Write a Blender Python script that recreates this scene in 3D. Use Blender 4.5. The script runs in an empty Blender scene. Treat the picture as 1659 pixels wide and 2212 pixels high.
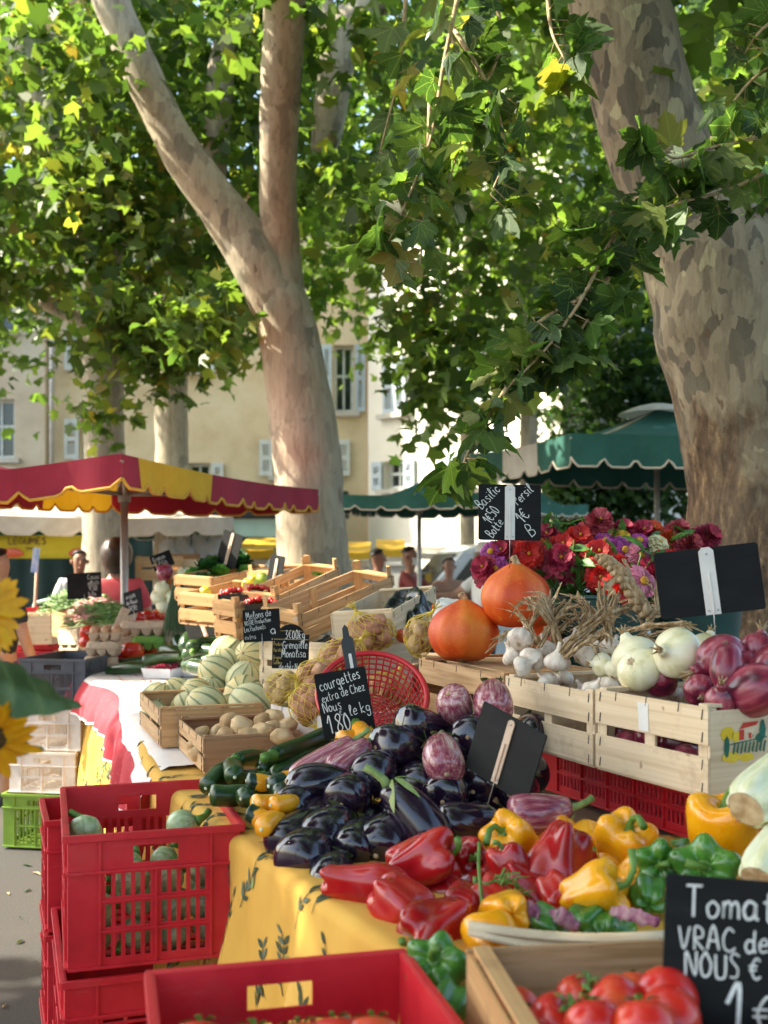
import bpy, math, random
import numpy as np
from mathutils import Vector, Matrix, Quaternion
R = math.radians
sc = bpy.context.scene
C = sc.collection
# ---------------------------------------------------------------- camera
EYE, F, HV, UC = 1.6, 2400.0, 1210.0, 829.5     # eye height, focal length / horizon / centre in a 1659 x 2212 frame
cd = bpy.data.cameras.new('camera'); cam = bpy.data.objects.new('camera', cd); C.objects.link(cam)
cam.location = (0, 0, EYE); cam.rotation_euler = (R(90), 0, 0)
cd.sensor_fit = 'VERTICAL'; cd.sensor_height = 36; cd.lens = 36*F/2212; cd.shift_y = (HV-1106)/2212
cd.clip_start = .05; cd.clip_end = 400
cd.dof.use_dof = True; cd.dof.focus_distance = 3.3; cd.dof.aperture_fstop = 3.6
sc.camera = cam
# ---------------------------------------------------------------- sky and sun
SUN_DIR = Vector((-.86, .10, .86)).normalized()       # towards the sun
el = math.asin(SUN_DIR.z); az = math.atan2(SUN_DIR.x, SUN_DIR.y)
w = bpy.data.worlds.new('World'); sc.world = w; w.use_nodes = True
nt = w.node_tree; bg = nt.nodes['Background']
sky = nt.nodes.new('ShaderNodeTexSky'); sky.sky_type = 'NISHITA'; sky.sun_disc = False
sky.sun_elevation = el; sky.sun_rotation = az; sky.dust_density = 2.5; sky.air_density = 1.0
nt.links.new(sky.outputs[0], bg.inputs[0]); bg.inputs[1].default_value = .15
sl = bpy.data.lights.new('sun', 'SUN'); sl.energy = 5; sl.angle = R(.6); sl.color = (1, .93, .82)
sun = bpy.data.objects.new('sun', sl); C.objects.link(sun); sun.rotation_mode = 'QUATERNION'
sun.rotation_quaternion = SUN_DIR.to_track_quat('Z', 'Y'); sun.location = (-8, -6, 14)
sc.view_settings.view_transform = 'Standard'; sc.view_settings.look = 'None'
sc.view_settings.exposure = 1.9; sc.view_settings.gamma = 1
sc.view_settings.use_white_balance = True; sc.view_settings.white_balance_temperature = 6900; sc.view_settings.white_balance_tint = 3
sc.cycles.use_denoising = True; sc.cycles.max_bounces = 8; sc.cycles.transparent_max_bounces = 4
sc.cycles.sample_clamp_indirect = 6
rnd = random.Random(7); nrg = np.random.default_rng(11)

def P(u, v, d): return Vector(((u-UC)/F*d, d, EYE-(v-HV)/F*d))          # a point of the place seen at (u, v), d metres away
def Q(u, v, z):                                                        # the same, for a point at height z
    return P(u, v, (EYE-z)*F/(v-HV))
UP = Vector((0, 0, 1))

# ---------------------------------------------------------------- mesh helpers
class MB:
    def __init__(s): s.v = []; s.f = []; s.m = []; s.s = []
    def add(s, vs, fs, m=0, sm=True):
        b = len(s.v); s.v.extend([tuple(p) for p in vs])
        for f in fs: s.f.append(tuple(i+b for i in f)); s.m.append(m); s.s.append(sm)
    def box(s, c, size, rot=None, m=0):
        hx, hy, hz = size[0]/2, size[1]/2, size[2]/2; c = Vector(c)
        vs = [Vector((x, y, z)) for x in (-hx, hx) for y in (-hy, hy) for z in (-hz, hz)]
        if rot is not None: vs = [rot @ p for p in vs]
        s.add([p+c for p in vs], [(0,1,3,2),(4,6,7,5),(0,4,5,1),(2,3,7,6),(0,2,6,4),(1,5,7,3)], m, False)
    def tube(s, path, rad, n=8, m=0, cap=True, flat=1.0):
        path = [Vector(p) for p in path]
        if not hasattr(rad, '__len__'): rad = [rad]*len(path)
        t0 = (path[1]-path[0]).normalized(); a = t0.orthogonal().normalized(); vs = []
        for i, p in enumerate(path):
            t = (path[min(i+1, len(path)-1)]-path[max(i-1, 0)]).normalized()
            a = (a-t*a.dot(t)); a = a.normalized() if a.length > 1e-6 else t.orthogonal().normalized(); b = t.cross(a)
            for k in range(n):
                q = 2*math.pi*k/n; vs.append(p+(a*math.cos(q)+b*math.sin(q)*flat)*rad[i])
        fs = [(i*n+k, i*n+(k+1) % n, (i+1)*n+(k+1) % n, (i+1)*n+k) for i in range(len(path)-1) for k in range(n)]
        if cap: fs += [tuple(range(n))[::-1], tuple((len(path)-1)*n+k for k in range(n))]
        s.add(vs, fs, m, True)
    def surf(s, fn, nu, nv, m=0, wrap=True, sm=True, flip=False):          # fn(i/nu, j/nv) -> point
        vs = [fn(i/nu, j/nv) for j in range(nv+1) for i in range(nu if wrap else nu+1)]
        w_ = nu if wrap else nu+1; fs = []
        for j in range(nv):
            for i in range(nu):
                q = (j*w_+i, j*w_+(i+1) % w_, (j+1)*w_+(i+1) % w_, (j+1)*w_+i); fs.append(q[::-1] if flip else q)
        s.add(vs, fs, m, sm)
    def ribbon(s, pts, w_, nrm, m=0):
        pts = [Vector(p) for p in pts]; nrm = Vector(nrm); vs = []
        for i, p in enumerate(pts):
            t = (pts[min(i+1, len(pts)-1)]-pts[max(i-1, 0)]); t = t.normalized() if t.length > 1e-9 else Vector((1, 0, 0))
            b = nrm.cross(t).normalized()*w_/2; vs += [p-b, p+b]
        s.add(vs, [(2*i, 2*i+1, 2*i+3, 2*i+2) for i in range(len(pts)-1)], m, False)
    def panel(s, xs, zs, solid, th, fn=None, m=0):
        """wall with openings: grid cuts xs, zs; solid(i, j); from y=0 to y=th; fn maps (x, y, z)"""
        fn = fn or (lambda x, y, z: (x, y, z)); idx = {}; vs = []; fs = []
        def V(i, k, j):
            if (i, k, j) not in idx: idx[(i, k, j)] = len(vs); vs.append(fn(xs[i], th*k, zs[j]))
            return idx[(i, k, j)]
        nx, nz = len(xs)-1, len(zs)-1; ok = lambda i, j: 0 <= i < nx and 0 <= j < nz and solid(i, j)
        for i in range(nx):
            for j in range(nz):
                if not ok(i, j): continue
                fs.append((V(i,0,j), V(i+1,0,j), V(i+1,0,j+1), V(i,0,j+1))); fs.append((V(i,1,j), V(i,1,j+1), V(i+1,1,j+1), V(i+1,1,j)))
                if not ok(i-1, j): fs.append((V(i,0,j), V(i,0,j+1), V(i,1,j+1), V(i,1,j)))
                if not ok(i+1, j): fs.append((V(i+1,0,j), V(i+1,1,j), V(i+1,1,j+1), V(i+1,0,j+1)))
                if not ok(i, j-1): fs.append((V(i,0,j), V(i,1,j), V(i+1,1,j), V(i+1,0,j)))
                if not ok(i, j+1): fs.append((V(i,0,j+1), V(i+1,0,j+1), V(i+1,1,j+1), V(i,1,j+1)))
        s.add(vs, fs, m, False)
    def build(s, name, mats, parent=None, bevel=0, sub=0, loc=None, solid=0):
        me = bpy.data.meshes.new(name); me.from_pydata(s.v, [], s.f); me.update()
        for x in (mats if isinstance(mats, (list, tuple)) else [mats]): me.materials.append(x)
        me.polygons.foreach_set('material_index', s.m); me.polygons.foreach_set('use_smooth', s.s)
        o = bpy.data.objects.new(name, me); C.objects.link(o)
        if parent: o.parent = parent
        if loc is not None: o.location = loc
        if solid:
            b = o.modifiers.new('solid', 'SOLIDIFY'); b.thickness = solid; b.offset = 0
        if bevel:
            b = o.modifiers.new('bevel', 'BEVEL'); b.width = bevel; b.segments = 2; b.limit_method = 'ANGLE'; b.angle_limit = R(40)
        if sub:
            b = o.modifiers.new('sub', 'SUBSURF'); b.levels = sub; b.render_levels = sub
        return o

def tag(o, label=None, cat=None, group=None, kind=None):
    if label: o['label'] = label
    if cat: o['category'] = cat
    if group: o['group'] = group
    if kind: o['kind'] = kind
    return o
def thing(name, label, cat, loc=(0, 0, 0), rz=0, group=None, quat=None, scale=1):
    o = bpy.data.objects.new(name, None); C.objects.link(o); o.empty_display_size = .05; o.location = loc
    if quat is not None: o.rotation_mode = 'QUATERNION'; o.rotation_quaternion = quat
    else: o.rotation_euler = (0, 0, rz)
    o.scale = (scale,)*3 if not hasattr(scale, '__len__') else scale
    return tag(o, label, cat, group)
used = set(); KIDS = {}
def spawn(proto, label, loc, quat=None, scale=1, group=None, rz=None):
    """the first call places the prototype itself, later ones place a copy with copies of its parts"""
    if proto.name not in used:
        used.add(proto.name); r = proto; KIDS[proto.name] = [(c, list(c.children)) for c in proto.children]
    else:
        r = proto.copy(); C.objects.link(r)
        for ch, gs in KIDS[proto.name]:
            c = ch.copy(); C.objects.link(c); c.parent = r
            for g in gs:
                d = g.copy(); C.objects.link(d); d.parent = c
    r.location = loc
    if quat is not None: r.rotation_mode = 'QUATERNION'; r.rotation_quaternion = quat
    elif rz is not None: r.rotation_mode = 'XYZ'; r.rotation_euler = (0, 0, rz)
    r.scale = (scale,)*3 if not hasattr(scale, '__len__') else scale
    r['label'] = label
    if group: r['group'] = group
    return r
def aim(ax, roll=0):                      # ax = (right, up, towards the camera): where the stem end points
    v = Vector((ax[0], -ax[2], ax[1])).normalized()
    return v.to_track_quat('Z', 'Y') @ Quaternion((0, 0, 1), roll)

# ---------------------------------------------------------------- materials
def new_mat(name):
    m = bpy.data.materials.new(name); m.use_nodes = True; nt = m.node_tree
    return m, nt, nt.nodes['Principled BSDF']
def coords(nt, scale, stretch, rand=True, coord='Object'):
    N, L = nt.nodes, nt.links
    tc = N.new('ShaderNodeTexCoord'); mp = N.new('ShaderNodeMapping'); L.new(tc.outputs[coord], mp.inputs[0])
    mp.inputs['Scale'].default_value = [scale*k for k in stretch]
    if not rand: return mp.outputs[0]
    oi = N.new('ShaderNodeObjectInfo'); ml = N.new('ShaderNodeMath'); ml.operation = 'MULTIPLY'; ml.inputs[1].default_value = 53
    L.new(oi.outputs['Random'], ml.inputs[0]); ad = N.new('ShaderNodeVectorMath'); ad.operation = 'ADD'
    L.new(mp.outputs[0], ad.inputs[0]); L.new(ml.outputs[0], ad.inputs[1])
    return ad.outputs[0]
def ramp(nt, fac, stops):
    r = nt.nodes.new('ShaderNodeValToRGB'); nt.links.new(fac, r.inputs[0]); e = r.color_ramp.elements
    while len(e) < len(stops): e.new(.5)
    for k, (p, c) in enumerate(stops): e[k].position = p; e[k].color = (*c, 1) if len(c) == 3 else c
    return r.outputs[0]
def noise_tex(nt, vec, detail=4, rough=.6, dist=0, scale=1):
    n = nt.nodes.new('ShaderNodeTexNoise'); n.inputs['Scale'].default_value = scale; n.inputs['Detail'].default_value = detail
    n.inputs['Roughness'].default_value = rough; n.inputs['Distortion'].default_value = dist
    nt.links.new(vec, n.inputs['Vector']); return n.outputs['Fac']
def mixc(nt, fac, a, b, blend='MIX'):
    m = nt.nodes.new('ShaderNodeMix'); m.data_type = 'RGBA'; m.blend_type = blend
    for s, x in ((0, fac), (6, a), (7, b)):
        if hasattr(x, 'default_value'): nt.links.new(x, m.inputs[s])
        else: m.inputs[s].default_value = x if s == 0 else (*x, 1)
    return m.outputs[2]
def math_(nt, op, a, b=0.0):
    m = nt.nodes.new('ShaderNodeMath'); m.operation = op
    for k, x in enumerate((a, b)):
        if hasattr(x, 'default_value'): nt.links.new(x, m.inputs[k])
        else: m.inputs[k].default_value = x
    return m.outputs[0]
def pm(name, cols, scale=12, stretch=(1, 1, 1), rough=.5, bump=0, coat=0, sss=0, spec=.5, lo=.35, hi=.65, metal=0, specks=None, rvar=.0, detail=4, translucent=0, dist=0, bdist=.002, stain=None):
    """procedural paint: a colour ramp over noise, optional specks, bump, coat"""
    m, nt, b = new_mat(name); vec = coords(nt, scale, stretch); f = noise_tex(nt, vec, detail, dist=dist)
    n = len(cols); col = ramp(nt, f, [(lo+(hi-lo)*k/max(1, n-1), c) for k, c in enumerate(cols)])
    if stain:
        k1_ = ramp(nt, noise_tex(nt, coords(nt, 7, (1, 1, 1)), 5, .7), [(.54, (0, 0, 0)), (.70, (.5,)*3)]); k2_ = ramp(nt, noise_tex(nt, coords(nt, 26, (1, 1, 1)), 2), [(.70, (0, 0, 0)), (.74, (.75,)*3)]); col = mixc(nt, math_(nt, 'MAXIMUM', k1_, k2_), col, stain)
    if specks:
        sc_, size, c = specks; v = nt.nodes.new('ShaderNodeTexVoronoi'); nt.links.new(coords(nt, sc_, (1, 1, 1)), v.inputs['Vector']); v.inputs['Scale'].default_value = 1
        k = ramp(nt, v.outputs['Distance'], [(size*.6, (1, 1, 1)), (size, (0, 0, 0))])
        g = noise_tex(nt, coords(nt, sc_*.35, (1, 1, 1)), 2); k = math_(nt, 'MULTIPLY', k, math_(nt, 'GREATER_THAN', g, .48))
        col = mixc(nt, k, col, c)
    nt.links.new(col, b.inputs['Base Color']); b.inputs['Roughness'].default_value = rough
    if rvar:
        rr = ramp(nt, noise_tex(nt, coords(nt, scale*.6, (1, 1, 1)), 3), [(.3, (max(0, rough-rvar),)*3), (.7, (min(1, rough+rvar),)*3)]); nt.links.new(rr, b.inputs['Roughness'])
    b.inputs['Metallic'].default_value = metal; b.inputs['Specular IOR Level'].default_value = spec
    b.inputs['Coat Weight'].default_value = coat; b.inputs['Coat Roughness'].default_value = .04
    if sss: b.inputs['Subsurface Weight'].default_value = sss; b.inputs['Subsurface Radius'].default_value = (.02, .01, .006); b.inputs['Subsurface Scale'].default_value = .5
    if bump:
        bp = nt.nodes.new('ShaderNodeBump'); bp.inputs['Strength'].default_value = bump; bp.inputs['Distance'].default_value = bdist
        nt.links.new(noise_tex(nt, coords(nt, scale*1.7, stretch), 6), bp.inputs['Height']); nt.links.new(bp.outputs[0], b.inputs['Normal'])
    if translucent:
        tr = nt.nodes.new('ShaderNodeBsdfTranslucent'); nt.links.new(col, tr.inputs[0]); mx = nt.nodes.new('ShaderNodeMixShader'); mx.inputs[0].default_value = translucent
        nt.links.new(b.outputs[0], mx.inputs[1]); nt.links.new(tr.outputs[0], mx.inputs[2]); nt.links.new(mx.outputs[0], nt.nodes['Material Output'].inputs[0])
    return m
def angle_of(nt, vec):
    sp = nt.nodes.new('ShaderNodeSeparateXYZ'); nt.links.new(vec, sp.inputs[0])
    return math_(nt, 'ARCTAN2', sp.outputs[1], sp.outputs[0]), sp.outputs[2]

M = {}
STAIN = True
for _s, _v in (('', (.22, 15, 15)), ('_y', (15, .22, 15)), ('_z', (15, 15, .22))):
    M['wood_pale'+_s] = pm('pale_wood'+_s, [(.56,.40,.24), (.70,.54,.36), (.76,.61,.43)], 5, _v, .7, .08, lo=.25, hi=.75, dist=.4, stain=(.30,.19,.10))
    M['wood_tan'+_s] = pm('tan_wood'+_s, [(.40,.19,.07), (.56,.31,.13), (.62,.38,.18)], 5, _v, .65, .08, lo=.25, hi=.75, dist=.5, stain=(.16,.08,.04))
    M['wood_brown'+_s] = pm('brown_wood'+_s, [(.22,.10,.045), (.36,.18,.085), (.43,.24,.12)], 5, _v, .65, .1, lo=.25, hi=.75, dist=.6, stain=(.08,.04,.02))
M['wood_tan'] = pm('tan_wood', [(.36,.20,.085), (.50,.30,.15), (.56,.36,.19)], 4, (1, 18, 18), .65, .12)
M['wood_brown'] = pm('brown_wood', [(.22,.10,.045), (.34,.17,.08), (.42,.23,.11)], 4, (1, 20, 20), .65, .15)
M['staple'] = pm('staple_wire', [(.05,.045,.04), (.10,.09,.085)], 40, rough=.5, metal=.3)
def f_redp(nt):
    a = noise_tex(nt, coords(nt, 7, (1, 1, 1)), 5, .6); s = noise_tex(nt, coords(nt, 60, (1, .12, 1)), 4, .7); d = noise_tex(nt, coords(nt, 3.5, (1, 1, 1)), 5, .7)
    col = ramp(nt, a, [(.3, (.42,.006,.016)), (.5, (.56,.012,.024)), (.7, (.62,.025,.034))]); col = mixc(nt, ramp(nt, s, [(.62, (0, 0, 0)), (.76, (.35,)*3)]), col, (.62,.17,.16))
    return mixc(nt, ramp(nt, d, [(.56, (0, 0, 0)), (.78, (.35,)*3)]), col, (.34,.10,.08)), s

M['grey_plastic'] = pm('grey_plastic', [(.055,.06,.075), (.085,.09,.11)], 9, rough=.5)
M['white_plastic'] = pm('white_plastic', [(.55,.48,.44), (.68,.62,.58), (.72,.67,.63)], 7, rough=.5)
M['green_plastic'] = pm('green_plastic', [(.12,.22,.02), (.18,.30,.03)], 9, rough=.5)
M['basket_red'] = pm('red_basket_plastic', [(.50,.01,.02), (.62,.02,.035)], 9, rough=.3)
M['eggplant'] = pm('aubergine_skin', [(.008,.004,.012), (.014,.006,.018), (.022,.008,.022)], 6, rough=.14, coat=.45, spec=.6, rvar=.06)
M['calyx'] = pm('green_calyx', [(.12,.19,.045), (.22,.30,.09), (.30,.34,.13)], 30, rough=.6, bump=.2)
M['stem_green'] = pm('green_stem', [(.07,.16,.02), (.13,.26,.04)], 30, rough=.5, bump=.2)
M['stem_dry'] = pm('dry_stem', [(.28,.17,.08), (.48,.33,.18), (.58,.44,.27)], 20, (3, 3, 1), .8, .4)
M['husk'] = pm('dry_husk', [(.24,.14,.065), (.44,.29,.15), (.62,.47,.30)], 24, (4, 4, 1), .8, .5, translucent=.15)
M['garlic'] = pm('garlic_skin', [(.52,.38,.33), (.72,.62,.52), (.80,.72,.63)], 16, (3, 3, .6), .5, .15, sss=.1)
M['white_onion'] = pm('white_onion_skin', [(.62,.55,.30), (.78,.72,.48), (.83,.78,.60)], 9, (2.5, 2.5, .4), .34, .12, sss=.08)
M['red_onion'] = pm('red_onion_skin', [(.08,.008,.025), (.24,.022,.05), (.40,.10,.13)], 12, (3.5, 3.5, .25), .28, .1, coat=.2)
M['red_pepper'] = pm('red_pepper_skin', [(.24,.003,.007), (.42,.007,.011), (.52,.022,.016)], 8, rough=.22, coat=.35, rvar=.08, stain=(.14,.010,.006))
M['yellow_pepper'] = pm('yellow_pepper_skin', [(.80,.27,.004), (.86,.36,.008), (.88,.42,.015)], 8, rough=.22, coat=.35, rvar=.08, sss=.05, stain=(.74,.17,.004))
M['green_pepper'] = pm('green_pepper_skin', [(.02,.09,.012), (.05,.17,.022), (.09,.25,.03)], 10, rough=.24, coat=.3, rvar=.08, stain=(.012,.05,.008))
M['tomato'] = pm('tomato_skin', [(.46,.012,.012), (.58,.022,.016), (.64,.06,.02)], 8, rough=.26, coat=.2, rvar=.08, stain=(.66,.16,.03), specks=(160, .10, (.7,.16,.09)))
M['tomato_orange'] = pm('orange_tomato_skin', [(.58,.05,.014), (.68,.10,.02)], 8, rough=.2, coat=.3)
M['zucchini'] = pm('courgette_skin', [(.007,.024,.005), (.018,.050,.010), (.036,.085,.018)], 14, (3, 3, .4), .3, 0, specks=(120, .10, (.10,.18,.05)), coat=.1)
M['potato'] = pm('potato_skin', [(.40,.24,.11), (.56,.37,.19), (.62,.44,.25)], 14, rough=.75, bump=.3, specks=(90, .13, (.30,.17,.08)))
M['potato_red'] = pm('pink_potato_skin', [(.34,.14,.08), (.46,.21,.12), (.54,.30,.17)], 12, rough=.75, bump=.3, specks=(90, .12, (.26,.11,.06)))
M['net'] = pm('yellow_net', [(.66,.46,.04), (.80,.60,.10)], 40, rough=.5)
M['pumpkin'] = pm('pumpkin_skin', [(.54,.040,.006), (.66,.075,.008), (.72,.15,.016)], 5, (1.6, 1.6, .5), .5, .2, stain=(.74,.26,.03), specks=(80, .15, (.80,.30,.08)), coat=.0)
M['celery_white'] = pm('celery_flesh', [(.62,.62,.36), (.78,.78,.58)], 14, (4, 4, 1), .45, .2)
M['cut_core'] = pm('browned_cut', [(.40,.24,.11), (.60,.44,.26)], 30, rough=.8, bump=.5)
M['leaf_green'] = pm('salad_leaf', [(.03,.12,.012), (.07,.22,.025), (.13,.32,.05)], 18, rough=.45, bump=.3, translucent=.25)
M['leaf_dark'] = pm('dark_leaf', [(.012,.06,.012), (.03,.11,.02)], 18, rough=.45, bump=.3, translucent=.2)
M['leaf_plant'] = pm('flower_leaf', [(.03,.10,.015), (.07,.18,.03), (.11,.24,.04)], 30, rough=.45, translucent=.25)
M['bean'] = pm('bean_skin', [(.07,.16,.03), (.14,.26,.06), (.22,.32,.10)], 20, rough=.5)
M['bean_pink'] = pm('pink_bean_skin', [(.34,.08,.09), (.52,.28,.22), (.40,.10,.12)], 90, rough=.5)
M['chive'] = pm('chive_blade', [(.02,.06,.02), (.05,.12,.04)], 30, rough=.5)
M['carton'] = pm('egg_carton_pulp', [(.46,.32,.22), (.58,.43,.31)], 40, rough=.9, bump=.3)
M['carton_green'] = pm('green_carton_pulp', [(.14,.30,.05), (.19,.37,.07)], 40, rough=.9, bump=.3)
M['egg'] = pm('egg_shell', [(.50,.25,.13), (.58,.32,.18)], 20, rough=.5)
M['raspberry'] = pm('raspberry_drupes', [(.34,.006,.03), (.46,.012,.05)], 60, rough=.35, bump=.5)
M['cherry'] = pm('small_red_fruit', [(.46,.008,.012), (.58,.02,.016)], 20, rough=.2, coat=.3)
M['punnet'] = pm('clear_tray_plastic', [(.62,.62,.64), (.74,.74,.76)], 20, rough=.25, spec=.7)
M['black_plastic'] = pm('black_plastic', [(.008,.008,.009), (.014,.014,.015)], 20, rough=.22, spec=.6, bump=.0)
M['slate'] = pm('black_board', [(.006,.0065,.007), (.010,.0105,.011), (.028,.029,.029)], 9, (1, 1, 3), .7, .04, lo=.42, hi=.9, spec=.22)
M['chalk'] = pm('white_chalk', [(.62,.61,.58), (.78,.77,.74)], 160, rough=.9)
M['gold'] = pm('gold_print', [(.45,.30,.06), (.55,.38,.09)], 30, rough=.5)
M['clip_white'] = pm('white_clip_plastic', [(.62,.57,.53), (.72,.67,.62)], 14, rough=.4)
M['clip_wood'] = pm('pale_clip', [(.48,.33,.24), (.60,.44,.33)], 14, (4, 4, 1), .6)
M['clip_black'] = pm('black_clip', [(.014,.014,.014), (.022,.022,.022)], 14, rough=.4)
M['steel'] = pm('steel', [(.42,.41,.40), (.55,.54,.52)], 20, rough=.35, metal=.8)
M['pole'] = pm('grey_metal_pole', [(.34,.31,.28), (.44,.41,.37)], 9, rough=.45, metal=.4)
M['red_cloth'] = pm('crimson_canvas', [(.30,.012,.035), (.38,.020,.045)], 5, rough=.8, bump=.1, translucent=.02)
M['yellow_canvas'] = pm('yellow_canvas', [(.66,.36,.015), (.76,.44,.03)], 5, rough=.8, bump=.1, translucent=.08)
M['green_canvas'] = pm('green_canvas', [(.012,.085,.062), (.020,.11,.082)], 5, rough=.75, bump=.1, translucent=.025)
M['white_canvas'] = pm('white_canvas', [(.60,.52,.44), (.72,.64,.56)], 5, rough=.8, bump=.1, translucent=.2)
M['gold_trim'] = pm('golden_trim', [(.62,.30,.03), (.72,.38,.05)], 20, rough=.7)
M['cream_trim'] = pm('cream_trim', [(.60,.50,.38), (.70,.60,.48)], 20, rough=.7)
M['bucket'] = pm('dark_green_bucket', [(.008,.045,.040), (.014,.06,.052)], 12, rough=.35)
M['paper'] = pm('white_paper', [(.66,.64,.60), (.78,.76,.73)], 12, rough=.8, bump=.2)
M['skin'] = pm('skin', [(.40,.20,.13), (.50,.27,.18)], 12, rough=.5, sss=.08)
M['skin_tan'] = pm('tanned_skin', [(.28,.12,.07), (.36,.17,.10)], 12, rough=.5, sss=.08)
M['hair'] = pm('brown_hair', [(.020,.008,.005), (.05,.022,.012)], 40, (6, 6, .6), .45, .4)
M['hair_black'] = pm('black_hair', [(.006,.005,.004), (.016,.012,.010)], 40, (6, 6, .6), .45, .4)
M['pink_top'] = pm('pink_blouse', [(.52,.055,.075), (.64,.09,.11)], 8, rough=.8, bump=.3)
M['brick_top'] = pm('brick_red_shirt', [(.26,.05,.045), (.34,.075,.065)], 8, rough=.85)
M['dark_top'] = pm('black_jacket', [(.010,.011,.014), (.02,.021,.026)], 8, rough=.8)
M['purple_top'] = pm('purple_cloth', [(.09,.035,.20), (.13,.055,.27)], 8, rough=.85)
M['white_top'] = pm('white_shirt', [(.66,.64,.60), (.76,.74,.70)], 8, rough=.85)
M['jeans'] = pm('dark_trousers', [(.03,.035,.05), (.05,.055,.075)], 10, rough=.85)
M['van'] = pm('white_van_paint', [(.66,.68,.68), (.72,.74,.74)], 3, rough=.25, coat=.4)
M['glass_dark'] = pm('dark_glass', [(.012,.018,.020), (.022,.03,.032)], 3, rough=.06, spec=.8)
M['rubber'] = pm('rubber', [(.012,.012,.012), (.02,.02,.02)], 12, rough=.8)
M['turquoise'] = pm('pale_turquoise_paint', [(.36,.52,.47), (.44,.60,.55)], 3, rough=.7)
M['black_paint'] = pm('black_paint', [(.010,.012,.013), (.018,.020,.021)], 6, rough=.5)
M['shutter_white'] = pm('white_shutter_paint', [(.56,.58,.56), (.66,.68,.66)], 5, rough=.6)
M['shutter_blue'] = pm('grey_blue_shutter_paint', [(.40,.47,.53), (.50,.57,.62)], 5, rough=.6)
M['wall_ochre'] = pm('ochre_render', [(.60,.45,.27), (.70,.55,.35), (.74,.61,.42)], 1.1, rough=.9, bump=.15)
M['wall_beige'] = pm('beige_render', [(.46,.37,.27), (.56,.46,.34), (.60,.52,.40)], 1.0, rough=.9, bump=.15)
M['wall_white'] = pm('white_render', [(.74,.68,.58), (.82,.77,.69)], 1.0, rough=.9, bump=.1)
M['wall_orange'] = pm('orange_render', [(.55,.27,.13), (.64,.35,.18)], 1.0, rough=.9, bump=.1)
M['stone'] = pm('stone_trim', [(.44,.41,.36), (.56,.52,.46)], 4, rough=.85, bump=.2)
M['tile'] = pm('roof_tile', [(.34,.15,.08), (.46,.23,.13)], 6, rough=.85, bump=.4)
M['table_wood'] = pm('table_board', [(.16,.10,.06), (.24,.16,.10)], 5, (1, 8, 8), .7, .2)

def special(name, fn, rough=.3, coat=0, bump=None, sss=0):
    m, nt, b = new_mat(name); col, h = fn(nt); nt.links.new(col, b.inputs['Base Color']); b.inputs['Roughness'].default_value = rough; b.inputs['Coat Weight'].default_value = coat; b.inputs['Coat Roughness'].default_value = .1
    if bump and h is not None:
        bp = nt.nodes.new('ShaderNodeBump'); bp.inputs['Strength'].default_value = bump; bp.inputs['Distance'].default_value = .003
        nt.links.new(h, bp.inputs['Height']); nt.links.new(bp.outputs[0], b.inputs['Normal'])
    if sss: b.inputs['Subsurface Weight'].default_value = sss; b.inputs['Subsurface Radius'].default_value = (.02, .01, .005)
    return m
M['red_plastic'] = special('red_plastic', f_redp, .45, 0, .12)
def f_striped(nt):
    a = noise_tex(nt, coords(nt, 110, (1, 1, .07)), 5, .75); b = noise_tex(nt, coords(nt, 16, (1, 1, .3)), 2)
    f = math_(nt, 'ADD', math_(nt, 'MULTIPLY', a, .75), math_(nt, 'MULTIPLY', b, .3))
    return ramp(nt, f, [(.40, (.15,.02,.05)), (.50, (.28,.06,.095)), (.57, (.42,.18,.19)), (.66, (.66,.48,.42)), (.78, (.76,.66,.58))]), a
M['striped'] = special('striped_aubergine_skin', f_striped, .22, .5)
def f_melon(nt):
    tc = coords(nt, 1, (1, 1, 1), False); ang, z = angle_of(nt, tc)
    n = noise_tex(nt, coords(nt, 40, (1, 1, .6)), 3); a = math_(nt, 'ADD', math_(nt, 'MULTIPLY', ang, 10), math_(nt, 'MULTIPLY', math_(nt, 'SUBTRACT', n, .5), 1.6))
    s = math_(nt, 'COSINE', a); fine = noise_tex(nt, coords(nt, 150, (1, 1, 1)), 5, .7)
    base = ramp(nt, noise_tex(nt, coords(nt, 7, (1, 1, 1)), 3), [(.30, (.46,.45,.24)), (.48, (.60,.54,.28)), (.62, (.66,.50,.20)), (.74, (.64,.38,.10))])
    base = mixc(nt, ramp(nt, fine, [(.42, (0, 0, 0)), (.66, (.5,)*3)]), base, (.72,.66,.46))
    return mixc(nt, ramp(nt, s, [(.66, (0, 0, 0)), (.90, (.8,)*3)]), base, (.10,.15,.055)), fine
M['melon'] = special('melon_rind', f_melon, .6, 0, .25)
def f_round(nt):
    ang, z = angle_of(nt, coords(nt, 1, (1, 1, 1), False)); n = noise_tex(nt, coords(nt, 60, (1, 1, .5)), 4)
    s = math_(nt, 'COSINE', math_(nt, 'ADD', math_(nt, 'MULTIPLY', ang, 8), math_(nt, 'MULTIPLY', n, 2)))
    base = ramp(nt, n, [(.35, (.24,.32,.12)), (.55, (.40,.48,.24)), (.68, (.54,.58,.36))])
    base = mixc(nt, ramp(nt, noise_tex(nt, coords(nt, 130, (1, 1, 1)), 4, .7), [(.5, (0, 0, 0)), (.7, (.6,)*3)]), base, (.56,.62,.46)); return mixc(nt, ramp(nt, s, [(.5, (0, 0, 0)), (1, (.42,)*3)]), base, (.09,.17,.06)), n
M['round_courgette'] = special('round_courgette_skin', f_round, .35, .1)
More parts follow.
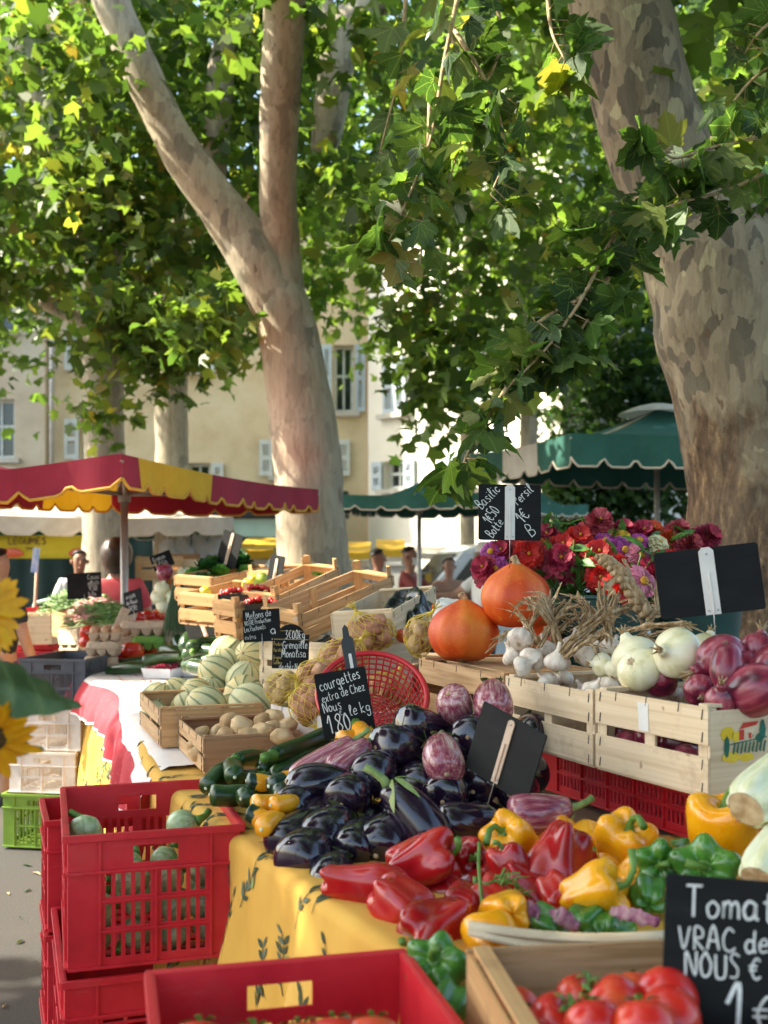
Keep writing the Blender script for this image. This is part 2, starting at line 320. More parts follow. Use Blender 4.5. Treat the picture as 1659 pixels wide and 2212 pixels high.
def f_yz(nt):
    tc = nt.nodes.new('ShaderNodeTexCoord'); sp = nt.nodes.new('ShaderNodeSeparateXYZ'); nt.links.new(tc.outputs['Object'], sp.inputs[0])
    oi = nt.nodes.new('ShaderNodeObjectInfo'); n = noise_tex(nt, coords(nt, 34, (1, 1, .5)), 3)
    thr = math_(nt, 'ADD', math_(nt, 'MULTIPLY', math_(nt, 'GREATER_THAN', oi.outputs['Random'], .45), .09), .0)
    k = math_(nt, 'LESS_THAN', math_(nt, 'ADD', sp.outputs[2], math_(nt, 'MULTIPLY', n, .07)), math_(nt, 'SUBTRACT', thr, .075))
    base = ramp(nt, n, [(.3, (.78,.28,.008)), (.7, (.86,.40,.02))])
    return mixc(nt, k, base, (.012,.035,.018)), n
M['yellow_courgette'] = special('yellow_courgette_skin', f_yz, .28, .2)
def f_bark(nt, st=None, vs=2.6, pl=.65):
    v1 = coords(nt, 3.2, (1.25, 1.25, .62), True); n0 = nt.nodes.new('ShaderNodeTexNoise'); nt.links.new(v1, n0.inputs['Vector']); n0.inputs['Scale'].default_value = 2.2; n0.inputs['Detail'].default_value = 3
    warp = nt.nodes.new('ShaderNodeVectorMath'); warp.operation = 'MULTIPLY_ADD'; nt.links.new(n0.outputs['Color'], warp.inputs[0]); warp.inputs[1].default_value = (.55,)*3; nt.links.new(v1, warp.inputs[2])
    vo = nt.nodes.new('ShaderNodeTexVoronoi'); vo.inputs['Scale'].default_value = vs; nt.links.new(warp.outputs[0], vo.inputs['Vector'])
    sp = nt.nodes.new('ShaderNodeSeparateColor'); nt.links.new(vo.outputs['Color'], sp.inputs[0])
    r = nt.nodes.new('ShaderNodeValToRGB'); r.color_ramp.interpolation = 'CONSTANT'; nt.links.new(sp.outputs[0], r.inputs[0]); e = r.color_ramp.elements
    st = st or [(0, (.44,.36,.26)), (.40, (.50,.42,.31)), (.66, (.37,.30,.215)), (.80, (.28,.235,.175)), (.92, (.20,.165,.13)), (.97, (.56,.49,.34))]
    while len(e) < len(st): e.new(.5)
    for k, (p, c) in enumerate(st): e[k].position = p; e[k].color = (*c, 1)
    big = ramp(nt, noise_tex(nt, coords(nt, 1.1, (1, 1, .5)), 4), [(.42, (0, 0, 0)), (.58, (1, 1, 1))])
    plain = ramp(nt, noise_tex(nt, coords(nt, 9, (1, 1, .12)), 5), [(.3, (.30,.24,.165)), (.7, (.46,.39,.28))])
    col = mixc(nt, math_(nt, 'MULTIPLY', big, pl), r.outputs[0], plain)
    pat = noise_tex(nt, coords(nt, 15, (1, 1, .45)), 3); col = mixc(nt, ramp(nt, pat, [(.66, (0, 0, 0)), (.70, (.8,)*3)]), col, (.17,.095,.06))
    fine = noise_tex(nt, coords(nt, 26, (1, 1, .16)), 6, .75)
    return mixc(nt, ramp(nt, fine, [(.32, (.55,)*3), (.5, (0, 0, 0))]), col, (.13,.085,.055)), fine
M['bark'] = special('plane_bark', f_bark, .85, 0, .7)
def f_bark2(nt):
    fl = noise_tex(nt, coords(nt, 26, (1, 1, .33)), 6, .72, .25); big = noise_tex(nt, coords(nt, 2.6, (1, 1, .6)), 4)
    col = ramp(nt, fl, [(.36, (.030,.017,.010)), (.46, (.10,.056,.032)), (.57, (.20,.12,.066)), (.66, (.42,.28,.15))])
    return mixc(nt, ramp(nt, big, [(.50, (0, 0, 0)), (.66, (.40,)*3)]), col, (.22,.16,.11)), fl
M['bark_rough'] = special('flaking_plane_bark', f_bark2, .9, 0, 1.0)
def f_bark3(nt):
    a, h1 = f_bark(nt, [(0, (.33,.265,.185)), (.34, (.40,.325,.23)), (.60, (.25,.20,.145)), (.72, (.15,.13,.10)), (.88, (.105,.088,.07)), (.96, (.52,.45,.29))], 4.4, .35); b, h2 = f_bark2(nt); tc = nt.nodes.new('ShaderNodeTexCoord'); sp = nt.nodes.new('ShaderNodeSeparateXYZ'); nt.links.new(tc.outputs['Object'], sp.inputs[0])
    n = noise_tex(nt, coords(nt, 1.6, (1, 1, .5), False), 5, .65); k = math_(nt, 'ADD', sp.outputs[2], math_(nt, 'MULTIPLY', n, 5.0)); k = math_(nt, 'ADD', k, math_(nt, 'MULTIPLY', sp.outputs[0], -.5))
    f = ramp(nt, math_(nt, 'MULTIPLY', k, .2), [(.77, (1, 1, 1)), (.86, (0, 0, 0))]); return mixc(nt, f, a, b), h2
M['bark_mixed'] = special('plane_bark_flaking_below', f_bark3, .9, 0, 1.0)
for _m in ('bark', 'bark_rough', 'bark_mixed'): next(n for n in M[_m].node_tree.nodes if n.type == 'BUMP').inputs['Distance'].default_value = .02
def leaf_mat(name, stops, tr=.45, veins=False):
    m, nt, b = new_mat(name); g = nt.nodes.new('ShaderNodeNewGeometry')
    col = ramp(nt, g.outputs['Random Per Island'], stops); nt.links.new(col, b.inputs['Base Color']); b.inputs['Roughness'].default_value = .42; b.inputs['Specular IOR Level'].default_value = .35
    if veins:
        uv = nt.nodes.new('ShaderNodeUVMap'); sp = nt.nodes.new('ShaderNodeSeparateXYZ'); nt.links.new(uv.outputs[0], sp.inputs[0]); an = math_(nt, 'ARCTAN2', sp.outputs[0], sp.outputs[1]); rr = math_(nt, 'SQRT', math_(nt, 'ADD', math_(nt, 'MULTIPLY', sp.outputs[0], sp.outputs[0]), math_(nt, 'MULTIPLY', sp.outputs[1], sp.outputs[1])))
        q = math_(nt, 'MULTIPLY', math_(nt, 'ABSOLUTE', math_(nt, 'SINE', math_(nt, 'MULTIPLY', an, 4.5))), rr); side = math_(nt, 'ABSOLUTE', math_(nt, 'SINE', math_(nt, 'MULTIPLY', math_(nt, 'SUBTRACT', rr, math_(nt, 'MULTIPLY', q, .35)), 24)))
        k = math_(nt, 'MAXIMUM', ramp(nt, q, [(.03, (1, 1, 1)), (.07, (0, 0, 0))]), ramp(nt, side, [(.05, (.45,)*3), (.16, (0, 0, 0))])); col = mixc(nt, math_(nt, 'MULTIPLY', k, .55), col, (.26,.34,.12)); nt.links.new(col, b.inputs['Base Color'])
    t = nt.nodes.new('ShaderNodeBsdfTranslucent'); c2 = mixc(nt, 1.0, col, (1.8, 1.9, .75), 'MULTIPLY'); nt.links.new(c2, t.inputs[0])
    mx = nt.nodes.new('ShaderNodeMixShader'); mx.inputs[0].default_value = tr; nt.links.new(b.outputs[0], mx.inputs[1]); nt.links.new(t.outputs[0], mx.inputs[2])
    nt.links.new(mx.outputs[0], nt.nodes['Material Output'].inputs[0]); return m
M['leaf_a'] = leaf_mat('plane_leaf', [(0, (.045,.085,.028)), (.45, (.085,.14,.040)), (.9, (.15,.21,.055)), (.985, (.20,.21,.05)), (1, (.26,.17,.06))], .55)
M['leaf_b'] = leaf_mat('bright_plane_leaf', [(0, (.06,.11,.034)), (.5, (.12,.19,.052)), (1, (.19,.26,.075))], .65)
M['leaf_c'] = leaf_mat('yellowing_plane_leaf', [(0, (.045,.085,.026)), (.6, (.10,.15,.040)), (.93, (.18,.20,.05)), (1, (.26,.19,.06))], .55)
M['leaf_near'] = leaf_mat('near_plane_leaf', [(0, (.026,.058,.022)), (.35, (.052,.10,.032)), (.75, (.095,.155,.045)), (.93, (.17,.20,.05)), (1, (.24,.17,.06))], .5, True)
M['leaf_d'] = leaf_mat('dark_tree_leaf', [(0, (.02,.05,.018)), (.6, (.04,.09,.03)), (1, (.07,.12,.04))], .35)
# ---------------------------------------------------------------- ground
def f_ground(nt):
    a = noise_tex(nt, coords(nt, 90, (1, 1, 1), False), 5, .7); b = noise_tex(nt, coords(nt, .9, (1, 1, 1), False), 5, .6)
    col = ramp(nt, a, [(.3, (.018,.017,.017)), (.55, (.034,.031,.030)), (.75, (.060,.054,.050))])
    col = mixc(nt, ramp(nt, b, [(.45, (0, 0, 0)), (.62, (.6,)*3)]), col, (.046,.038,.031)); return col, a
M['asphalt'] = special('worn_asphalt', f_ground, .85, 0, .6)
g = MB(); g.add([(-150, -60, 0), (150, -60, 0), (150, 240, 0), (-150, 240, 0)], [(0, 1, 2, 3)], 0, False)
tag(g.build('ground', M['asphalt']), kind='structure')
g = MB()
for k in range(170):
    x, y = rnd.uniform(-2.6, -.75), rnd.uniform(2.2, 8.5); a = rnd.uniform(0, 6.3); s = rnd.uniform(.008, .045)
    d = Vector((math.cos(a), math.sin(a), 0)); n_ = Vector((-d.y, d.x, 0)); p = Vector((x, y, .004)); m = rnd.choice([0, 0, 0, 1, 1, 2])
    g.add([p-d*s, p+n_*s*.35+UP*.012*rnd.random(), p+d*s, p-n_*s*.3+UP*.008], [(0, 1, 2, 3)], m, False)
tag(g.build('leaf_litter', [M['leaf_dark'], M['husk'], M['paper']], solid=.0015), 'scraps of trodden leaf, husk and paper scattered on the asphalt', 'litter', kind='stuff')

# ---------------------------------------------------------------- buildings
def building(name, label, x0, x1, y, h, wall, wins, depth=8, roof=True, cat='building', base=None):
    """wins: (xc, z0, z1, width, kind, shutter material, side string 'lr' open / 'c' closed)"""
    t = thing(name, label, cat, ((x0+x1)/2, y, 0)); cx = (x0+x1)/2
    xs = sorted({x0, x1} | {a for w_ in wins for a in (w_[0]-w_[3]/2, w_[0]+w_[3]/2)}); zs = sorted({0, h} | {a for w_ in wins for a in (w_[1], w_[2])})
    def solid(i, j):
        xm, zm = (xs[i]+xs[i+1])/2, (zs[j]+zs[j+1])/2
        return not any(abs(xm-w_[0]) < w_[3]/2 and w_[1] < zm < w_[2] for w_ in wins)
    b = MB(); b.panel([x-cx for x in xs], zs, solid, .32)
    b.box((x0-cx+.16, depth/2+.16, h/2), (.32, depth-.33, h)); b.box((x1-cx-.16, depth/2+.16, h/2), (.32, depth-.33, h)); b.box((0, depth+.2, h/2), (x1-x0, .3, h))
    b.build('wall', wall, t)
    if roof:
        r = MB(); a, c = x0-cx-.25, x1-cx+.25
        r.add([(a, -.45, h), (c, -.45, h), (c, depth/2, h+1.5), (a, depth/2, h+1.5), (c, depth+.6, h), (a, depth+.6, h), (a, -.45, h-.14), (c, -.45, h-.14), (c, depth+.6, h-.14), (a, depth+.6, h-.14)],
              [(0,1,2,3), (3,2,4,5), (6,9,8,7), (0,6,7,1), (1,7,8,4,2), (0,3,5,9,6), (4,8,9,5)], 0, False); r.build('roof', M['tile'], t)
    for xc, z0, z1, ww, kind, sm, sides in wins:
        xc -= cx; f = MB(); fw = .07; H = z1-z0
        for s in (-1, 1): f.box((xc+s*(ww/2-fw/2), .2, (z0+z1)/2), (fw, .08, H))
        f.box((xc, .2, z0+fw/2), (ww-2*fw, .08, fw)); f.box((xc, .2, z1-fw/2), (ww-2*fw, .08, fw)); f.box((xc, .2, z0+H*.55), (ww-2*fw, .07, .06)); f.box((xc, .2, (z0+z1)/2), (.05, .072, H-2*fw))
        fr = f.build('window', M['shutter_white'], t); g = MB(); g.box((xc, .215, (z0+z1)/2), (ww-2*fw, .02, H-2*fw)); g.build('pane', M['glass_dark'], fr)
        s_ = MB(); s_.box((xc, -.05, z0-.05), (ww+.25, .16, .1)); s_.build('sill', M['stone'], fr)
        def shut(xa, wd):
            q = MB(); th = .04; yb = -.045
            for e in (-1, 1): q.box((xa+e*(wd/2-.035), yb, (z0+z1)/2), (.07, th, H))
            for zz in (z0+.05, z1-.05, (z0+z1)/2): q.box((xa, yb, zz), (wd-.14, th, .1))
            n = max(6, int(H/.075))
            for k in range(n):
                zz = z0+.1+(H-.2)*(k+.5)/n
                if abs(zz-(z0+z1)/2) > .08: q.box((xa, yb, zz), (wd-.14, .012, (H-.2)/n*.95), Matrix.Rotation(R(38), 3, 'X'))
            q.build('shutter', sm, t)
        if sm:
            if 'l' in sides: shut(xc-ww*.75-.03, ww/2)
            if 'r' in sides: shut(xc+ww*.75+.03, ww/2)
            if 'c' in sides: shut(xc-ww*.25, ww/2-.01); shut(xc+ww*.25, ww/2-.01)
    return t
def bx(u, d=24): return (u-UC)/F*d
def bz(v, d=24): return EYE-(v-HV)/F*d
def win(u, v0, v1, w_, sm, sides, d=24): return (bx(u, d), bz(v1, d), bz(v0, d), w_/F*d, '', sm, sides)
sw, sb = M['shutter_white'], M['shutter_blue']
bA = building('beige_house', 'pale beige house with a tall white framed window left of the drainpipe', bx(-420), bx(103), 23.8, 9.2, M['wall_beige'],
    [win(5, 865, 992, 66, None, ''), win(-140, 865, 992, 60, None, ''), win(5, 600, 720, 60, None, '')])
bB = building('ochre_house', 'ochre rendered house with white louvred shutters behind the plane trunks', bx(106), bx(794), 24, 9.6, M['wall_ochre'],
    [win(205, 712, 800, 62, sw, 'l'), win(205, 905, 992, 62, sw, 'l'), win(425, 700, 800, 56, sw, 'lr'), win(430, 1000, 1060, 50, sw, 'r'), win(620, 950, 1028, 56, sw, 'l'), win(697, 950, 1028, 56, sw, 'r'),
     win(742, 745, 890, 44, sb, 'lr'), win(330, 560, 640, 52, sw, 'lr'), win(560, 560, 650, 52, sw, 'lr')])
bC = building('white_house', 'bright white sunlit house with grey blue shutters and one dark open window', bx(796), bx(1320), 23.7, 9.9, M['wall_white'],
    [win(882, 790, 905, 70, sb, 'c'), win(878, 1003, 1062, 62, sb, 'lr'), win(1100, 790, 905, 70, sb, 'c'), win(1100, 1003, 1062, 62, sb, 'lr')], depth=3.5)
def turn(t, x0, y, a):
    h = abs(t.location.x-x0); t.rotation_euler = (0, 0, a); t.location = (x0+h*math.cos(a), y+h*math.sin(a), 0)
turn(bC, bx(796), 23.7, R(-48))
bD = building('orange_house', 'orange rendered house far back beside the dark trees', bx(1248, 36), bx(1420, 36), 36, 11.5, M['wall_orange'],
    [win(1375, 800, 880, 24, sw, 'lr', 36), win(1375, 640, 720, 24, sw, 'lr', 36)])
q = MB(); dx = bx(110, 23.6); q.tube([(dx, 23.66, .0), (dx, 23.66, 9.3)], .055, 10); [q.box((dx, 23.73, z), (.16, .10, .05)) for z in (1.5, 3.6, 5.7, 7.8)]
tag(q.build('drainpipe', M['pole']), 'grey drainpipe running down between the beige and the ochre house', 'drainpipe')
# dark shop front under the ochre house
t = thing('shop_front', 'dark shop front with a black fascia over a pale turquoise wall', 'shop', (bx(560, 23), 23, 0))
q = MB(); q.box((0, .3, 1.35), (3.4, .5, 2.2)); q.box((0, .3, .12), (3.4, .5, .24)); q.build('counter_wall', M['turquoise'], t)
q = MB(); q.box((0, .18, 2.75), (3.7, .7, .55)); q.build('fascia', M['black_paint'], t, bevel=.02)
q = MB(); q.box((-.3, -.18, 2.72), (1.1, .012, .05)); q.build('lettering', M['chalk'], t); q = MB(); q.ribbon([(.55, -.18, 2.58), (.72, -.18, 2.92), (.80, -.18, 2.6), (1.1, -.18, 2.66)], .07, (0, -1, 0)); q.build('lettering', M['chalk'], t)
for xx in (-1.0, .9): q = MB(); q.box((xx, .04, 1.5), (.9, .04, 1.6)); q.build('pane', M['glass_dark'], t)

# ---------------------------------------------------------------- trees
def leaf_shape(level):
    half = {2: [(.05,-.02), (.24,-.14), (.46,-.10), (.38,.02), (.46,.10), (.33,.14), (.55,.22), (.70,.36), (.80,.58), (.60,.54), (.50,.60), (.32,.50), (.28,.66), (.30,.76), (.16,.84)],
            1: [(.08,-.02), (.42,-.10), (.34,.12), (.76,.55), (.32,.50), (.28,.72)], 0: [(.40,-.04), (.62,.50), (.24,.62)]}[level]
    pts = [(0., 0.)]+half+[(0., 1.)]+[(-x, y) for x, y in half[::-1]]
    return np.array(pts)
def leaves(name, mat, parent, pos, size, level=1, tip=None, droop=.35, up=.6, seed=1, kind=None):
    """one mesh of separate leaves: pos (n,3), size (n,), tip = preferred direction of the tips (n,3) or None"""
    r = np.random.default_rng(seed); n = len(pos); sh = leaf_shape(level); k = len(sh)
    nz = r.normal(size=(n, 3)); nz[:, 2] += up*2.2; nz /= np.linalg.norm(nz, axis=1)[:, None]
    if tip is None: tip = r.normal(size=(n, 3)); tip[:, 2] -= droop*2
    tip = tip+r.normal(size=(n, 3))*.35; tip -= nz*np.sum(tip*nz, 1)[:, None]; tip /= np.linalg.norm(tip, axis=1)[:, None]+1e-9
    sd = np.cross(tip, nz); fold = r.uniform(.05, .45, n); bend = r.uniform(-.1, .45, n)
    X = sh[:, 0][None, :]*size[:, None]; Y = sh[:, 1][None, :]*size[:, None]
    Z = -np.abs(sh[:, 0])[None, :]*size[:, None]*fold[:, None]-(sh[:, 1]**2)[None, :]*size[:, None]*bend[:, None]-(sh[:, 0]**2)[None, :]*size[:, None]*r.uniform(-.1, .7, n)[:, None]+r.normal(size=(n, k))*size[:, None]*.03
    V = (pos[:, None, :]+X[..., None]*sd[:, None, :]+Y[..., None]*tip[:, None, :]+Z[..., None]*nz[:, None, :]).reshape(-1, 3).astype(np.float32)
    me = bpy.data.meshes.new(name); me.vertices.add(n*k); me.vertices.foreach_set('co', V.ravel()); me.loops.add(n*k); me.loops.foreach_set('vertex_index', np.arange(n*k, dtype=np.int32))
    me.polygons.add(n); me.polygons.foreach_set('loop_start', np.arange(0, n*k, k, dtype=np.int32)); me.update(calc_edges=True); me.materials.append(mat)
    if level == 2: me.uv_layers.new(name='UVMap').data.foreach_set('uv', np.tile(sh.ravel(), n).astype(np.float32))
    o = bpy.data.objects.new(name, me); C.objects.link(o)
    if parent: o.parent = parent; o.matrix_parent_inverse = Matrix.Translation(-parent.location)
    if kind: o['kind'] = kind
    return o
def bez(pts, n):                                   # Catmull-Rom through (x,y,z,r)
    p = [Vector(a) for a in pts]; out = []
    p = [p[0]*2-p[1]]+p+[p[-1]*2-p[-2]]
    for i in range(1, len(p)-2):
        for k in range(n):
            t = k/n; a, b, c, d = p[i-1:i+3]
            out.append(.5*((2*b)+(c-a)*t+(2*a-5*b+4*c-d)*t*t+(3*b-a-3*c+d)*t**3))
    return out+[p[-2]]
from mathutils import noise as mnoise
def lump(p, s, amp, off=0): return 1+amp*mnoise.noise(p*s+Vector((off, off*1.7, off*.3)))
def limb(mb, pts, n=7, sides=18, rough=.06, m=0):
    """tapered, slightly lumpy tube through (Vector, radius)"""
    q = bez([(p.x, p.y, p.z, r) for p, r in [(Vector(a), b) for a, b in pts]], n) if False else None
    P4 = []; src = [(Vector(a), b) for a, b in pts]; V4 = [Vector((a.x, a.y, a.z)) for a, b in src]; rr = [b for a, b in src]
    cen = bez(V4, n); rad = [max(.01, x.x) for x in bez([Vector((b, 0, 0)) for b in rr], n)]
    s = len(mb.v); mb.tube(cen, rad, sides, m)
    for i in range(s, s+len(cen)*sides):
        v = Vector(mb.v[i]); c = cen[(i-s)//sides]; d = v-c; k = 1+rough*(mnoise.noise(v*2.3)*1.6+mnoise.noise(v*6.5)*.8); mb.v[i] = tuple(c+d*k)
def cluster_pts(centers, per, spread, flat=.7, seed=0):
    r = np.random.default_rng(seed); c = np.repeat(np.array(centers), per, 0); o = r.normal(size=c.shape)*spread; o[:, 2] *= flat
    return c+o
def ell(n, c, rad, seed, shell=.45, zmin=None):
    r = np.random.default_rng(seed); v = r.normal(size=(n*2, 3)); v /= np.linalg.norm(v, axis=1)[:, None]; s = (shell+(1-shell)*r.random(n*2)**.6)
    p = v*s[:, None]*np.array(rad)+np.array(c)
    if zmin is not None: p = p[p[:, 2] > zmin]
    return p[:n]
def rad_px(w, d): return w/F*d/2
def tr(pts, d): return [(P(u, v, dd if dd else d), rad_px(w, dd if dd else d)) for u, v, w, dd in pts]

# the large leaning plane tree beside the stall, right
d4 = 5.6
T4 = thing('plane_tree', 'nearest plane tree with a thick flaking trunk rising behind the red onions', 'tree', (P(1672, 1500, d4).x, d4, 0))
def at_tree(t, name, mb, mat):
    o = mb.build(name, mat, t); o.matrix_parent_inverse = Matrix.Translation(-t.location); return o
x4 = lambda u: P(u, HV, d4).x
b = MB()
limb(b, [((x4(1690), d4, -.1), .58), ((x4(1685), d4, .45), .47), ((x4(1668), d4, 1.0), .415), (P(1665, 1150, d4), .405), (P(1654, 1000, d4), .385), (P(1622, 830, d4), .395), (P(1586, 680, d4), .405), (P(1540, 570, d4), .345), (P(1488, 470, d4), .285), (P(1434, 350, d4), .252), (P(1392, 220, d4), .252), (P(1352, 60, d4), .243), (P(1318, -90, d4), .24), (P(1290, -400, d4-.4), .2), (P(1330, -800, d4-.6), .12)], 8, 30, .05)
at_tree(T4, 'trunk', b, M['bark_mixed'])
b = MB(); limb(b, [(P(1630, 760, d4), .26), (P(1680, 640, d4), .30), (P(1745, 500, d4), .25), (P(1840, 270, d4+.2), .21), (P(1930, -100, d4), .18), (P(1960, -600, d4), .12)], 8, 22, .06)
limb(b, [(P(1720, 560, d4), .2), (P(1625, 552, d4-.02), .15), (P(1572, 480, d4+.0), .09)], 6, 12, .1)
at_tree(T4, 'limb', b, M['bark_rough'])
def crown(t, specs, mat='leaf_a', seed=1, level=1):
    pts = []; sz = []
    for k, (c, rad, ncl, per, spread, size, zmin) in enumerate(specs):
        cs = ell(ncl, c, rad, seed*31+k, .35, zmin); p = cluster_pts(cs, per, spread, .75, seed*7+k); pts.append(p); sz.append(np.random.default_rng(seed+k).uniform(.7, 1.25, len(p))*size)
    return leaves('crown', M[mat], t, np.concatenate(pts), np.concatenate(sz), level, seed=seed, up=.5)
# its crown above and behind, plus unseen leaf masses added to shade stall and trunk
crown(T4, [((2.6, 6.6, 6.2), (2.6, 2.2, 2.2), 90, 46, .34, .15, 4.4), ((1.4, 2.5, 5.6), (2.2, 2.6, 1.0), 60, 34, .34, .19, 4.6), ((1.5, -1.2, 5.2), (3.2, 2.6, 1.2), 110, 34, .36, .2, 3.9), ((-.9, 6.0, 6.7), (1.5, 1.0, .7), 70, 36, .3, .18, 5.6), ((-3.0, 6.4, 6.6), (1.3, 1.0, .6), 70, 36, .3, .18, 5.7)], 'leaf_a', 4)
sh = thing('plane_tree', 'added plane tree out of view on the near left, its crown shading the stall', 'tree', (-5.6, 3.4, 0), group='plane trees over the market'); b = MB(); limb(b, [((-5.6, 3.4, -.1), .4), ((-5.5, 3.4, 2), .32), ((-5.2, 3.5, 4.4), .28), ((-4.9, 3.5, 6.4), .15)], 6, 18); at_tree(sh, 'trunk', b, M['bark'])  # unseen tree, added to keep the sun off the stall and aisle
crown(sh, [((-5.6, 2.6, 6.2), (3.6, 2.5, 1.3), 210, 40, .38, .2, 4.7)], 'leaf_a', 6)
# low twigs with large leaves hanging in front of the trunks
def hang(t, name, twigs, mat, seed, size=.15, per=9, spread=.10):
    tw = MB(); pos = []; tip = []; r = np.random.default_rng(seed)
    for pts in twigs:
        cen = bez([P(*p) for p in pts], 6); rad = [.011*(1-.75*i/(len(cen)-1)) for i in range(len(cen))]; tw.tube(cen, rad, 5)
        for i in range(2, len(cen)):
            for k in range(max(1, int(per/6+r.random()))):
                a = (cen[i]-cen[i-1]).normalized(); o = Vector(r.normal(size=3)); o = (o-a*o.dot(a)).normalized()*r.uniform(.02, spread)
                p = cen[i]+o; tw.tube([cen[i], p], .002, 4); pos.append(p); tip.append(o.normalized()*.7+a*.5+Vector((0, 0, -.75)))
    o = at_tree(t, name, tw, M['stem_dry']); lv = leaves('foliage', M[mat], None, np.array([tuple(p) for p in pos]), r.uniform(.65, 1.2, len(pos))*size, 2, np.array([tuple(p) for p in tip]), seed=seed, up=.25)
    lv.parent = o; return o
D = 4.3
hang(T4, 'branch', [[(1000, -60, 4.6), (960, 130, 4.4), (930, 300, 4.3), (880, 430, 4.2), (840, 520, 4.2)], [(980, 60, 4.5), (1060, 200, 4.4), (1090, 330, 4.3), (1060, 420, 4.2)], [(930, 200, 4.4), (920, 420, 4.3), (905, 600, 4.2)],
    [(1060, -60, 4.7), (1080, 100, 4.6), (1010, 260, 4.5), (960, 430, 4.4)], [(1180, -60, 4.4), (1190, 60, 4.3), (1220, 130, 4.2)], [(930, -60, 4.7), (1000, 130, 4.6), (1120, 230, 4.5)], [(880, -40, 5.1), (860, 160, 5.0), (820, 330, 4.9)]], 'leaf_near', 21, .145, 5.5)
hang(T4, 'branch', [[(1480, 390, 4.9), (1400, 420, 4.7), (1320, 520, 4.5), (1260, 640, 4.3), (1190, 740, 4.2), (1135, 800, 4.15), (1095, 840, 4.1)], [(1400, 420, 4.7), (1290, 480, 4.6), (1235, 580, 4.5), (1190, 660, 4.4)],
    [(1330, 520, 4.5), (1300, 640, 4.4), (1250, 720, 4.3), (1220, 780, 4.25)], [(1260, 640, 4.3), (1160, 700, 4.3), (1105, 770, 4.2), (1085, 820, 4.2)], [(1360, 440, 4.6), (1340, 560, 4.5), (1300, 620, 4.4)], [(1290, 600, 4.5), (1220, 690, 4.4), (1130, 750, 4.4), (1090, 800, 4.35)]], 'leaf_near', 22, .142, 5)
hang(T4, 'branch', [[(1095, 838, 4.1), (1055, 900, 4.1), (1010, 980, 4.05), (992, 1030, 4.05)]], 'leaf_near', 25, .15, 1.6)
hang(T4, 'branch', [[(1720, 260, 4.6), (1620, 300, 4.5), (1530, 320, 4.4), (1450, 340, 4.3), (1400, 280, 4.3)], [(1720, 330, 4.5), (1620, 390, 4.4), (1540, 420, 4.4), (1460, 440, 4.3), (1390, 470, 4.3)], [(1760, 100, 4.8), (1640, 160, 4.7), (1560, 250, 4.6)], [(1750, 0, 4.9), (1650, 60, 4.8), (1600, 130, 4.8)]], 'leaf_near', 23, .14, 6)

def plane_tree(label, base, y, trunks, specs, mat='leaf_a', seed=1, level=1, twigs=None, tmat='leaf_b', bark='bark'):
    t = thing('plane_tree', label, 'tree', (base, y, 0), group='plane trees over the market')
    for k, ln in enumerate(trunks):
        b = MB(); limb(b, ln, 7, 22 if k == 0 else 14, .05); at_tree(t, 'trunk' if k == 0 else 'limb', b, M[bark])
    crown(t, specs, mat, seed, level)
    if twigs: hang(t, 'branch', twigs, tmat, seed+50, .13, 9, .22)
    return t
T4['group'] = 'plane trees over the market'
d1 = 9.5
plane_tree('central plane tree with a pale trunk forking into a left leaning limb', P(672, 1210, d1).x, d1,
    [[((P(676, 0, d1).x, d1, -.1), .36)]+tr([(674, 1230, 158, 0), (668, 1080, 150, 0), (660, 960, 146, 0), (640, 820, 136, 0), (622, 720, 130, 0), (608, 640, 112, 0), (600, 580, 60, 0)], d1),
     tr([(610, 680, 110, 0), (560, 570, 118, 0), (500, 480, 106, 0), (440, 400, 96, 0), (385, 320, 86, 0), (330, 210, 82, 0), (275, 90, 80, 0), (235, -10, 78, 0), (190, -150, 70, 0), (120, -500, 50, 0)], d1),
     tr([(622, 740, 96, 0), (613, 640, 98, 0), (606, 540, 90, 0), (600, 400, 82, 9.3), (605, 250, 88, 9.1), (612, 100, 92, 8.9), (618, -60, 90, 8.7), (640, -500, 70, 8.4)], d1),
     tr([(700, 330, 60, 10.6), (712, 250, 72, 10.5), (728, 150, 78, 10.4), (742, 70, 84, 10.4), (800, 10, 70, 10.4), (870, -50, 66, 10.3)], d1),
     tr([(735, 90, 60, 10.4), (700, 20, 50, 10.4), (670, -60, 44, 10.4)], d1),
     tr([(455, 420, 60, 10.8), (470, 250, 60, 10.8), (480, 140, 58, 10.8), (505, 60, 46, 10.8), (560, 25, 40, 10.9), (640, 10, 34, 11)], d1)],
    [((-.9, 11.4, 7.3), (3.4, 1.5, 2.3), 64, 50, .34, .14, 4.9), ((-2.7, 8.9, 5.4), (.6, .6, .9), 7, 36, .24, .135, 4.3), ((-.6, 9.0, 5.9), (.9, .3, .6), 9, 34, .26, .14, 4.9), ((.9, 9.6, 4.9), (1.7, 1.2, 1.3), 30, 44, .32, .14, 3.6), ((-1.6, 9.4, 3.5), (.4, .3, .4), 4, 36, .20, .14, 2.9), ((.35, 10.2, 3.4), (.6, .4, .6), 9, 40, .28, .14, 2.6)], 'leaf_a', 31, 1)
d2 = 12.0
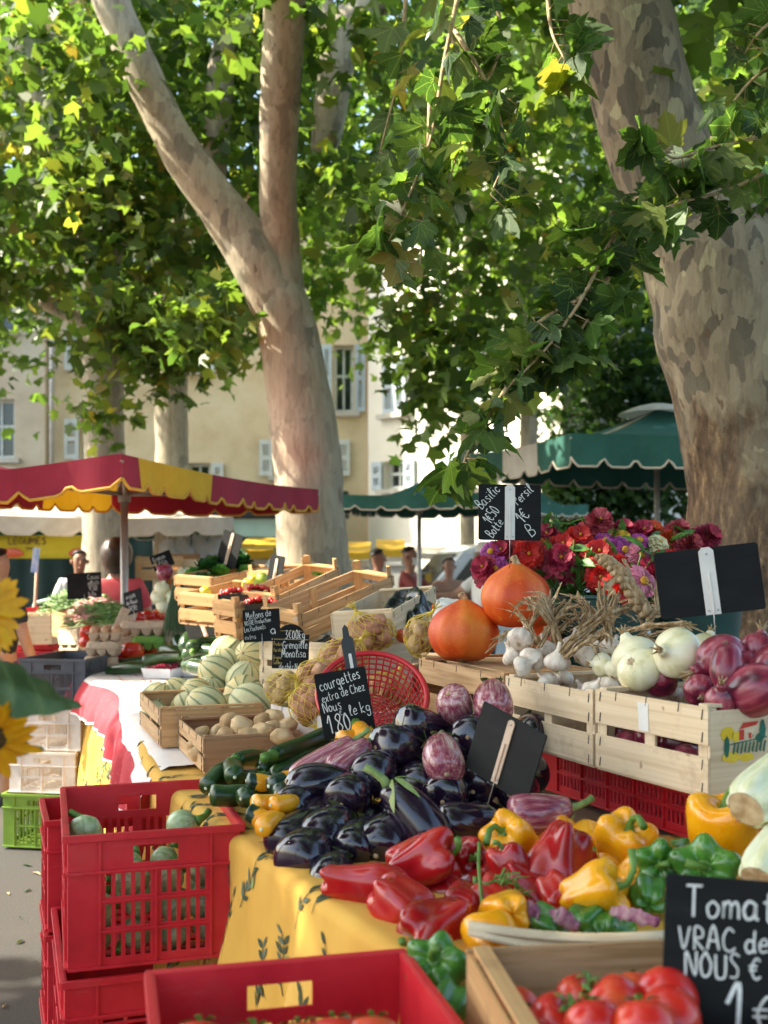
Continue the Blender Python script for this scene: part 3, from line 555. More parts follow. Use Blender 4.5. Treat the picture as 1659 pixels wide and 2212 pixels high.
plane_tree('left plane tree behind the crimson parasol, its trunk grey on one side', P(226, 1210, d2).x, d2,
    [[((P(226, 0, d2).x, d2, -.1), .3)]+tr([(226, 1100, 92, 0), (226, 980, 86, 0), (226, 860, 84, 0), (222, 770, 92, 0), (228, 720, 86, 0)], d2),
     tr([(222, 760, 60, 0), (190, 700, 46, 0), (140, 670, 40, 0), (90, 650, 34, 0)], d2), tr([(232, 760, 60, 0), (215, 640, 52, 0), (200, 500, 46, 0), (190, 350, 42, 0), (185, 180, 40, 0), (170, 0, 38, 0)], d2),
     tr([(236, 740, 56, 0), (290, 680, 30, 0), (330, 700, 20, 0)], d2), tr([(200, 480, 40, 0), (120, 300, 36, 0), (60, 130, 44, 0), (20, 0, 44, 0)], d2), tr([(215, 620, 44, 0), (270, 480, 34, 0), (260, 380, 30, 0)], d2)],
    [((-3.9, 12.2, 7.0), (3.0, 2.4, 3.0), 84, 50, .36, .15, 4.6), ((-3.5, 11.4, 5.0), (1.5, .8, .8), 18, 46, .28, .145, 4.3), ((-2.2, 11.2, 4.0), (.8, .5, .7), 15, 44, .24, .14, 3.2), ((-4.3, 11.2, 4.6), (.5, .4, .6), 7, 36, .22, .14, 4.0), ((-3.15, 11, 3.0), (.5, .3, .12), 3, 18, .16, .13, 2.8)], 'leaf_c', 32, 1)
d3 = 14.0
plane_tree('slim pale plane trunk standing between the left and the central tree', P(372, 1210, d3).x, d3,
    [[((P(372, 0, d3).x, d3, -.1), .26)]+tr([(372, 1100, 74, 0), (371, 900, 70, 0), (370, 700, 72, 0), (368, 560, 70, 0), (362, 440, 66, 0), (350, 320, 56, 0)], d3),
     tr([(355, 600, 34, 0), (310, 480, 30, 0), (270, 380, 26, 0)], d3), tr([(366, 480, 44, 0), (400, 300, 40, 0), (420, 100, 36, 0)], d3)],
    [((-2.4, 14.2, 7.6), (3.2, 2.2, 3.2), 64, 44, .40, .155, 4.4), ((-1.7, 13.4, 4.7), (1.4, .8, .8), 16, 42, .3, .15, 3.8)], 'leaf_b', 33, 1)
for k, (lab, u, d, specs, mat, uts) in enumerate([
    ('plane tree in the middle distance with sunlit leaves over the white house', 1010, 17.5, [((.6, 17.5, 8.4), (3.0, 2.2, 3.6), 84, 42, .44, .17, 4.6), ((1.8, 16.8, 5.0), (1.4, .8, .9), 14, 40, .40, .17, 3.6)], 'leaf_b', [(1010, 700, 30, 0), (1020, 500, 34, 0), (1030, 300, 40, 0)]),
    ('thin dark trunked plane tree left of the leaning trunk', 1142, 17, [((3.0, 17, 8.2), (2.8, 2.2, 3.6), 90, 42, .44, .17, 4.6)], 'leaf_b', [(1142, 800, 36, 0), (1140, 600, 38, 0), (1136, 420, 36, 0), (1132, 200, 30, 0)]),
    ('plane tree far back on the right with a dark trunk', 1345, 24, [((6.6, 24, 9.0), (4.2, 3, 5), 130, 44, .58, .21, 4.0), ((5.6, 23.4, 4.4), (2.4, 1.2, 1.4), 30, 46, .5, .2, 2.9), ((4.4, 19.4, 5.4), (1.2, .8, 1.3), 24, 44, .4, .18, 3.6)], 'leaf_d', [(1345, 1050, 40, 0), (1348, 850, 40, 0), (1350, 650, 36, 0), (1350, 400, 30, 0)]),
    ('plane tree at the far right edge, its crown behind the big leaning trunk', 1720, 15, [((5.2, 15, 7.6), (2.8, 2.4, 3.6), 90, 44, .44, .17, 4.2)], 'leaf_a', [(1720, 1000, 66, 0), (1730, 700, 60, 0), (1730, 400, 50, 0)]),
    ('plane tree at the far left edge, its dark crown filling the corner', -120, 17, [((-6.4, 17, 8.0), (3.2, 2.4, 4.0), 100, 44, .46, .18, 4.2)], 'leaf_a', [(-120, 900, 60, 0), (-110, 600, 56, 0), (-60, 300, 44, 0)])]):
    plane_tree(lab, P(u, HV, d).x, d, [[((P(u, HV, d).x, d, -.1), rad_px(uts[0][2]*1.15, d))]+tr(uts, d)], specs, mat, 60+k, 0 if d > 16 else 1)
# low dark shrubs and hedge far behind the green parasol
for k, (u, v, d, rx, rz) in enumerate([(1300, 960, 18.6, .9, 1.7), (1400, 930, 18.2, 1.1, 2.1), (1235, 1080, 18.4, .45, .9), (1480, 980, 18, 1.1, 1.9)]):
    t = thing('shrub', ['dark leafy bush behind the green parasol, left of its pole', 'tall dark bush right behind the green parasol top', 'low bush beside the small far parasol', 'dark bush close to the thick flaking trunk'][k], 'bush', (P(u, HV, d).x, d, 0), group='dark bushes behind the parasol')
    c = P(u, v, d); cs = ell(26, (c.x, d, max(rz, c.z)), (rx, .8, rz+.3), 400+k, .2); p = cluster_pts(cs, 60, .26, .9, 420+k); leaves('foliage', M['leaf_d'], t, p, np.random.default_rng(k).uniform(.09, .16, len(p)), 0, seed=430+k)
    b = MB(); [b.tube([(c.x+.2*s, d, 0), (c.x+.35*s, d+.05, max(rz, c.z))], [.05, .02], 7) for s in (-1, 0, 1)]; at_tree(t, 'stem', b, M['bark'])
# ---------------------------------------------------------------- tables and cloths
TZ = .95
def poly_top(mb, pts, z0, z1, m=0):
    n = len(pts); mb.add([(x, y, z0) for x, y in pts]+[(x, y, z1) for x, y in pts], [tuple(range(n))[::-1], tuple(range(n, 2*n))]+[(i, (i+1) % n, n+(i+1) % n, n+i) for i in range(n)], m, False)
def table(label, pts, legs):
    t = thing('trestle_table', label, 'table', (pts[0][0], pts[0][1], 0)); inv = Matrix.Translation(-t.location)
    b = MB(); poly_top(b, pts, TZ-.05, TZ-.012); o = b.build('table_top', M['table_wood'], t); o.matrix_parent_inverse = inv
    for x, y in legs:
        b = MB(); b.box((x, y, (TZ-.06)/2), (.06, .06, TZ-.06)); o = b.build('leg', M['table_wood'], t); o.matrix_parent_inverse = inv
table('wooden trestle table under the yellow cloth with the aubergines and peppers', [(.08, 1.82), (1.35, 2.24), (.75, 4.0), (-.82, 3.95), (-.68, 3.46), (-.36, 2.69), (.02, 1.93)], [(.2, 2.05), (1.2, 2.35), (.6, 3.8), (-.6, 3.6)])
table('wooden trestle table under the red bordered white cloth with the cucumbers', [(-.86, 4.02), (.5, 4.06), (-.5, 7.3), (-2.03, 7.28), (-1.62, 6.24)], [(-.7, 4.3), (.3, 4.2), (-.7, 7.1), (-1.8, 7.1)])
class Edge:
    def __init__(s, pts, n=140):
        p = bez([Vector((x, y, 0)) for x, y in pts], 14); s.c = [0]
        for a, b in zip(p, p[1:]): s.c.append(s.c[-1]+(b-a).length)
        s.p = p; s.L = s.c[-1]
    def at(s, q):
        q = max(0, min(s.L-1e-6, q)); i = max(0, next((k for k, c in enumerate(s.c) if c > q), len(s.c)-1)-1); f = (q-s.c[i])/(s.c[i+1]-s.c[i]); p = s.p[i].lerp(s.p[i+1], f)
        return p
    def frame(s, q):
        t = (s.at(q+.05)-s.at(q-.05)).normalized(); return s.at(q), Vector((t.y, -t.x, 0))     # outward = right of travel
def cloth_fn(E, drop, inner, z, fold=1.0, ph=0):
    """(q along the edge, t): t<0 on top going inward, t>0 hanging down"""
    def fn(q, t):
        p, o = E.frame(q); r = .028
        if t <= 0: return p+o*(t) + UP*(z+.004*math.sin(q*23+t*31+ph)*min(1, -t*8))
        a = min(t/(r*1.57), 1)*math.pi/2; dn = max(0, t-r*1.57); D = dn/max(.3, drop(q))
        f = fold*min(1, dn*4)*(.020*math.sin(q*15+ph+dn*.8)+.015*math.sin(q*31+1.7+ph-dn*1.5)+.012*math.sin(q*7.3+.6)+.007*math.sin(q*52+dn*6)+.012*mnoise.noise(Vector((q*5, dn*7, ph))))+.05*min(1, dn*2)*fold
        return p+o*(r*math.sin(a)+f)+UP*(z-r*(1-math.cos(a))-dn+.006*math.sin(q*18)*min(1, dn*6))
    return fn
E1 = Edge([(-1.35, 4.75), (-.72, 3.42), (-.37, 2.71), (.0, 1.955), (.035, 1.86), (.12, 1.80), (.5, 1.93), (1.3, 2.19)][::-1])
E1 = Edge([(1.3, 2.19), (.5, 1.93), (.13, 1.815), (.055, 1.835), (.005, 1.93), (-.37, 2.70), (-.70, 3.46), (-.99, 4.46), (-1.28, 5.3), (-1.64, 6.24), (-2.06, 7.3)][::-1])
# travel from the far end towards the camera: the outside is on the right hand
def sheet(mb, fn, q0, q1, nq, ts, mfn):
    qs = [q0+(q1-q0)*i/nq for i in range(nq+1)]; vs = [fn(q, t) for t in ts(0) for q in qs] if False else [fn(q, t) for j in range(len(ts(q0))) for q in qs for t in [ts(q)[j]]]
    nt_ = len(ts(q0)); b = len(mb.v); mb.v.extend([tuple(v) for v in vs])
    for j in range(nt_-1):
        for i in range(nq): mb.f.append((b+j*(nq+1)+i, b+(j+1)*(nq+1)+i, b+(j+1)*(nq+1)+i+1, b+j*(nq+1)+i+1)); mb.m.append(mfn(j, i)); mb.s.append(True)
sgn = 1 if E1.frame(.5)[1].x < 0 else -1
if sgn < 0:
    _f = E1.frame; E1.frame = lambda q: (_f(q)[0], -_f(q)[1])
def f_ycloth(nt):
    n = noise_tex(nt, coords(nt, 3, (1, 1, .4), False), 4); f = noise_tex(nt, coords(nt, 420, (1, 1, 1), False), 2)
    return ramp(nt, n, [(.3, (.62,.31,.045)), (.55, (.72,.40,.07)), (.75, (.76,.46,.11))]), f
M['cloth_yellow'] = special('yellow_printed_cotton', f_ycloth, .85, 0, .15)
M['print_dark'] = pm('olive_leaf_print', [(.035,.05,.025), (.08,.10,.05)], 60, rough=.9)
M['print_grey'] = pm('grey_leaf_print', [(.10,.12,.08), (.16,.18,.11)], 60, rough=.9)
M['print_olive'] = pm('green_olive_print', [(.20,.24,.05), (.30,.34,.10)], 60, rough=.9)
mb = MB(); fn1 = cloth_fn(E1, lambda q: .8, .6, TZ)
T1_ = [-.62, -.45, -.3, -.2, -.12, -.06, -.02, 0, .008, .016, .026, .036, .045, .06, .09, .13, .18, .24, .3, .36, .43, .5, .57, .64, .71, .78, .84]
sheet(mb, fn1, 0, E1.L, 260, lambda q: T1_, lambda j, i: 0)
def on_cloth(fn, q, t, lift=.0025):
    p = Vector(fn(q, t)); a = Vector(fn(q+.004, t))-p; b = Vector(fn(q, t+.004))-p; n = a.cross(b).normalized(); _, o = E1.frame(q)
    if n.dot(o+UP*.6) < 0: n = -n
    return p+n*lift
def sprig(mb, fn, q, t, s, ang, r):
    ca, sa = math.cos(ang), math.sin(ang); L = lambda x, y: on_cloth(fn, q+(x*ca-y*sa)*s, t+(x*sa+y*ca)*s)
    stem = [(.10*math.sin(k*.9+r.random()), -.9+k*.3) for k in range(7)]
    def blade(x0, y0, a, ln, wd, m):
        dx, dy = math.cos(a), math.sin(a); nx, ny = -dy, dx; pr = [(0, .0), (.25, .8), (.55, 1), (.8, .6), (1, 0)]
        up = [L(x0+dx*ln*p+nx*wd*h, y0+dy*ln*p+ny*wd*h) for p, h in pr]; dn = [L(x0+dx*ln*p-nx*wd*h, y0+dy*ln*p-ny*wd*h) for p, h in pr[1:-1]]
        mb.add(up+dn[::-1], [tuple(range(len(up)+len(dn)))], m, False)
    for (xa, ya), (xb, yb) in zip(stem, stem[1:]): mb.add([L(xa-.02, ya), L(xa+.02, ya), L(xb+.02, yb), L(xb-.02, yb)], [(0, 1, 2, 3)], 1, False)
    for x, y in stem[:-1]:
        for sd in (-1, 1):
            if r.random() < .75: blade(x, y, -math.pi/2+sd*r.uniform(.3, .95)+math.pi*(r.random() < .12), r.uniform(.34, .58), r.uniform(.055, .095), rs.choice([1, 1, 3]))
    if r.random() < .55: blade(stem[3][0]+.12, stem[3][1], -math.pi/2+.5, .36, .16, 2)
rs = random.Random(5)
q = .15
while q < E1.L-.15:
    for k in range(6):
        if rs.random() < .8: sprig(mb, fn1, q+rs.uniform(-.05, .05), -.09+k*.15+rs.uniform(-.03, .03)+(.07 if int(q/.15) % 2 else 0), rs.uniform(.058, .078), rs.uniform(-.4, .4)+rs.choice([0, 0, math.pi]), rs)
    q += .15
tag(mb.build('tablecloth', [M['cloth_yellow'], M['print_dark'], M['print_olive'], M['print_grey']]), 'yellow tablecloth printed with olive sprigs hanging over the table edge', 'tablecloth')
# white cloth with a red border on the far table
M['cloth_white'] = pm('white_cotton', [(.66,.58,.54), (.76,.69,.66)], 4, rough=.9, bump=.15)
M['cloth_red'] = pm('crimson_cotton', [(.40,.014,.028), (.50,.03,.05)], 5, rough=.85, bump=.15, specks=(60, .2, (.56,.16,.12)))
E2 = Edge([(-1.72, 6.42), (-1.65, 6.24), (-1.27, 5.3), (-.97, 4.46), (-.66, 3.44)]); _f2 = E2.frame
if _f2(.5)[1].x > 0: E2.frame = lambda q: (_f2(q)[0], -_f2(q)[1])
drop2 = lambda q: .195+.02*math.sin(q*4)+.13*max(0, (q/E2.L-.5)/.5)+.03*math.sin(q*9)*max(0, q/E2.L-.4)
fn2_ = cloth_fn(E2, drop2, .5, TZ+.012, 1.0, .8); fn2 = lambda q, t: Vector(fn2_(q, t))+E2.frame(q)[1]*(.004+.060*max(0,min(1, t*9)))
def ts2(q):
    D = drop2(q); b = .175; return [-.5, -.36, -.26, -.18, -.12, -.07, -.03, 0]+[max(0, D-b)*k/4 for k in (1, 2, 3)]+[D-b+.0*k for k in (0,)]+[D-b+b*k/6 for k in (1, 2, 3, 4, 5)]+[D-.010, D]
mb = MB(); sheet(mb, fn2, 0, E2.L, 120, ts2, lambda j, i: 1 if 11 <= j <= 16 else 0)
for tt in (-.10, .004):
    for i in range(60):
        q0 = i*E2.L/60; mb.add([Vector(fn2(q0, tt-.12+.0))+UP*.003, Vector(fn2(q0+E2.L/60, tt-.12))+UP*.003, Vector(fn2(q0+E2.L/60, tt-.124))+UP*.003, Vector(fn2(q0, tt-.124))+UP*.003], [(0, 1, 2, 3)], 1, False)
for i in range(7):
    q0 = .3+i*.45; c = [Vector(fn2(q0+.05*math.cos(a)*(.5+.5*math.sin(3*a)), -.28+.05*math.sin(a)))+UP*.004 for a in [k*.35 for k in range(14)]]; mb.ribbon(c, .012, UP, 1)
tag(mb.build('tablecloth', [M['cloth_white'], M['cloth_red']]), 'white tablecloth with a crimson border hanging off the far table', 'tablecloth')
# far end of the market: a second yellow cloth by the far red crate comes out of the long yellow one

# ---------------------------------------------------------------- crates
def basis(ex, up=UP):
    ex = Vector(ex).normalized(); up = Vector(up); ey = up.cross(ex).normalized(); ez = ex.cross(ey)
    return Matrix((ex, ey, ez)).transposed().to_quaternion()
def staples(mb, x0, x1, z, y, s, step=.07):
    x = x0
    while x <= x1:
        mb.tube([(x, y, z-.012), (x+.002, y-.0012*s, z), (x, y, z+.012)], .0010, 4, 1); x += step
def wood_crate(label, L, W, H, loc, quat, mat='wood_pale', boards=2, end='solid', post=.026, gap=.024, base=True, group='slatted wooden crates', mat2=None, ends=(1, 1), posts_up=0, th=.0055):
    """X along the long sides; origin under the middle of the floor"""
    t = thing('wooden_crate', label, 'crate', loc, quat=quat, group=group); vm = lambda nm, sx: [M.get(nm+sx, M[nm]), M['staple']]; m = vm(mat, ''); mp = vm(mat2 or mat, '_y'); mz = vm(mat2 or mat, '_z')
    hb = (H-gap*(boards-1)-.006)/boards
    for s in (-1, 1):
        for k in range(boards):
            b = MB(); z = .006+hb/2+k*(hb+gap); y = s*(W/2-th/2)
            b.box((0, y, z), (L, th, hb)); x0 = -L/2+.016
            for xx in (-L/2+.018, L/2-.018):
                for zz in (z-hb*.3, z+hb*.3): b.tube([(xx, s*(W/2+.0008), zz-.011), (xx+.003, s*(W/2+.0008), zz+.011)], .0016, 4, 1)
            if k == boards-1:
                for q_ in range(3): xx = -L*.3+q_*L*.28; b.tube([(xx, s*(W/2+.0006), z+hb/2-.02), (xx+.003, s*(W/2+.0006), z+hb/2+.0008), (xx+.002, s*(W/2-th-.0006), z+hb/2-.006)], .0014, 4, 1)
            b.build('side_board', m, t, bevel=.0012)
        if boards > 1:
            b = MB(); b.box((.0, s*(W/2-th-.0035), H/2), (.035, .006, H-.012)); b.build('batten', mz, t)
        if (ends[0] if s < 0 else ends[1]):
            if end == 'solid':
                b = MB(); b.box((s*(L/2-.0045), 0, H*.47+.003), (.008, W-2*th-.002, H*.94)); b.build('end_panel', mp, t, bevel=.001)
                for zz in (H*.2, H*.75): pass
            else:
                for k in range(2):
                    b = MB(); b.box((s*(L/2-.0045), 0, .02+H*.2+k*H*.5), (.008, W-2*th-.002, H*.36)); b.build('end_panel', mp, t, bevel=.001)
            b = MB(); b.box((s*(L/2-post*.5-.009), 0, H+.001), (post, W-2*th-.002, .008)); b.build('end_rail', mp, t, bevel=.001)
    for sx in (-1, 1):
        for sy in (-1, 1):
            x, y = sx*(L/2-.0095), sy*(W/2-th-.001); b = MB(); p = [(x, y), (x-sx*post, y), (x, y-sy*post)]; z1 = H-.004+posts_up
            b.add([(a, c, .006) for a, c in p]+[(a, c, z1) for a, c in p], [(0, 1, 2), (3, 4, 5), (0, 1, 4, 3), (1, 2, 5, 4), (2, 0, 3, 5)], 0, False); b.build('corner_post', mz, t)
    if base:
        b = MB(); n = 4
        for k in range(n): b.box((0, -W/2+W*(k+.5)/n, .003), (L-.002, W/n-.012, .0055))
        b.build('base_board', m, t)
    return t
def plastic_crate(name, label, L, W, H, loc, quat, mat, group=None, rows=3, per=5, groups=2, handle=True, top=.095, th=.005, side_rows=None, vert=True, dent=None):
    t = thing(name, label, 'crate', loc, quat=quat, group=group); m = M[mat]
    def wall(nm, ln, fn, sgn_, groups_, handle_):
        holes = []; mg = ln*.20 if ln < .5 else ln*.12; x0, x1 = -ln/2+mg, ln/2-mg; z0, z1 = .03, H-top; gw = (x1-x0-.016*(groups_-1))/groups_; rh = (z1-z0-.016*(rows-1))/rows
        for g_ in range(groups_):
            for r_ in range(rows):
                if vert:
                    for k in range(per):
                        a = x0+g_*(gw+.016)+gw*(k+.22)/per; holes.append((a, a+gw/per*.56, z0+r_*(rh+.016), z0+r_*(rh+.016)+rh))
                else:
                    for k in range(per):
                        c = z0+r_*(rh+.016)+rh*(k+.25)/per; holes += [(x0+g_*(gw+.016)+.004, x0+g_*(gw+.016)+gw*.46, c, c+rh/per*.5), (x0+g_*(gw+.016)+gw*.54, x0+g_*(gw+.016)+gw-.004, c, c+rh/per*.5)]
        if handle_: holes.append((-ln*.13, ln*.13, H-top+.022, H-.034))
        xs = sorted({-ln/2, ln/2} | {round(v, 5) for h in holes for v in h[:2]}); zs = sorted({.004, H-.001} | {round(v, 5) for h in holes for v in h[2:]})
        def solid(i, j):
            a, c = (xs[i]+xs[i+1])/2, (zs[j]+zs[j+1])/2; return not any(h[0] < a < h[1] and h[2] < c < h[3] for h in holes)
        b = MB(); b.panel(xs, zs, solid, th, fn)
        def rib(xa, xb, za, zb, d=.007):
            vs = [fn(x, y, z) for x in (xa, xb) for y in (-d, .001) for z in (za, zb)]; b.add(vs, [(0,1,3,2),(4,6,7,5),(0,4,5,1),(2,3,7,6),(0,2,6,4),(1,5,7,3)], 0, False)
        rib(-ln/2-.008, ln/2+.008, H-.016, H, .011); rib(-ln/2-.004, ln/2+.004, H-top+.004, H-top+.011, .009); rib(-ln/2, ln/2, .006, .013, .008)
        for g_ in range(groups_+1): xx = x0-.008+g_*(gw+.016); rib(xx-.003, xx+.003, .013, H-top+.004 if handle_ and 0 < g_ < groups_ else H-.016, .0065)
        for r_ in range(rows-1): zz = z0+(r_+1)*(rh+.016)-.008; rib(x0-.008, x1+.008, zz-.003, zz+.003, .006)
        b.build(nm, m, t, bevel=.0008)
    wall('end_wall', W, lambda x, y, z: (-L/2+y, -x, z), 1, groups, handle); wall('end_wall', W, lambda x, y, z: (L/2-y, x, z), 1, groups, handle)
    wall('side_wall', L-.012, lambda x, y, z: (x, -W/2+y, z), 1, groups+1, False); wall('side_wall', L-.012, lambda x, y, z: (-x, W/2-y, z), 1, groups+1, False)
    b = MB(); n = 9
    for k in range(n): b.box((-L/2+L*(k+.5)/n, 0, .006), (L/n*.6, W-.012, .006))
    for k in range(5): b.box((0, -W/2+W*(k+.5)/5, .0115), (L-.012, .012, .005))
    b.build('base', m, t)
    return t
tdir = Vector((-.29, .957, 0)).normalized()                       # along the aisle, away from the camera
ndir = Vector((tdir.y, -tdir.x, 0))
qA = basis(-tdir)                                                 # crate X axis points at the camera
def crate_at(front_left, L, W): return front_left+tdir*L/2+ndir*W/2
RL, RW, RH = .56, .395, .315
fl = P(146, 2073, 2.52); fl.z = .66
plastic_crate('plastic_crate', 'red plastic crate holding the round courgettes, topmost of the near stack', RL, RW, RH, crate_at(fl, RL, RW), qA, 'red_plastic', 'red plastic crates')
fl2 = fl+Vector((-.012, -.012, 0)); fl2.z = .335
plastic_crate('plastic_crate', 'dusty dark red crate with sideways slots, directly under the round courgettes', RL, RW, RH, crate_at(fl2, RL, RW), basis(-tdir+ndir*.03), 'red_plastic', 'red plastic crates', rows=2, per=6, vert=False, handle=False)
fl3 = fl2+Vector((0, 0, 0)); fl3.z = .008
plastic_crate('plastic_crate', 'bottom red crate of the near stack standing on the asphalt', RL, RW, RH, crate_at(fl3, RL, RW), qA, 'red_plastic', 'red plastic crates', rows=2, per=6, vert=False, handle=False)
fb = fl+tdir*.60-ndir*.05
for z, lab in ((.008, 'lower empty red crate behind the near stack, on the asphalt'), (.292, 'second empty red crate behind the near stack'), (.565, 'upper empty red crate behind the near stack, sticking out to the left')):
    fb.z = z; plastic_crate('plastic_crate', lab, .30, RW, .27 if z < .5 else RH, crate_at(fb, .30, RW), basis(-tdir+ndir*.05), 'red_plastic', 'red plastic crates')
# front crate with tomatoes in the bottom foreground
ff = P(327, 2105, 1.72); zf = .662
qF = basis(Vector((.02, -1, 0)).normalized()+Vector((.10, 0, 0)))
exF = Vector((.24, -.97, 0)).normalized(); nF = Vector((.97, .24, 0)).normalized()
for z, lab in ((zf, 'blurred red crate of tomatoes at the bottom edge, its rim nicked at one corner'), (.335, 'red crate under the blurred tomato crate'), (.008, 'lowest red crate under the blurred tomato crate')):
    if z == zf: plastic_crate('plastic_crate', lab, .56, .40, .30, Vector((ff.x, ff.y, z))+exF*.28+nF*.2, basis(exF), 'red_plastic', 'red plastic crates', rows=2)
    else: plastic_crate('plastic_crate', lab, .56, .40, .315, Vector((ff.x, ff.y, z))+exF*.28+nF*.2, basis(exF), 'red_plastic', 'red plastic crates', rows=2)
# the low red crate carrying the onion and garlic crates
exR = Vector((.41, -.912, 0)).normalized(); eyR = Vector((-exR.y, exR.x, 0))
kR = P(1150, 1800, 3.12); kR.z = TZ+.004
plastic_crate('plastic_crate', 'low red crate on the table carrying the onion and garlic crates', .74, .36, .132, kR+exR*.37+eyR*.21, basis(exR), 'red_plastic', 'red plastic crates', rows=2, per=6, groups=4, top=.03, handle=False)
# left stack
qs = basis(Vector((-.16, -1, 0)))
for k, (u, v, nm, m, lab, h, kw) in enumerate([(74, 1843, 'plastic_crate', 'green_plastic', 'lime green crate at the bottom of the mixed stack on the left', .30, {}), (88, 1722, 'plastic_crate', 'white_plastic', 'lower of the two white slotted crates in the left stack', .232, dict(per=9)),
        (100, 1630, 'plastic_crate', 'white_plastic', 'upper of the two white slotted crates in the left stack', .232, dict(per=9)), (110, 1541, 'plastic_crate', 'grey_plastic', 'dark grey crate on top of the left stack', .275, dict(rows=2, per=9))]):
    zz = .008+[0, .303, .538, .773][k]; plastic_crate(nm, lab, .56, .385, h, (P(u, HV, 6.12).x+.05, 6.12+.28, zz), qs, m, 'stacked crates on the left', top=.085, **({'rows': 2} | kw))
plastic_crate('plastic_crate', 'far red crate standing beside the yellow cloth end', .5, .36, .30, (P(80, HV, 8.3).x, 8.55, .93), basis(Vector((-.1, -1, 0))), 'red_plastic', 'red plastic crates', rows=2, per=7)
plastic_crate('plastic_crate', 'far red crate under the one beside the yellow cloth end', .5, .36, .30, (P(80, HV, 8.3).x, 8.55, .62), basis(Vector((-.1, -1, 0))), 'red_plastic', 'red plastic crates', rows=2, per=7)
plastic_crate('plastic_crate', 'lowest far red crate of the distant pair by the yellow cloth', .5, .36, .60, (P(80, HV, 8.3).x, 8.55, .008), basis(Vector((-.1, -1, 0))), 'red_plastic', 'red plastic crates', rows=3, per=7)

# risers the back row stands on
def riser(label, c, size, rz, mat='table_wood'):
    t = thing('display_riser', label, 'riser', (c[0], c[1], c[2]), rz); b = MB(); b.box((0, 0, size[2]/2), size); b.build('box', M[mat], t, bevel=.004)
    b = MB(); b.box((0, 0, size[2]+.003), (size[0]+.004, size[1]+.004, .006)); b.build('lid', M[mat], t)
riser('wooden riser hidden under the old crate and the pumpkins', (.42, 3.68, TZ), (.42, .62, .13), -.36)
riser('wooden riser behind the garlic, under the flower bucket', (.84, 3.55, TZ), (.50, .66, .25), -.36)
riser('wooden riser under the tilted empty crates', (.12, 4.75, TZ), (1.0, .7, .22), -.3)
riser('wooden riser under the netted potatoes', (.02, 4.02, TZ), (.62, .30, .155), -.5)

# back row, from the camera outwards
k1 = P(1286, 1662, 2.70); k1.z = 1.092; ex1 = Vector((.45, -.893, 0)); ey1 = Vector((.893, .45, 0))
onion_crate = wood_crate('pale crate of red onions with a painted farmhouse on its end panel', .385, .30, .195, k1+ex1*.1925+ey1*.15, basis(ex1), 'wood_pale', gap=.026)
k2 = P(1092, 1600, 3.11); k2.z = 1.092; ex2 = (k1-k2).normalized(); ey2 = Vector((-ex2.y, ex2.x, 0)); L2 = (k1-k2).length-.012
wood_crate('pale crate of garlic bulbs between the onion crate and the old brown crate', L2, .30, .185, k2+ex2*L2/2+ey2*.15, basis(ex2), 'wood_pale', gap=.024)
k3 = P(905, 1535, 3.66); k3.z = 1.092; ex3 = (k2-k3).normalized(); ey3 = Vector((-ex3.y, ex3.x, 0)); L3 = (k2-k3).length-.012
wood_crate('weathered tan crate with broken slats, the two pumpkins sitting on it', L3, .34, .185, k3+ex3*L3/2+ey3*.17, basis(ex3), 'wood_tan', gap=.03)
riser('wooden board the pumpkins sit on', tuple((k3+ex3*L3*.45+ey3*.2)+UP*.10), (.44, .24, .075), math.atan2(ex3.y, ex3.x), 'wood_tan')
# painted farmhouse on the end panel and a paper tag on the side
def on_end(y, z): return (.385/2+.0008, y, z)
b = MB()
def disc(cx, cy, rx, rz, m, n=18, off=0, seed=0):
    r = random.Random(seed); b.add([(.385/2+.0006+off, cx+math.cos(a)*rx*r.uniform(.85, 1.1), cy+math.sin(a)*rz*r.uniform(.85, 1.1)) for a in [2*math.pi*k/n for k in range(n)]], [tuple(range(n))], m, False)
M['pr'] = pm('red_paint', [(.50,.03,.02), (.56,.05,.03)], 30, rough=.8); M['pg'] = pm('green_paint', [(.015,.11,.07), (.02,.14,.09)], 30, rough=.8); M['py'] = pm('yellow_paint', [(.70,.48,.02), (.78,.56,.05)], 30, rough=.8)
disc(-.095, .135, .020, .017, 2, seed=1); disc(-.070, .128, .014, .012, 2, seed=2); disc(-.085, .085, .026, .012, 2, seed=3, off=.0002); disc(-.04, .082, .022, .010, 2, seed=4)
X_ = .385/2+.0012
b.add([(X_, -.062, .143), (X_, -.012, .150), (X_, -.006, .158), (X_, -.050, .157)], [(0, 1, 2, 3)], 0, False); b.add([(X_, -.062, .120), (X_, -.048, .120), (X_, -.048, .142), (X_, -.062, .142)], [(0, 1, 2, 3)], 0, False); b.add([(X_, -.034, .122), (X_, -.027, .122), (X_, -.027, .134), (X_, -.034, .134)], [(0, 1, 2, 3)], 0, False)
disc(-.098, .108, .008, .024, 1, seed=5, off=.0006); disc(.006, .138, .009, .022, 1, seed=6, off=.0006); disc(-.002, .122, .013, .010, 1, seed=7, off=.0004)
for k in range(9): y0 = -.082+k*.011; b.add([(X_+.0004, y0, .092+.004*(k % 2)), (X_+.0004, y0+.005, .090), (X_+.0004, y0+.010, .114), (X_+.0004, y0+.006, .116)], [(0, 1, 2, 3)], 1, False)
b.add([(X_+.0005, -.090, .111), (X_+.0005, .018, .121), (X_+.0005, .018, .1235), (X_+.0005, -.090, .1135)], [(0, 1, 2, 3)], 1, False)
b.build('painted_emblem', [M['pr'], M['pg'], M['py']], onion_crate)
b = MB(); b.add([(-.030, -.1512, .118), (.004, -.1512, .118), (.002, -.1512, .182), (-.034, -.1512, .182)], [(0, 1, 2, 3)], 0, False); b.build('paper_tag', M['paper'], onion_crate, solid=.0004)
b = MB(); wood_fill = [(.9, .4)]
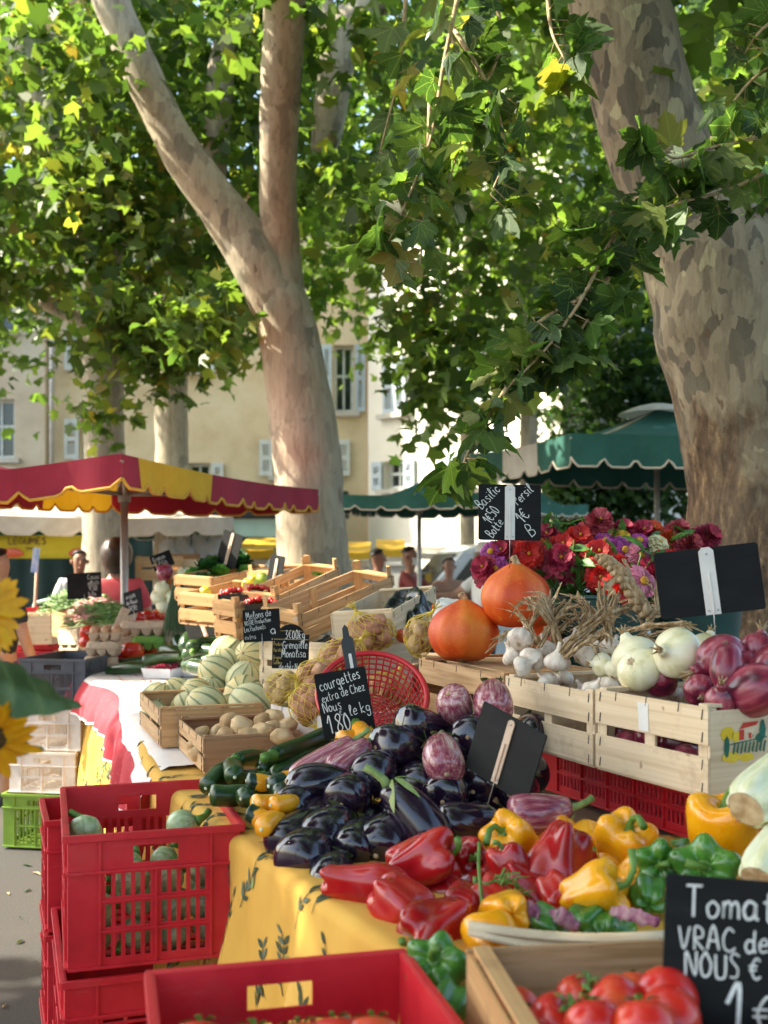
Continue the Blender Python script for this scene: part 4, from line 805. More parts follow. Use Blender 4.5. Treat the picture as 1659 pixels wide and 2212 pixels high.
# potato, melon and netted potato crates along the aisle edge
exP = Vector((-.335, .942, .0)).normalized()
kP = P(438, 1676, 3.31); eyP = Vector((.942, .335, 0)).normalized(); kP.z = TZ+.012
wood_crate('shallow tan crate of pale potatoes tilted towards the aisle', .46, .31, .105, kP+exP*.23+eyP*.155, basis(-exP, UP), 'wood_tan', mat2='wood_brown', posts_up=.012, gap=.012)
kM = kP+exP*.475-eyP*.06; kM.z += .006
wood_crate('tan crate heaped with striped melons behind the potatoes', .52, .36, .13, kM+exP*.26+eyP*.18, basis(-exP), 'wood_tan', posts_up=.01, gap=.016)
k5 = P(585, 1595, 3.76); k5.z = TZ+.006; e5 = (P(716, 1605, 3.40)-k5); e5.z = 0; e5.normalize()
wood_crate('white printed crate under the yellow netted potatoes', .42, .32, .158, k5+e5*.21+Vector((-e5.y, e5.x, 0))*.16, basis(e5), 'white_plastic', group='slatted wooden crates', boards=1)
k6 = P(560, 1480, 4.30); k6.z = 1.11; e6 = Vector((.80, -.60, 0))
wood_crate('pale crate under the pink netted potatoes, behind the red basket', .50, .32, .185, k6+e6*.25+Vector((.6, .8, 0))*.16, basis(e6), 'wood_pale')
# tilted empty crates at the back
def tilt_crate(label, a, b_, W, H, mat, upish=(0, -.35, 1), **kw):
    e = (b_-a); L = e.length; e.normalize(); q_ = basis(e, upish); return wood_crate(label, L, W, H, a+e*L/2+(q_ @ Vector((0, W/2, 0))), q_, mat, **kw)
tilt_crate('empty tan crate lying tilted, its open side towards the aisle', P(650, 1392, 4.45), P(856, 1300, 4.85), .22, .12, 'wood_tan', (-.05, -.25, 1), posts_up=.05, end='slat')
tilt_crate('empty tan crate tilted behind the first one', P(600, 1345, 5.0), P(738, 1276, 5.4), .20, .12, 'wood_tan', (-.05, -.25, 1), posts_up=.05, end='slat')
pl_crate = tilt_crate('pale crate lined with crumpled black plastic, right of the empty crates', P(852, 1378, 4.05), P(945, 1318, 4.62), .24, .10, 'wood_pale', (-.15, -.25, 1), boards=1)
tilt_crate('tan crate of dark figs facing the aisle', P(470, 1356, 5.35), P(590, 1322, 5.75), .24, .15, 'wood_tan', (-.05, -.2, 1), end='slat')
tilt_crate('tan crate heaped with green salads and lemons at the back', P(456, 1304, 5.75), P(580, 1272, 6.2), .24, .13, 'wood_tan', (-.05, -.2, 1), end='slat')
tilt_crate('tan crate standing behind the melon slate', P(512, 1385, 4.95), P(590, 1365, 5.1), .16, .17, 'wood_tan', (0, -.1, 1), end='slat', posts_up=.03)
tilt_crate('tan crate tipped up against the central trunk side', P(600, 1302, 5.7), P(672, 1284, 5.9), .20, .16, 'wood_tan', (-.3, -.35, 1), end='slat', posts_up=.04)
# far crates on the left
for k, (lab, a, b_, W, H, m) in enumerate([('narrow pale crate of green beans at the far left end', (112, 1392, 7.9), (150, 1386, 8.2), .40, .22, 'wood_pale'), ('pale crate under the heap of flat green beans', (150, 1385, 7.3), (268, 1378, 7.5), .40, .16, 'wood_tan'),
        ('pale crate leaning open at the aisle corner', (130, 1434, 7.1), (172, 1436, 6.9), .40, .22, 'wood_pale'), ('small tan crate holding the stacked tomatoes', (172, 1442, 6.75), (204, 1440, 6.65), .40, .12, 'wood_tan')]):
    tilt_crate(lab, P(*a), P(*b_), W, H, m, (-.04, -.06, 1))
# front tomato crate on its own stool
k7 = P(988, 2200, 1.70); k7.z = .865
e7 = Vector((.975, .12, 0)).normalized()
wood_crate('open orange toned crate of tomatoes in the near right corner',   .40, .36, .160, Vector((.125, 1.69, .850))+e7*.2+Vector((.12, -.97, 0)).normalized()*.18, basis(e7), 'wood_tan', boards=1)
t = thing('crate_stool', 'low stool under the near right tomato crate', 'stool', (.33, 1.52, 0)); b = MB(); b.box((0, 0, .845), (.42, .36, .03)); b.build('seat', M['table_wood'], t)
for sx in (-1, 1):
    for sy in (-1, 1): b = MB(); b.box((sx*.18, sy*.15, .415), (.04, .04, .82)); b.build('leg', M['table_wood'], t)
b = MB(); c0 = P(1012, 2006, 1.80); c1 = P(1445, 2026, 1.84)
for k in range(2):
    pts = [c0.lerp(c1, f)+Vector((0, .004*k, .012*math.sin(f*3)*(k-1)+.004*k-.004*math.sin(f*math.pi)*3)) for f in [i/8 for i in range(9)]]; b.tube(pts, [.012-.003*k]*9, 6, 0, flat=.22)
tag(b.build('wood_strip', M['wood_pale']), 'splintered pale wood strip lying along the back of the near tomato crate', 'wood strip')
# red colander basket
def basket():
    t = thing('basket', 'empty red plastic lattice basket tipped up behind the courgette slate', 'basket', P(800, 1556, 3.42), quat=aim((.06, .72, .69), 0), scale=1.04); rT, rB, H = .158, .105, .12
    b = MB(); n = 44; r_ = lambda z: rB+(rT-rB)*(z/H)**.7
    for k in range(n):
        a = 2*math.pi*k/n; d = Vector((math.cos(a), math.sin(a), 0)); b.tube([d*r_(H*i/5)+UP*(H*i/5) for i in range(6)], .0030, 4)
    for z in [H*i/7 for i in range(1, 7)]: b.tube([(math.cos(a)*r_(z), math.sin(a)*r_(z), z) for a in [2*math.pi*k/48 for k in range(49)]], .0030, 4, cap=False)
    b.build('lattice_wall', M['basket_red'], t)
    b = MB(); b.tube([(math.cos(a)*rT, math.sin(a)*rT, H) for a in [2*math.pi*k/64 for k in range(65)]], .0085, 8, cap=False); b.build('rim', M['basket_red'], t)
    b = MB()
    for r0 in [.012*i for i in range(1, 9)]: b.tube([(math.cos(a)*r0, math.sin(a)*r0, .002) for a in [2*math.pi*k/32 for k in range(33)]], .0028, 4, cap=False)
    for k in range(22): a = 2*math.pi*k/22; b.tube([(math.cos(a)*.01, math.sin(a)*.01, .002), (math.cos(a)*rB, math.sin(a)*rB, .002)], .0028, 4)
    b.build('base', M['basket_red'], t)
basket()
# ---------------------------------------------------------------- chalk writing: a small stroke alphabet (x right, y up, capitals 1 high)
G = {
'a': [[(.46,.5),(.2,.58),(.03,.3),(.15,.02),(.4,.12),(.47,.5),(.46,.1),(.58,.02)]], 'b': [[(.05,1),(.05,.02)],[(.05,.3),(.3,.55),(.48,.3),(.3,.02),(.05,.12)]],
'c': [[(.44,.46),(.24,.58),(.04,.3),(.2,.02),(.46,.12)]], 'd': [[(.44,.5),(.18,.56),(.04,.28),(.18,.02),(.42,.14)],[(.48,1),(.44,.3),(.5,.02)]],
'e': [[(.06,.3),(.44,.34),(.3,.58),(.06,.36),(.14,.04),(.46,.1)]], 'f': [[(.46,.92),(.28,.98),(.2,.7),(.2,0)],[(.04,.54),(.4,.56)]], 'g': [[(.44,.5),(.18,.56),(.06,.3),(.2,.08),(.42,.2),(.46,.54),(.42,-.3),(.14,-.36),(.06,-.2)]],
'h': [[(.06,1),(.05,0)],[(.05,.3),(.26,.56),(.42,.4),(.42,0)]], 'i': [[(.12,.54),(.1,.1),(.2,.0)],[(.12,.76),(.15,.8)]], 'k': [[(.06,1),(.05,0)],[(.42,.56),(.06,.26),(.46,.0)]],
'l': [[(.08,.3),(.3,.8),(.2,1),(.1,.7),(.12,.1),(.28,.02)]], 'm': [[(.04,.55),(.04,0),(.06,.38),(.22,.56),(.3,.4),(.3,0),(.32,.38),(.48,.56),(.58,.4),(.6,0)]], 'n': [[(.04,.55),(.04,0),(.06,.36),(.26,.56),(.4,.4),(.42,0)]],
'o': [[(.26,.56),(.06,.36),(.14,.02),(.38,.06),(.46,.36),(.26,.56)]], 'p': [[(.06,.55),(.04,-.4)],[(.05,.36),(.28,.58),(.46,.34),(.28,.06),(.06,.14)]], 'r': [[(.05,.55),(.06,0),(.08,.34),(.24,.56),(.4,.5)]],
's': [[(.4,.52),(.18,.58),(.1,.42),(.36,.2),(.28,.02),(.04,.06)]], 't': [[(.2,.9),(.18,.12),(.3,.0),(.4,.08)],[(.02,.6),(.4,.62)]], 'u': [[(.05,.55),(.06,.12),(.24,.0),(.4,.16),(.44,.55),(.44,.08),(.54,.0)]],
'v': [[(.03,.55),(.2,.0),(.42,.56)]], 'x': [[(.04,.55),(.42,.0)],[(.42,.56),(.04,.0)]], 'z': [[(.06,.54),(.42,.54),(.06,.02),(.46,.04)]],
'é': [[(.06,.3),(.44,.34),(.3,.58),(.06,.36),(.14,.04),(.46,.1)],[(.22,.72),(.4,.92)]], 'â': [[(.46,.5),(.2,.58),(.03,.3),(.15,.02),(.4,.12),(.47,.5),(.46,.1),(.58,.02)],[(.1,.72),(.28,.94),(.46,.72)]], "'": [[(.1,1),(.06,.8)]],
'A': [[(.02,0),(.3,1),(.58,0)],[(.12,.36),(.5,.36)]], 'B': [[(.08,0),(.1,1),(.42,.9),(.4,.6),(.12,.54),(.5,.4),(.48,.08),(.06,0)]], 'C': [[(.56,.84),(.3,1),(.06,.6),(.12,.12),(.4,0),(.62,.16)]],
'D': [[(.06,0),(.06,1),(.4,.9),(.54,.5),(.4,.08),(.06,0)]], 'E': [[(.5,.96),(.08,.98),(.08,.02),(.5,.04)],[(.08,.52),(.42,.52)]], 'G': [[(.56,.84),(.3,1),(.06,.6),(.12,.12),(.4,0),(.58,.14),(.58,.44),(.36,.44)]],
'K': [[(.06,1),(.06,0)],[(.5,1),(.06,.44),(.54,0)]], 'L': [[(.06,1),(.06,.02),(.48,.04)]], 'M': [[(.02,0),(.12,1),(.34,.3),(.56,1),(.68,0)]], 'N': [[(.04,0),(.06,1),(.5,.02),(.54,1)]], 'O': [[(.3,1),(.06,.6),(.16,.04),(.44,.06),(.56,.5),(.3,1)]],
'P': [[(.08,0),(.1,1),(.44,.92),(.46,.56),(.1,.46)]], 'R': [[(.08,0),(.1,1),(.44,.92),(.44,.58),(.1,.5),(.52,0)]], 'S': [[(.5,.9),(.24,1),(.1,.76),(.42,.4),(.36,.06),(.06,.06)]], 'T': [[(.02,.98),(.6,1)],[(.3,.98),(.3,0)]],
'U': [[(.06,1),(.1,.12),(.32,0),(.52,.16),(.54,1)]], 'V': [[(.02,1),(.26,0),(.54,1)]], '0': [[(.26,1),(.06,.6),(.14,.04),(.38,.06),(.48,.5),(.26,1)]], '1': [[(.02,.6),(.26,1),(.24,0)]], '3': [[(.08,.92),(.4,.96),(.2,.56),(.46,.36),(.3,.0),(.04,.08)]],
'5': [[(.46,1),(.12,.98),(.1,.58),(.42,.5),(.4,.06),(.06,.04)]], '8': [[(.26,.54),(.06,.8),(.28,1),(.46,.8),(.08,.24),(.26,0),(.48,.24),(.26,.54)]], '9': [[(.46,.7),(.24,.5),(.06,.76),(.28,1),(.46,.76),(.4,.1),(.12,.0)]],
'€': [[(.54,.84),(.34,.94),(.12,.5),(.3,.06),(.56,.16)],[(.0,.6),(.4,.62)],[(.0,.42),(.36,.44)]], ',': [[(.1,.08),(.04,-.16)]], '-': [[(.05,.35),(.4,.36)]], '~': [[(.5,.9),(.2,1),(.05,.7),(.3,.5),(.5,.7),(.45,.2),(.1,-.1)]]}
def advance(ch): return .30 if ch == ' ' else max(x for s in G[ch] for x, y in s)+.15
def smooth(pts, n=4):
    if len(pts) < 3: return [Vector((x, y, 0)) for x, y in pts]
    return bez([Vector((x, y, 0)) for x, y in pts], n)
def write(mb, text, x, z, size, y, wd, rot=0, seed=1, m=0, squeeze=1.0):
    """strokes in the board's x-z plane at depth y, facing -y"""
    r = random.Random(seed); pen = 0; ca, sa = math.cos(rot), math.sin(rot)
    for ch in text:
        if ch in G:
            j = r.uniform(-.03, .03); k = size*r.uniform(.93, 1.07)
            for s in G[ch]:
                pts = []
                for p in smooth(s): a, b = (pen+p.x*squeeze)*size, (p.y+j)*k; pts.append((x+a*ca-b*sa, y, z+a*sa+b*ca))
                mb.ribbon(pts, wd*r.uniform(.85, 1.15), (0, -1, 0), m)
        pen += advance(ch)*squeeze if ch in G or ch == ' ' else .3
def rrect(w, h, r, n=5):
    out = []
    for cx, cy, a0 in ((w/2-r, h/2-r, 0), (-w/2+r, h/2-r, 90), (-w/2+r, -h/2+r, 180), (w/2-r, -h/2+r, 270)):
        for k in range(n+1): a = R(a0+90*k/n); out.append((cx+math.cos(a)*r, cy+math.sin(a)*r))
    return out
def plate(mb, outline, y0, y1, m=0):
    n = len(outline); mb.add([(x, y0, z) for x, z in outline]+[(x, y1, z) for x, z in outline], [tuple(range(n)), tuple(range(n, 2*n))[::-1]]+[(i, n+i, n+(i+1) % n, (i+1) % n) for i in range(n)], m, False)
def face(yaw=0, pitch=0, roll=0): return (Matrix.Rotation(yaw, 3, 'Z') @ Matrix.Rotation(pitch, 3, 'X') @ Matrix.Rotation(roll, 3, 'Y')).to_quaternion()
def sign(label, loc, w, h, quat, text=(), clip=None, clipw=.03, wire=0, rad=.008, outline=None, lead='chalk', cliplen=None, clipx=0, wirev=None, extra=None):
    """black board, origin in its middle, front towards local -y; clip in front or behind, wire spike downwards"""
    t = thing('price_sign', label, 'sign', loc, quat=quat, group='black price boards'); b = MB(); plate(b, outline or rrect(w, h, rad), -.0018, .0018); b.build('board', M['slate'], t, bevel=.0006)
    if text:
        b = MB()
        for k, (s, x, z, size, rot, *sq) in enumerate(text): write(b, s, x*w, z*h, size*h, -.0025, size*h*(sq[1] if len(sq) > 1 else .068), rot, k+3, 0, sq[0] if sq else 1)
        b.build('lettering', M[lead], t)
    if clip:
        cl = cliplen or h; b = MB(); cw = clipw/2; y = -.0026
        plate(b, [(x+clipx, z) for x, z in [(cw, -cl/2), (cw, cl/2-cw*.5), (cw*.5, cl/2), (-cw*.5, cl/2), (-cw, cl/2-cw*.5), (-cw, -cl/2)]], y-.003, y); b.box((clipx, y-.0045, -cl*.17), (.005, .004, cl*.6)); c = b.build('clip', M[clip], t, bevel=.0006)
        b = MB()
        for x, z in ((-cw*.6, -cl/2+.01), (cw*.6, -cl/2+.01), (0, cl/2-cw*.9)): b.tube([(x+clipx, y-.0026, z), (x+clipx, y-.0046, z)], .0026, 8)
        b.build('rivet', M['steel'], c)
    if wire:
        b = MB(); v = Vector(wirev) if wirev else Vector((0, 0, -1)); b.tube([Vector((clipx, -.004, -h/2+.03)), Vector((clipx, -.004, -h/2)), Vector((clipx, -.004, -h/2))+v*wire], .0013, 6); b.build('wire', M['steel'], t)
    if extra: extra(t)
    return t
m_ = lambda px, d: px/F*d
d = 3.42
sign('upright herb price board with diagonal chalk on both sides of a white clip', P(1101, 1107, d), m_(136, d), m_(121, d), face(R(3), R(-3), R(.8)),
     [('Basilic', -.45, .04, .19, R(46), .72), ('1€50', -.30, -.22, .21, R(58), .62), ('Botte', -.27, -.47, .17, R(55), .72), ('Persil', .13, .12, .19, R(44), .70), ('1€', .22, -.20, .24, R(50), .8), ('B', .34, -.44, .22, R(35))], 'clip_white', m_(22, d), wire=m_(62, d), cliplen=m_(119, d), rad=.007)
d = 2.62
sign('big blank black board with a white clip, tilted behind the red onions', P(1532, 1255, d), m_(222, d), m_(145, d), face(R(-6), R(-4), R(-6.5)), (), 'clip_white', m_(32, d), wire=m_(95, d), cliplen=m_(146, d), rad=.008, wirev=(-.06, .0, -1))
d = 3.10
def black_clip(t):
    b = MB(); o = [(.016, -.01), (.018, .085), (.009, .095), (.008, .118), (0, .128), (-.008, .118), (-.010, .092), (-.018, .080), (-.016, -.01)]
    plate(b, [(x+.036, z+.09) for x, z in o], .003, .007); c = b.build('clip', M['clip_black'], t); b = MB(); plate(b, [(x+.037, z+.10) for x, z in rrect(.009, .07, .004)], .0012+.0008, .0028); b.build('clip_slot', M['clip_white'], c)
    b = MB(); b.tube([(.0, .0045, -.09), (.0, .0045, -.16)], .0013, 6); b.build('wire', M['steel'], t)
sign('slate announcing courgettes in chalk, propped in the red basket', P(745, 1519, d), m_(113, d), m_(144, d), face(R(6), R(-10), R(-9)),
     [('courgettes', -.42, .23, .165, R(9), .66), ('extra de Chez', -.42, .06, .135, R(7), .68), ('Nous', -.42, -.10, .15, R(6), .75), ('1,80', -.38, -.42, .26, R(5), .72), ('le kg', .06, -.20, .17, R(5), .75), ('€', -.14, -.17, .09, 0)], None, rad=.006, extra=black_clip)
d = 4.25
sign('slate with four chalk lines about the growers own melons', P(565, 1351, d), m_(80, d), m_(70, d), face(R(4), R(-8), R(-3)),
     [('Melons de', -.40, .20, .22, R(6), .70), ('NOTRE Production', -.44, .01, .15, R(7), .56), ('Les Pinchinats', -.46, -.19, .16, R(7), .55), ('extra', -.46, -.42, .15, R(3), .8), ('9', .22, -.44, .34, 0, 1)], None, rad=.003, wire=.12)
d = 3.98
o5 = [(x, z-.012) for x, z in rrect(m_(79, d), m_(74, d), .005)]; arch = [(m_(28, d)*math.cos(a), m_(74, d)/2-.012+m_(22, d)*math.sin(a)) for a in [R(180-12*k) for k in range(1, 15)]]
top_ = m_(74, d)/2-.012; r5 = m_(79, d)/2
o5 = [(r5, -top_-.024), (r5, top_), (m_(27, d), top_)]+arch[::-1]+[(-m_(27, d), top_), (-r5, top_), (-r5, -top_-.024)]
def s5(t):
    w5, h5 = m_(79, d), m_(92, d); b = MB(); b.add([(-w5/2+.004, -.0026, .030), (w5/2-.004, -.0026, .030), (w5/2-.004, -.0026, .032), (-w5/2+.004, -.0026, .032)], [(0, 1, 2, 3)], 0, False); b.add([(-w5*.3, -.0026, .0605), (w5*.3, -.0026, .0605), (w5*.3, -.0026, .0618), (-w5*.3, -.0026, .0618)], [(0, 1, 2, 3)], 0, False)
    for s, z in (('Produit', .008), ('Variété', -.014), ('Origine', -.040), ('Calibre', -.058)): write(b, s, -w5/2+.004, z, .013, -.0026, .0011, 0, 2, 0, .62)
    b.build('printed_lettering', M['gold'], t)
sign('black board with a rounded top and gold print, priced for small potatoes', P(628, 1400, d), m_(79, d), m_(92, d), face(R(3), R(-6), R(1.5)),
     [('3€00kg', -.16, .22, .20, R(1), .62, .075), ('Grenaille', -.22, -.02, .19, R(2), .62, .075), ('Monalisa', -.24, -.22, .19, R(1), .64, .075), ('de chez Nous', -.30, -.50, .14, 0, .62, .075), ('11', .04, .62, .13, R(-15), .7)], None, outline=o5, wire=.08, extra=s5)
d = 2.52
sign('black board seen nearly edge on with a pale clip, stuck among the aubergines', P(1090, 1624, d), .215, .165, face(R(-52), R(-8), R(15)), (), 'clip_wood', .022, wire=.11, cliplen=.15, rad=.004)
d = 1.50
sign('large blurred slate offering tomatoes in the bottom right corner', P(1590, 2068, d), m_(310, d), m_(330, d), face(R(-4), R(-8), R(3.5)),
     [('Tomate', -.36, .24, .20, R(0), .88, .085), ('VRAC de', -.40, .03, .15, R(1), .9, .085), ('chez NOUS', -.36, -.14, .13, R(1), .9, .085) if False else ('NOUS €', -.35, -.14, .15, R(1), .9, .085), ('1', -.06, -.50, .32, R(1), 1, .09), ('€50', .12, -.46, .26, 0)], None, rad=.006)
for lab, u, v, dd, w_, h_, q_, tx in [
    ('small slate held on a wire over the shallots in the far left stall', 350, 1211, 7.0, 46, 34, face(R(10), R(-10), R(-22)), [('Oignon', -.4, .08, .32, R(0), .75), ('2€50', -.3, -.38, .34, 0, .9)]),
    ('framed slate leaning among the tomatoes by the pink blouse', 288, 1300, 6.9, 46, 52, face(R(-24), R(-12), R(-16)), [('Haricots', -.44, .18, .2, R(0), .6), ('de Nous', -.4, -.08, .2, 0, .7), ('3€90', -.3, -.38, .22, 0, .8)]),
    ('grey board with chalk columns behind the beans', 182, 1265, 7.9, 74, 56, face(R(2), R(-4), R(-3)), [('Cocos', .1, .24, .18, 0, .8), ('plats', .12, .02, .18, 0, .8), ('4€50', .1, -.2, .2, 0, .8), ('kilo', .12, -.42, .18, 0, .8)])]:
    if 'Haricots' in tx[0][0]: pass
    sign(lab, P(u, v, dd), m_(w_, dd), m_(h_, dd), q_, tx, None, rad=.003, wire=.16)
sign('black board edge on with a pale strip, standing behind the cherry punnets', P(594, 1244, 5.35), .10, .20, face(R(-40), R(-4), R(9)), (), 'clip_wood', .018, wire=.06, cliplen=.17)
sign('tall black board with a pale strip, standing among the salads', P(496, 1186, 6.1), .15, .19, face(R(-35), R(-4), R(16)), (), 'clip_wood', .022, wire=.08, cliplen=.18)
sign('black board lying nearly flat on the dark cucumbers', P(440, 1361, 5.6), .17, .11, face(R(14), R(-52), R(-10)), (), 'clip_wood', .02, cliplen=.11)
# ---------------------------------------------------------------- produce prototypes: stem end along +z, origin in the middle
def interp(pts, t):
    t = max(0, min(1, t))*(len(pts)-1); i = min(int(t), len(pts)-2); f = t-i
    p0, p1, p2, p3 = pts[max(i-1, 0)], pts[i], pts[i+1], pts[min(i+2, len(pts)-1)]
    return [.5*(2*b+(c-a)*f+(2*a-5*b+4*c-d)*f*f+(3*b-a-3*c+d)*f**3) for a, b, c, d in zip(p0, p1, p2, p3)]
def lathe(mb, prof, nu=28, nv=26, fn=None, m=0):
    def f(u, t):
        r, z = interp(prof, t); a = 2*math.pi*u; p = Vector((math.cos(a)*max(r, 0), math.sin(a)*max(r, 0), z)); return fn(p, a, t) if fn else p
    mb.surf(f, nu, nv, m)
PROTO = {}
def proto(key, name, cat, parts, group=None):
    """parts: list of (part name, MB, material, [sub-parts])"""
    t = thing(name, None, cat, (0, 0, -50), group=group); t.name = name
    for nm, mb, mt, *subs in parts:
        o = mb.build(nm, mt, t)
        for sn, smb, smt in (subs[0] if subs else []): smb.build(sn, smt, o)
    PROTO[key] = t; return t
def star_cap(mb, n, r0, r1, z0, z1, lift=.0, m=0, seed=0, rz=None):
    """calyx: n pointed lobes from radius r0 to r1 hugging a surface"""
    r = random.Random(seed); rz = rz or (lambda q: z0+(z1-z0)*q)
    for k in range(n):
        a = 2*math.pi*k/n+r.uniform(-.12, .12); L = r1*r.uniform(.8, 1.15); vs = []
        for q, wd in ((0, .52), (.3, .60), (.6, .40), (.85, .16), (1, .01)):
            rr = r0+(L-r0)*q
            for s in (-1, 0, 1): b = a+s*wd*2*math.pi/n*.55; vs.append((math.cos(b)*rr, math.sin(b)*rr, rz(q)+(.0012 if s == 0 else 0)+lift*q*q))
        mb.add(vs, [(3*i+j, 3*i+j+1, 3*i+j+4, 3*i+j+3) for i in range(4) for j in range(2)], m, True)
def make_aubergine(key, mat, L=.150, Rr=.051, bend=.012, seed=0, fat=1.0):
    b = MB(); pr = [(0, -.5), (.42, -.485), (.78, -.42), (.97, -.28), (1.0, -.10), (.93, .08), (.80, .24), (.66, .36), (.50, .44), (.25, .475), (0, .48)]
    f = lambda p, a, t: Vector((p.x*lump(p, 9, .05, seed)+bend*(p.z/L*2)**2, p.y*lump(p, 9, .05, seed), p.z))
    lathe(b, [(r*Rr*fat, z*L) for r, z in pr], 48, 44, f)
    c = MB(); zt = .475*L
    star_cap(c, 5, .006, Rr*1.02, zt, .25*L, rz=lambda q: zt+.004-(q**1.6)*.26*L, seed=seed); c.tube([(bend, 0, zt-.004), (bend*.9+.002, 0, zt+.012), (bend+.008, .004, zt+.032), (bend+.016, .006, zt+.046)], [.010, .0075, .0065, .0075], 9)
    d = MB(); lathe(d, [(0, -.5*L-.0012), (.004, -.5*L-.0010), (.0055, -.5*L+.0006)], 10, 3)
    proto(key, 'aubergine', 'aubergine', [('body', b, M[mat]), ('calyx', c, M['calyx']), ('blossom_scar', d, M['stem_dry'])])
make_aubergine('aub', 'eggplant'); make_aubergine('aub_long', 'eggplant', .180, .044, .016, 3); make_aubergine('aub_fat', 'eggplant', .146, .057, .006, 5)
make_aubergine('strip', 'striped', .135, .043, .008, 7); make_aubergine('strip_long', 'striped', .19, .040, .010, 9)
def make_pepper(key, mat, Rr, H, lobes=4, amp=.11, twist=0, seed=0, stem=.04, taper=1.0, curve=.3):
    b = MB(); pr = [(0, -.42), (.22, -.47), (.55, -.46), (.80*taper, -.34), (.93*taper, -.12), (1.0, .12), (1.02, .32), (.90, .45), (.62, .50), (.34, .46), (.14, .38), (0, .36)]
    def f(p, a, t):
        k = 1+amp*math.cos(lobes*(a+twist*p.z/H))*(min(1, math.sin(math.pi*min(1, t*.98+.02))*1.4)) + .05*math.cos(2*a+seed); q = lump(p, 14, .07, seed)
        z = p.z+(.05*H*math.cos(lobes*(a+twist*p.z/H))*(1 if abs(p.z) > .3*H else 0)*(1 if p.z > 0 else -1)); return Vector((p.x*k*q, p.y*k*q, z*(1+.05*math.sin(a+seed))))
    lathe(b, [(r*Rr, z*H) for r, z in pr], 48, 30, f)
    s = MB(); z0 = .36*H; c = curve*stem
    s.tube([(0, 0, z0-.004), (0, 0, z0+.004), (0, .001, z0+stem*.5), (c*.5, .003, z0+stem*.85), (c*1.4, .004, z0+stem)], [.014, .0075, .0058, .0058, .0075], 9); s.tube([(0, 0, z0+.001), (0, 0, z0+.006)], [.016, .009], 10)
    proto(key, 'pepper', 'pepper', [('body', b, M[mat]), ('stem', s, M['stem_green'])])
make_pepper('ry', 'red_pepper', .045, .095, 4, .10, 0, 1); make_pepper('rl', 'red_pepper', .046, .150, 3, .08, .4, 2, .04, .8); make_pepper('rt', 'red_pepper', .052, .125, 4, .11, 1.2, 3, .035, .9, .8)
make_pepper('yy', 'yellow_pepper', .050, .105, 4, .08, .1, 4, .055, .9, .7); make_pepper('yb', 'yellow_pepper', .054, .100, 3, .07, 0, 5, .035, 1.0, .3)
make_pepper('gg', 'green_pepper', .046, .085, 5, .13, .1, 6, .035, 1.0, .4)
def make_tomato(key, mat, Rr=.044, sq=.80, ribs=0, seed=0, calyx=True):
    b = MB(); pr = [(0, -.98), (.35, -.95), (.72, -.72), (.95, -.32), (1.0, .05), (.93, .45), (.72, .76), (.40, .86), (.15, .78), (0, .74)]
    f = lambda p, a, t: Vector((p.x, p.y, p.z*(1+.0*a)))*(lump(p, 12, .06, seed))*(1+ribs*math.cos(6*a+seed)*math.sin(math.pi*t)) ; lathe(b, [(r*Rr, z*Rr*sq) for r, z in pr], 32, 22, f)
    parts = [('body', b, M[mat])]
    if calyx:
        c = MB(); z0 = .74*Rr*sq; star_cap(c, 5, .003, Rr*.62, z0, z0, rz=lambda q: z0+.003+.010*math.sin(q*2.6), seed=seed); c.tube([(0, 0, z0-.002), (0, 0, z0+.008), (.004, .002, z0+.018)], [.004, .003, .0032], 7); parts.append(('calyx', c, M['stem_green']))
    proto(key, 'tomato', 'tomato', parts)
make_tomato('tom', 'tomato', .044, .84, .0, 1); make_tomato('beef', 'tomato', .056, .74, .035, 2, False); make_tomato('orange', 'tomato_orange', .052, .78, .03, 3, False)
def make_melon(key, Rr, seed):
    b = MB(); f = lambda p, a, t: p*(1+.018*math.cos(10*a)*math.sin(math.pi*t)**.7)*lump(p, 9, .05, seed)
    lathe(b, [(math.sin(math.pi*k/14)*Rr, -math.cos(math.pi*k/14)*Rr*1.04) for k in range(15)], 50, 26, f)
    s = MB(); s.tube([(0, 0, Rr*1.0), (.002, 0, Rr*1.06), (.005, .002, Rr*1.11)], [.008, .0055, .006], 8); d = MB(); lathe(d, [(0, -Rr*1.05), (.007, -Rr*1.048), (.010, -Rr*1.03)], 12, 3)
    proto(key, 'melon', 'melon', [('rind', b, M['melon']), ('stem', s, M['stem_dry']), ('blossom_scar', d, M['stem_dry'])])
make_melon('mel', .078, 1); make_melon('mel2', .074, 5)
def make_pumpkin(key, Rr, seed):
    b = MB(); pr = [(0, -.80), (.30, -.84), (.62, -.78), (.90, -.50), (1.02, -.10), (.98, .22), (.80, .52), (.52, .74), (.26, .90), (.12, .97), (0, .98)]
    f = lambda p, a, t: Vector((p.x*(1+.022*math.cos(9*a)), p.y*(1+.022*math.cos(9*a)), p.z))*lump(p, 7, .05, seed); lathe(b, [(r*Rr, z*Rr) for r, z in pr], 54, 34, f)
    s = MB(); s.tube([(0, 0, .93*Rr), (0, 0, 1.0*Rr), (.004, 0, 1.07*Rr), (.012, .003, 1.14*Rr), (.014, .004, 1.17*Rr)], [.020, .012, .011, .014, .008], 9)
    d = MB(); lathe(d, [(0, -.815*Rr-.002), (.010, -.81*Rr-.0025), (.014, -.80*Rr)], 12, 3); proto(key, 'pumpkin', 'pumpkin', [('rind', b, M['pumpkin']), ('stem', s, M['stem_dry']), ('blossom_scar', d, M['husk'])])
make_pumpkin('pum', .108, 2)
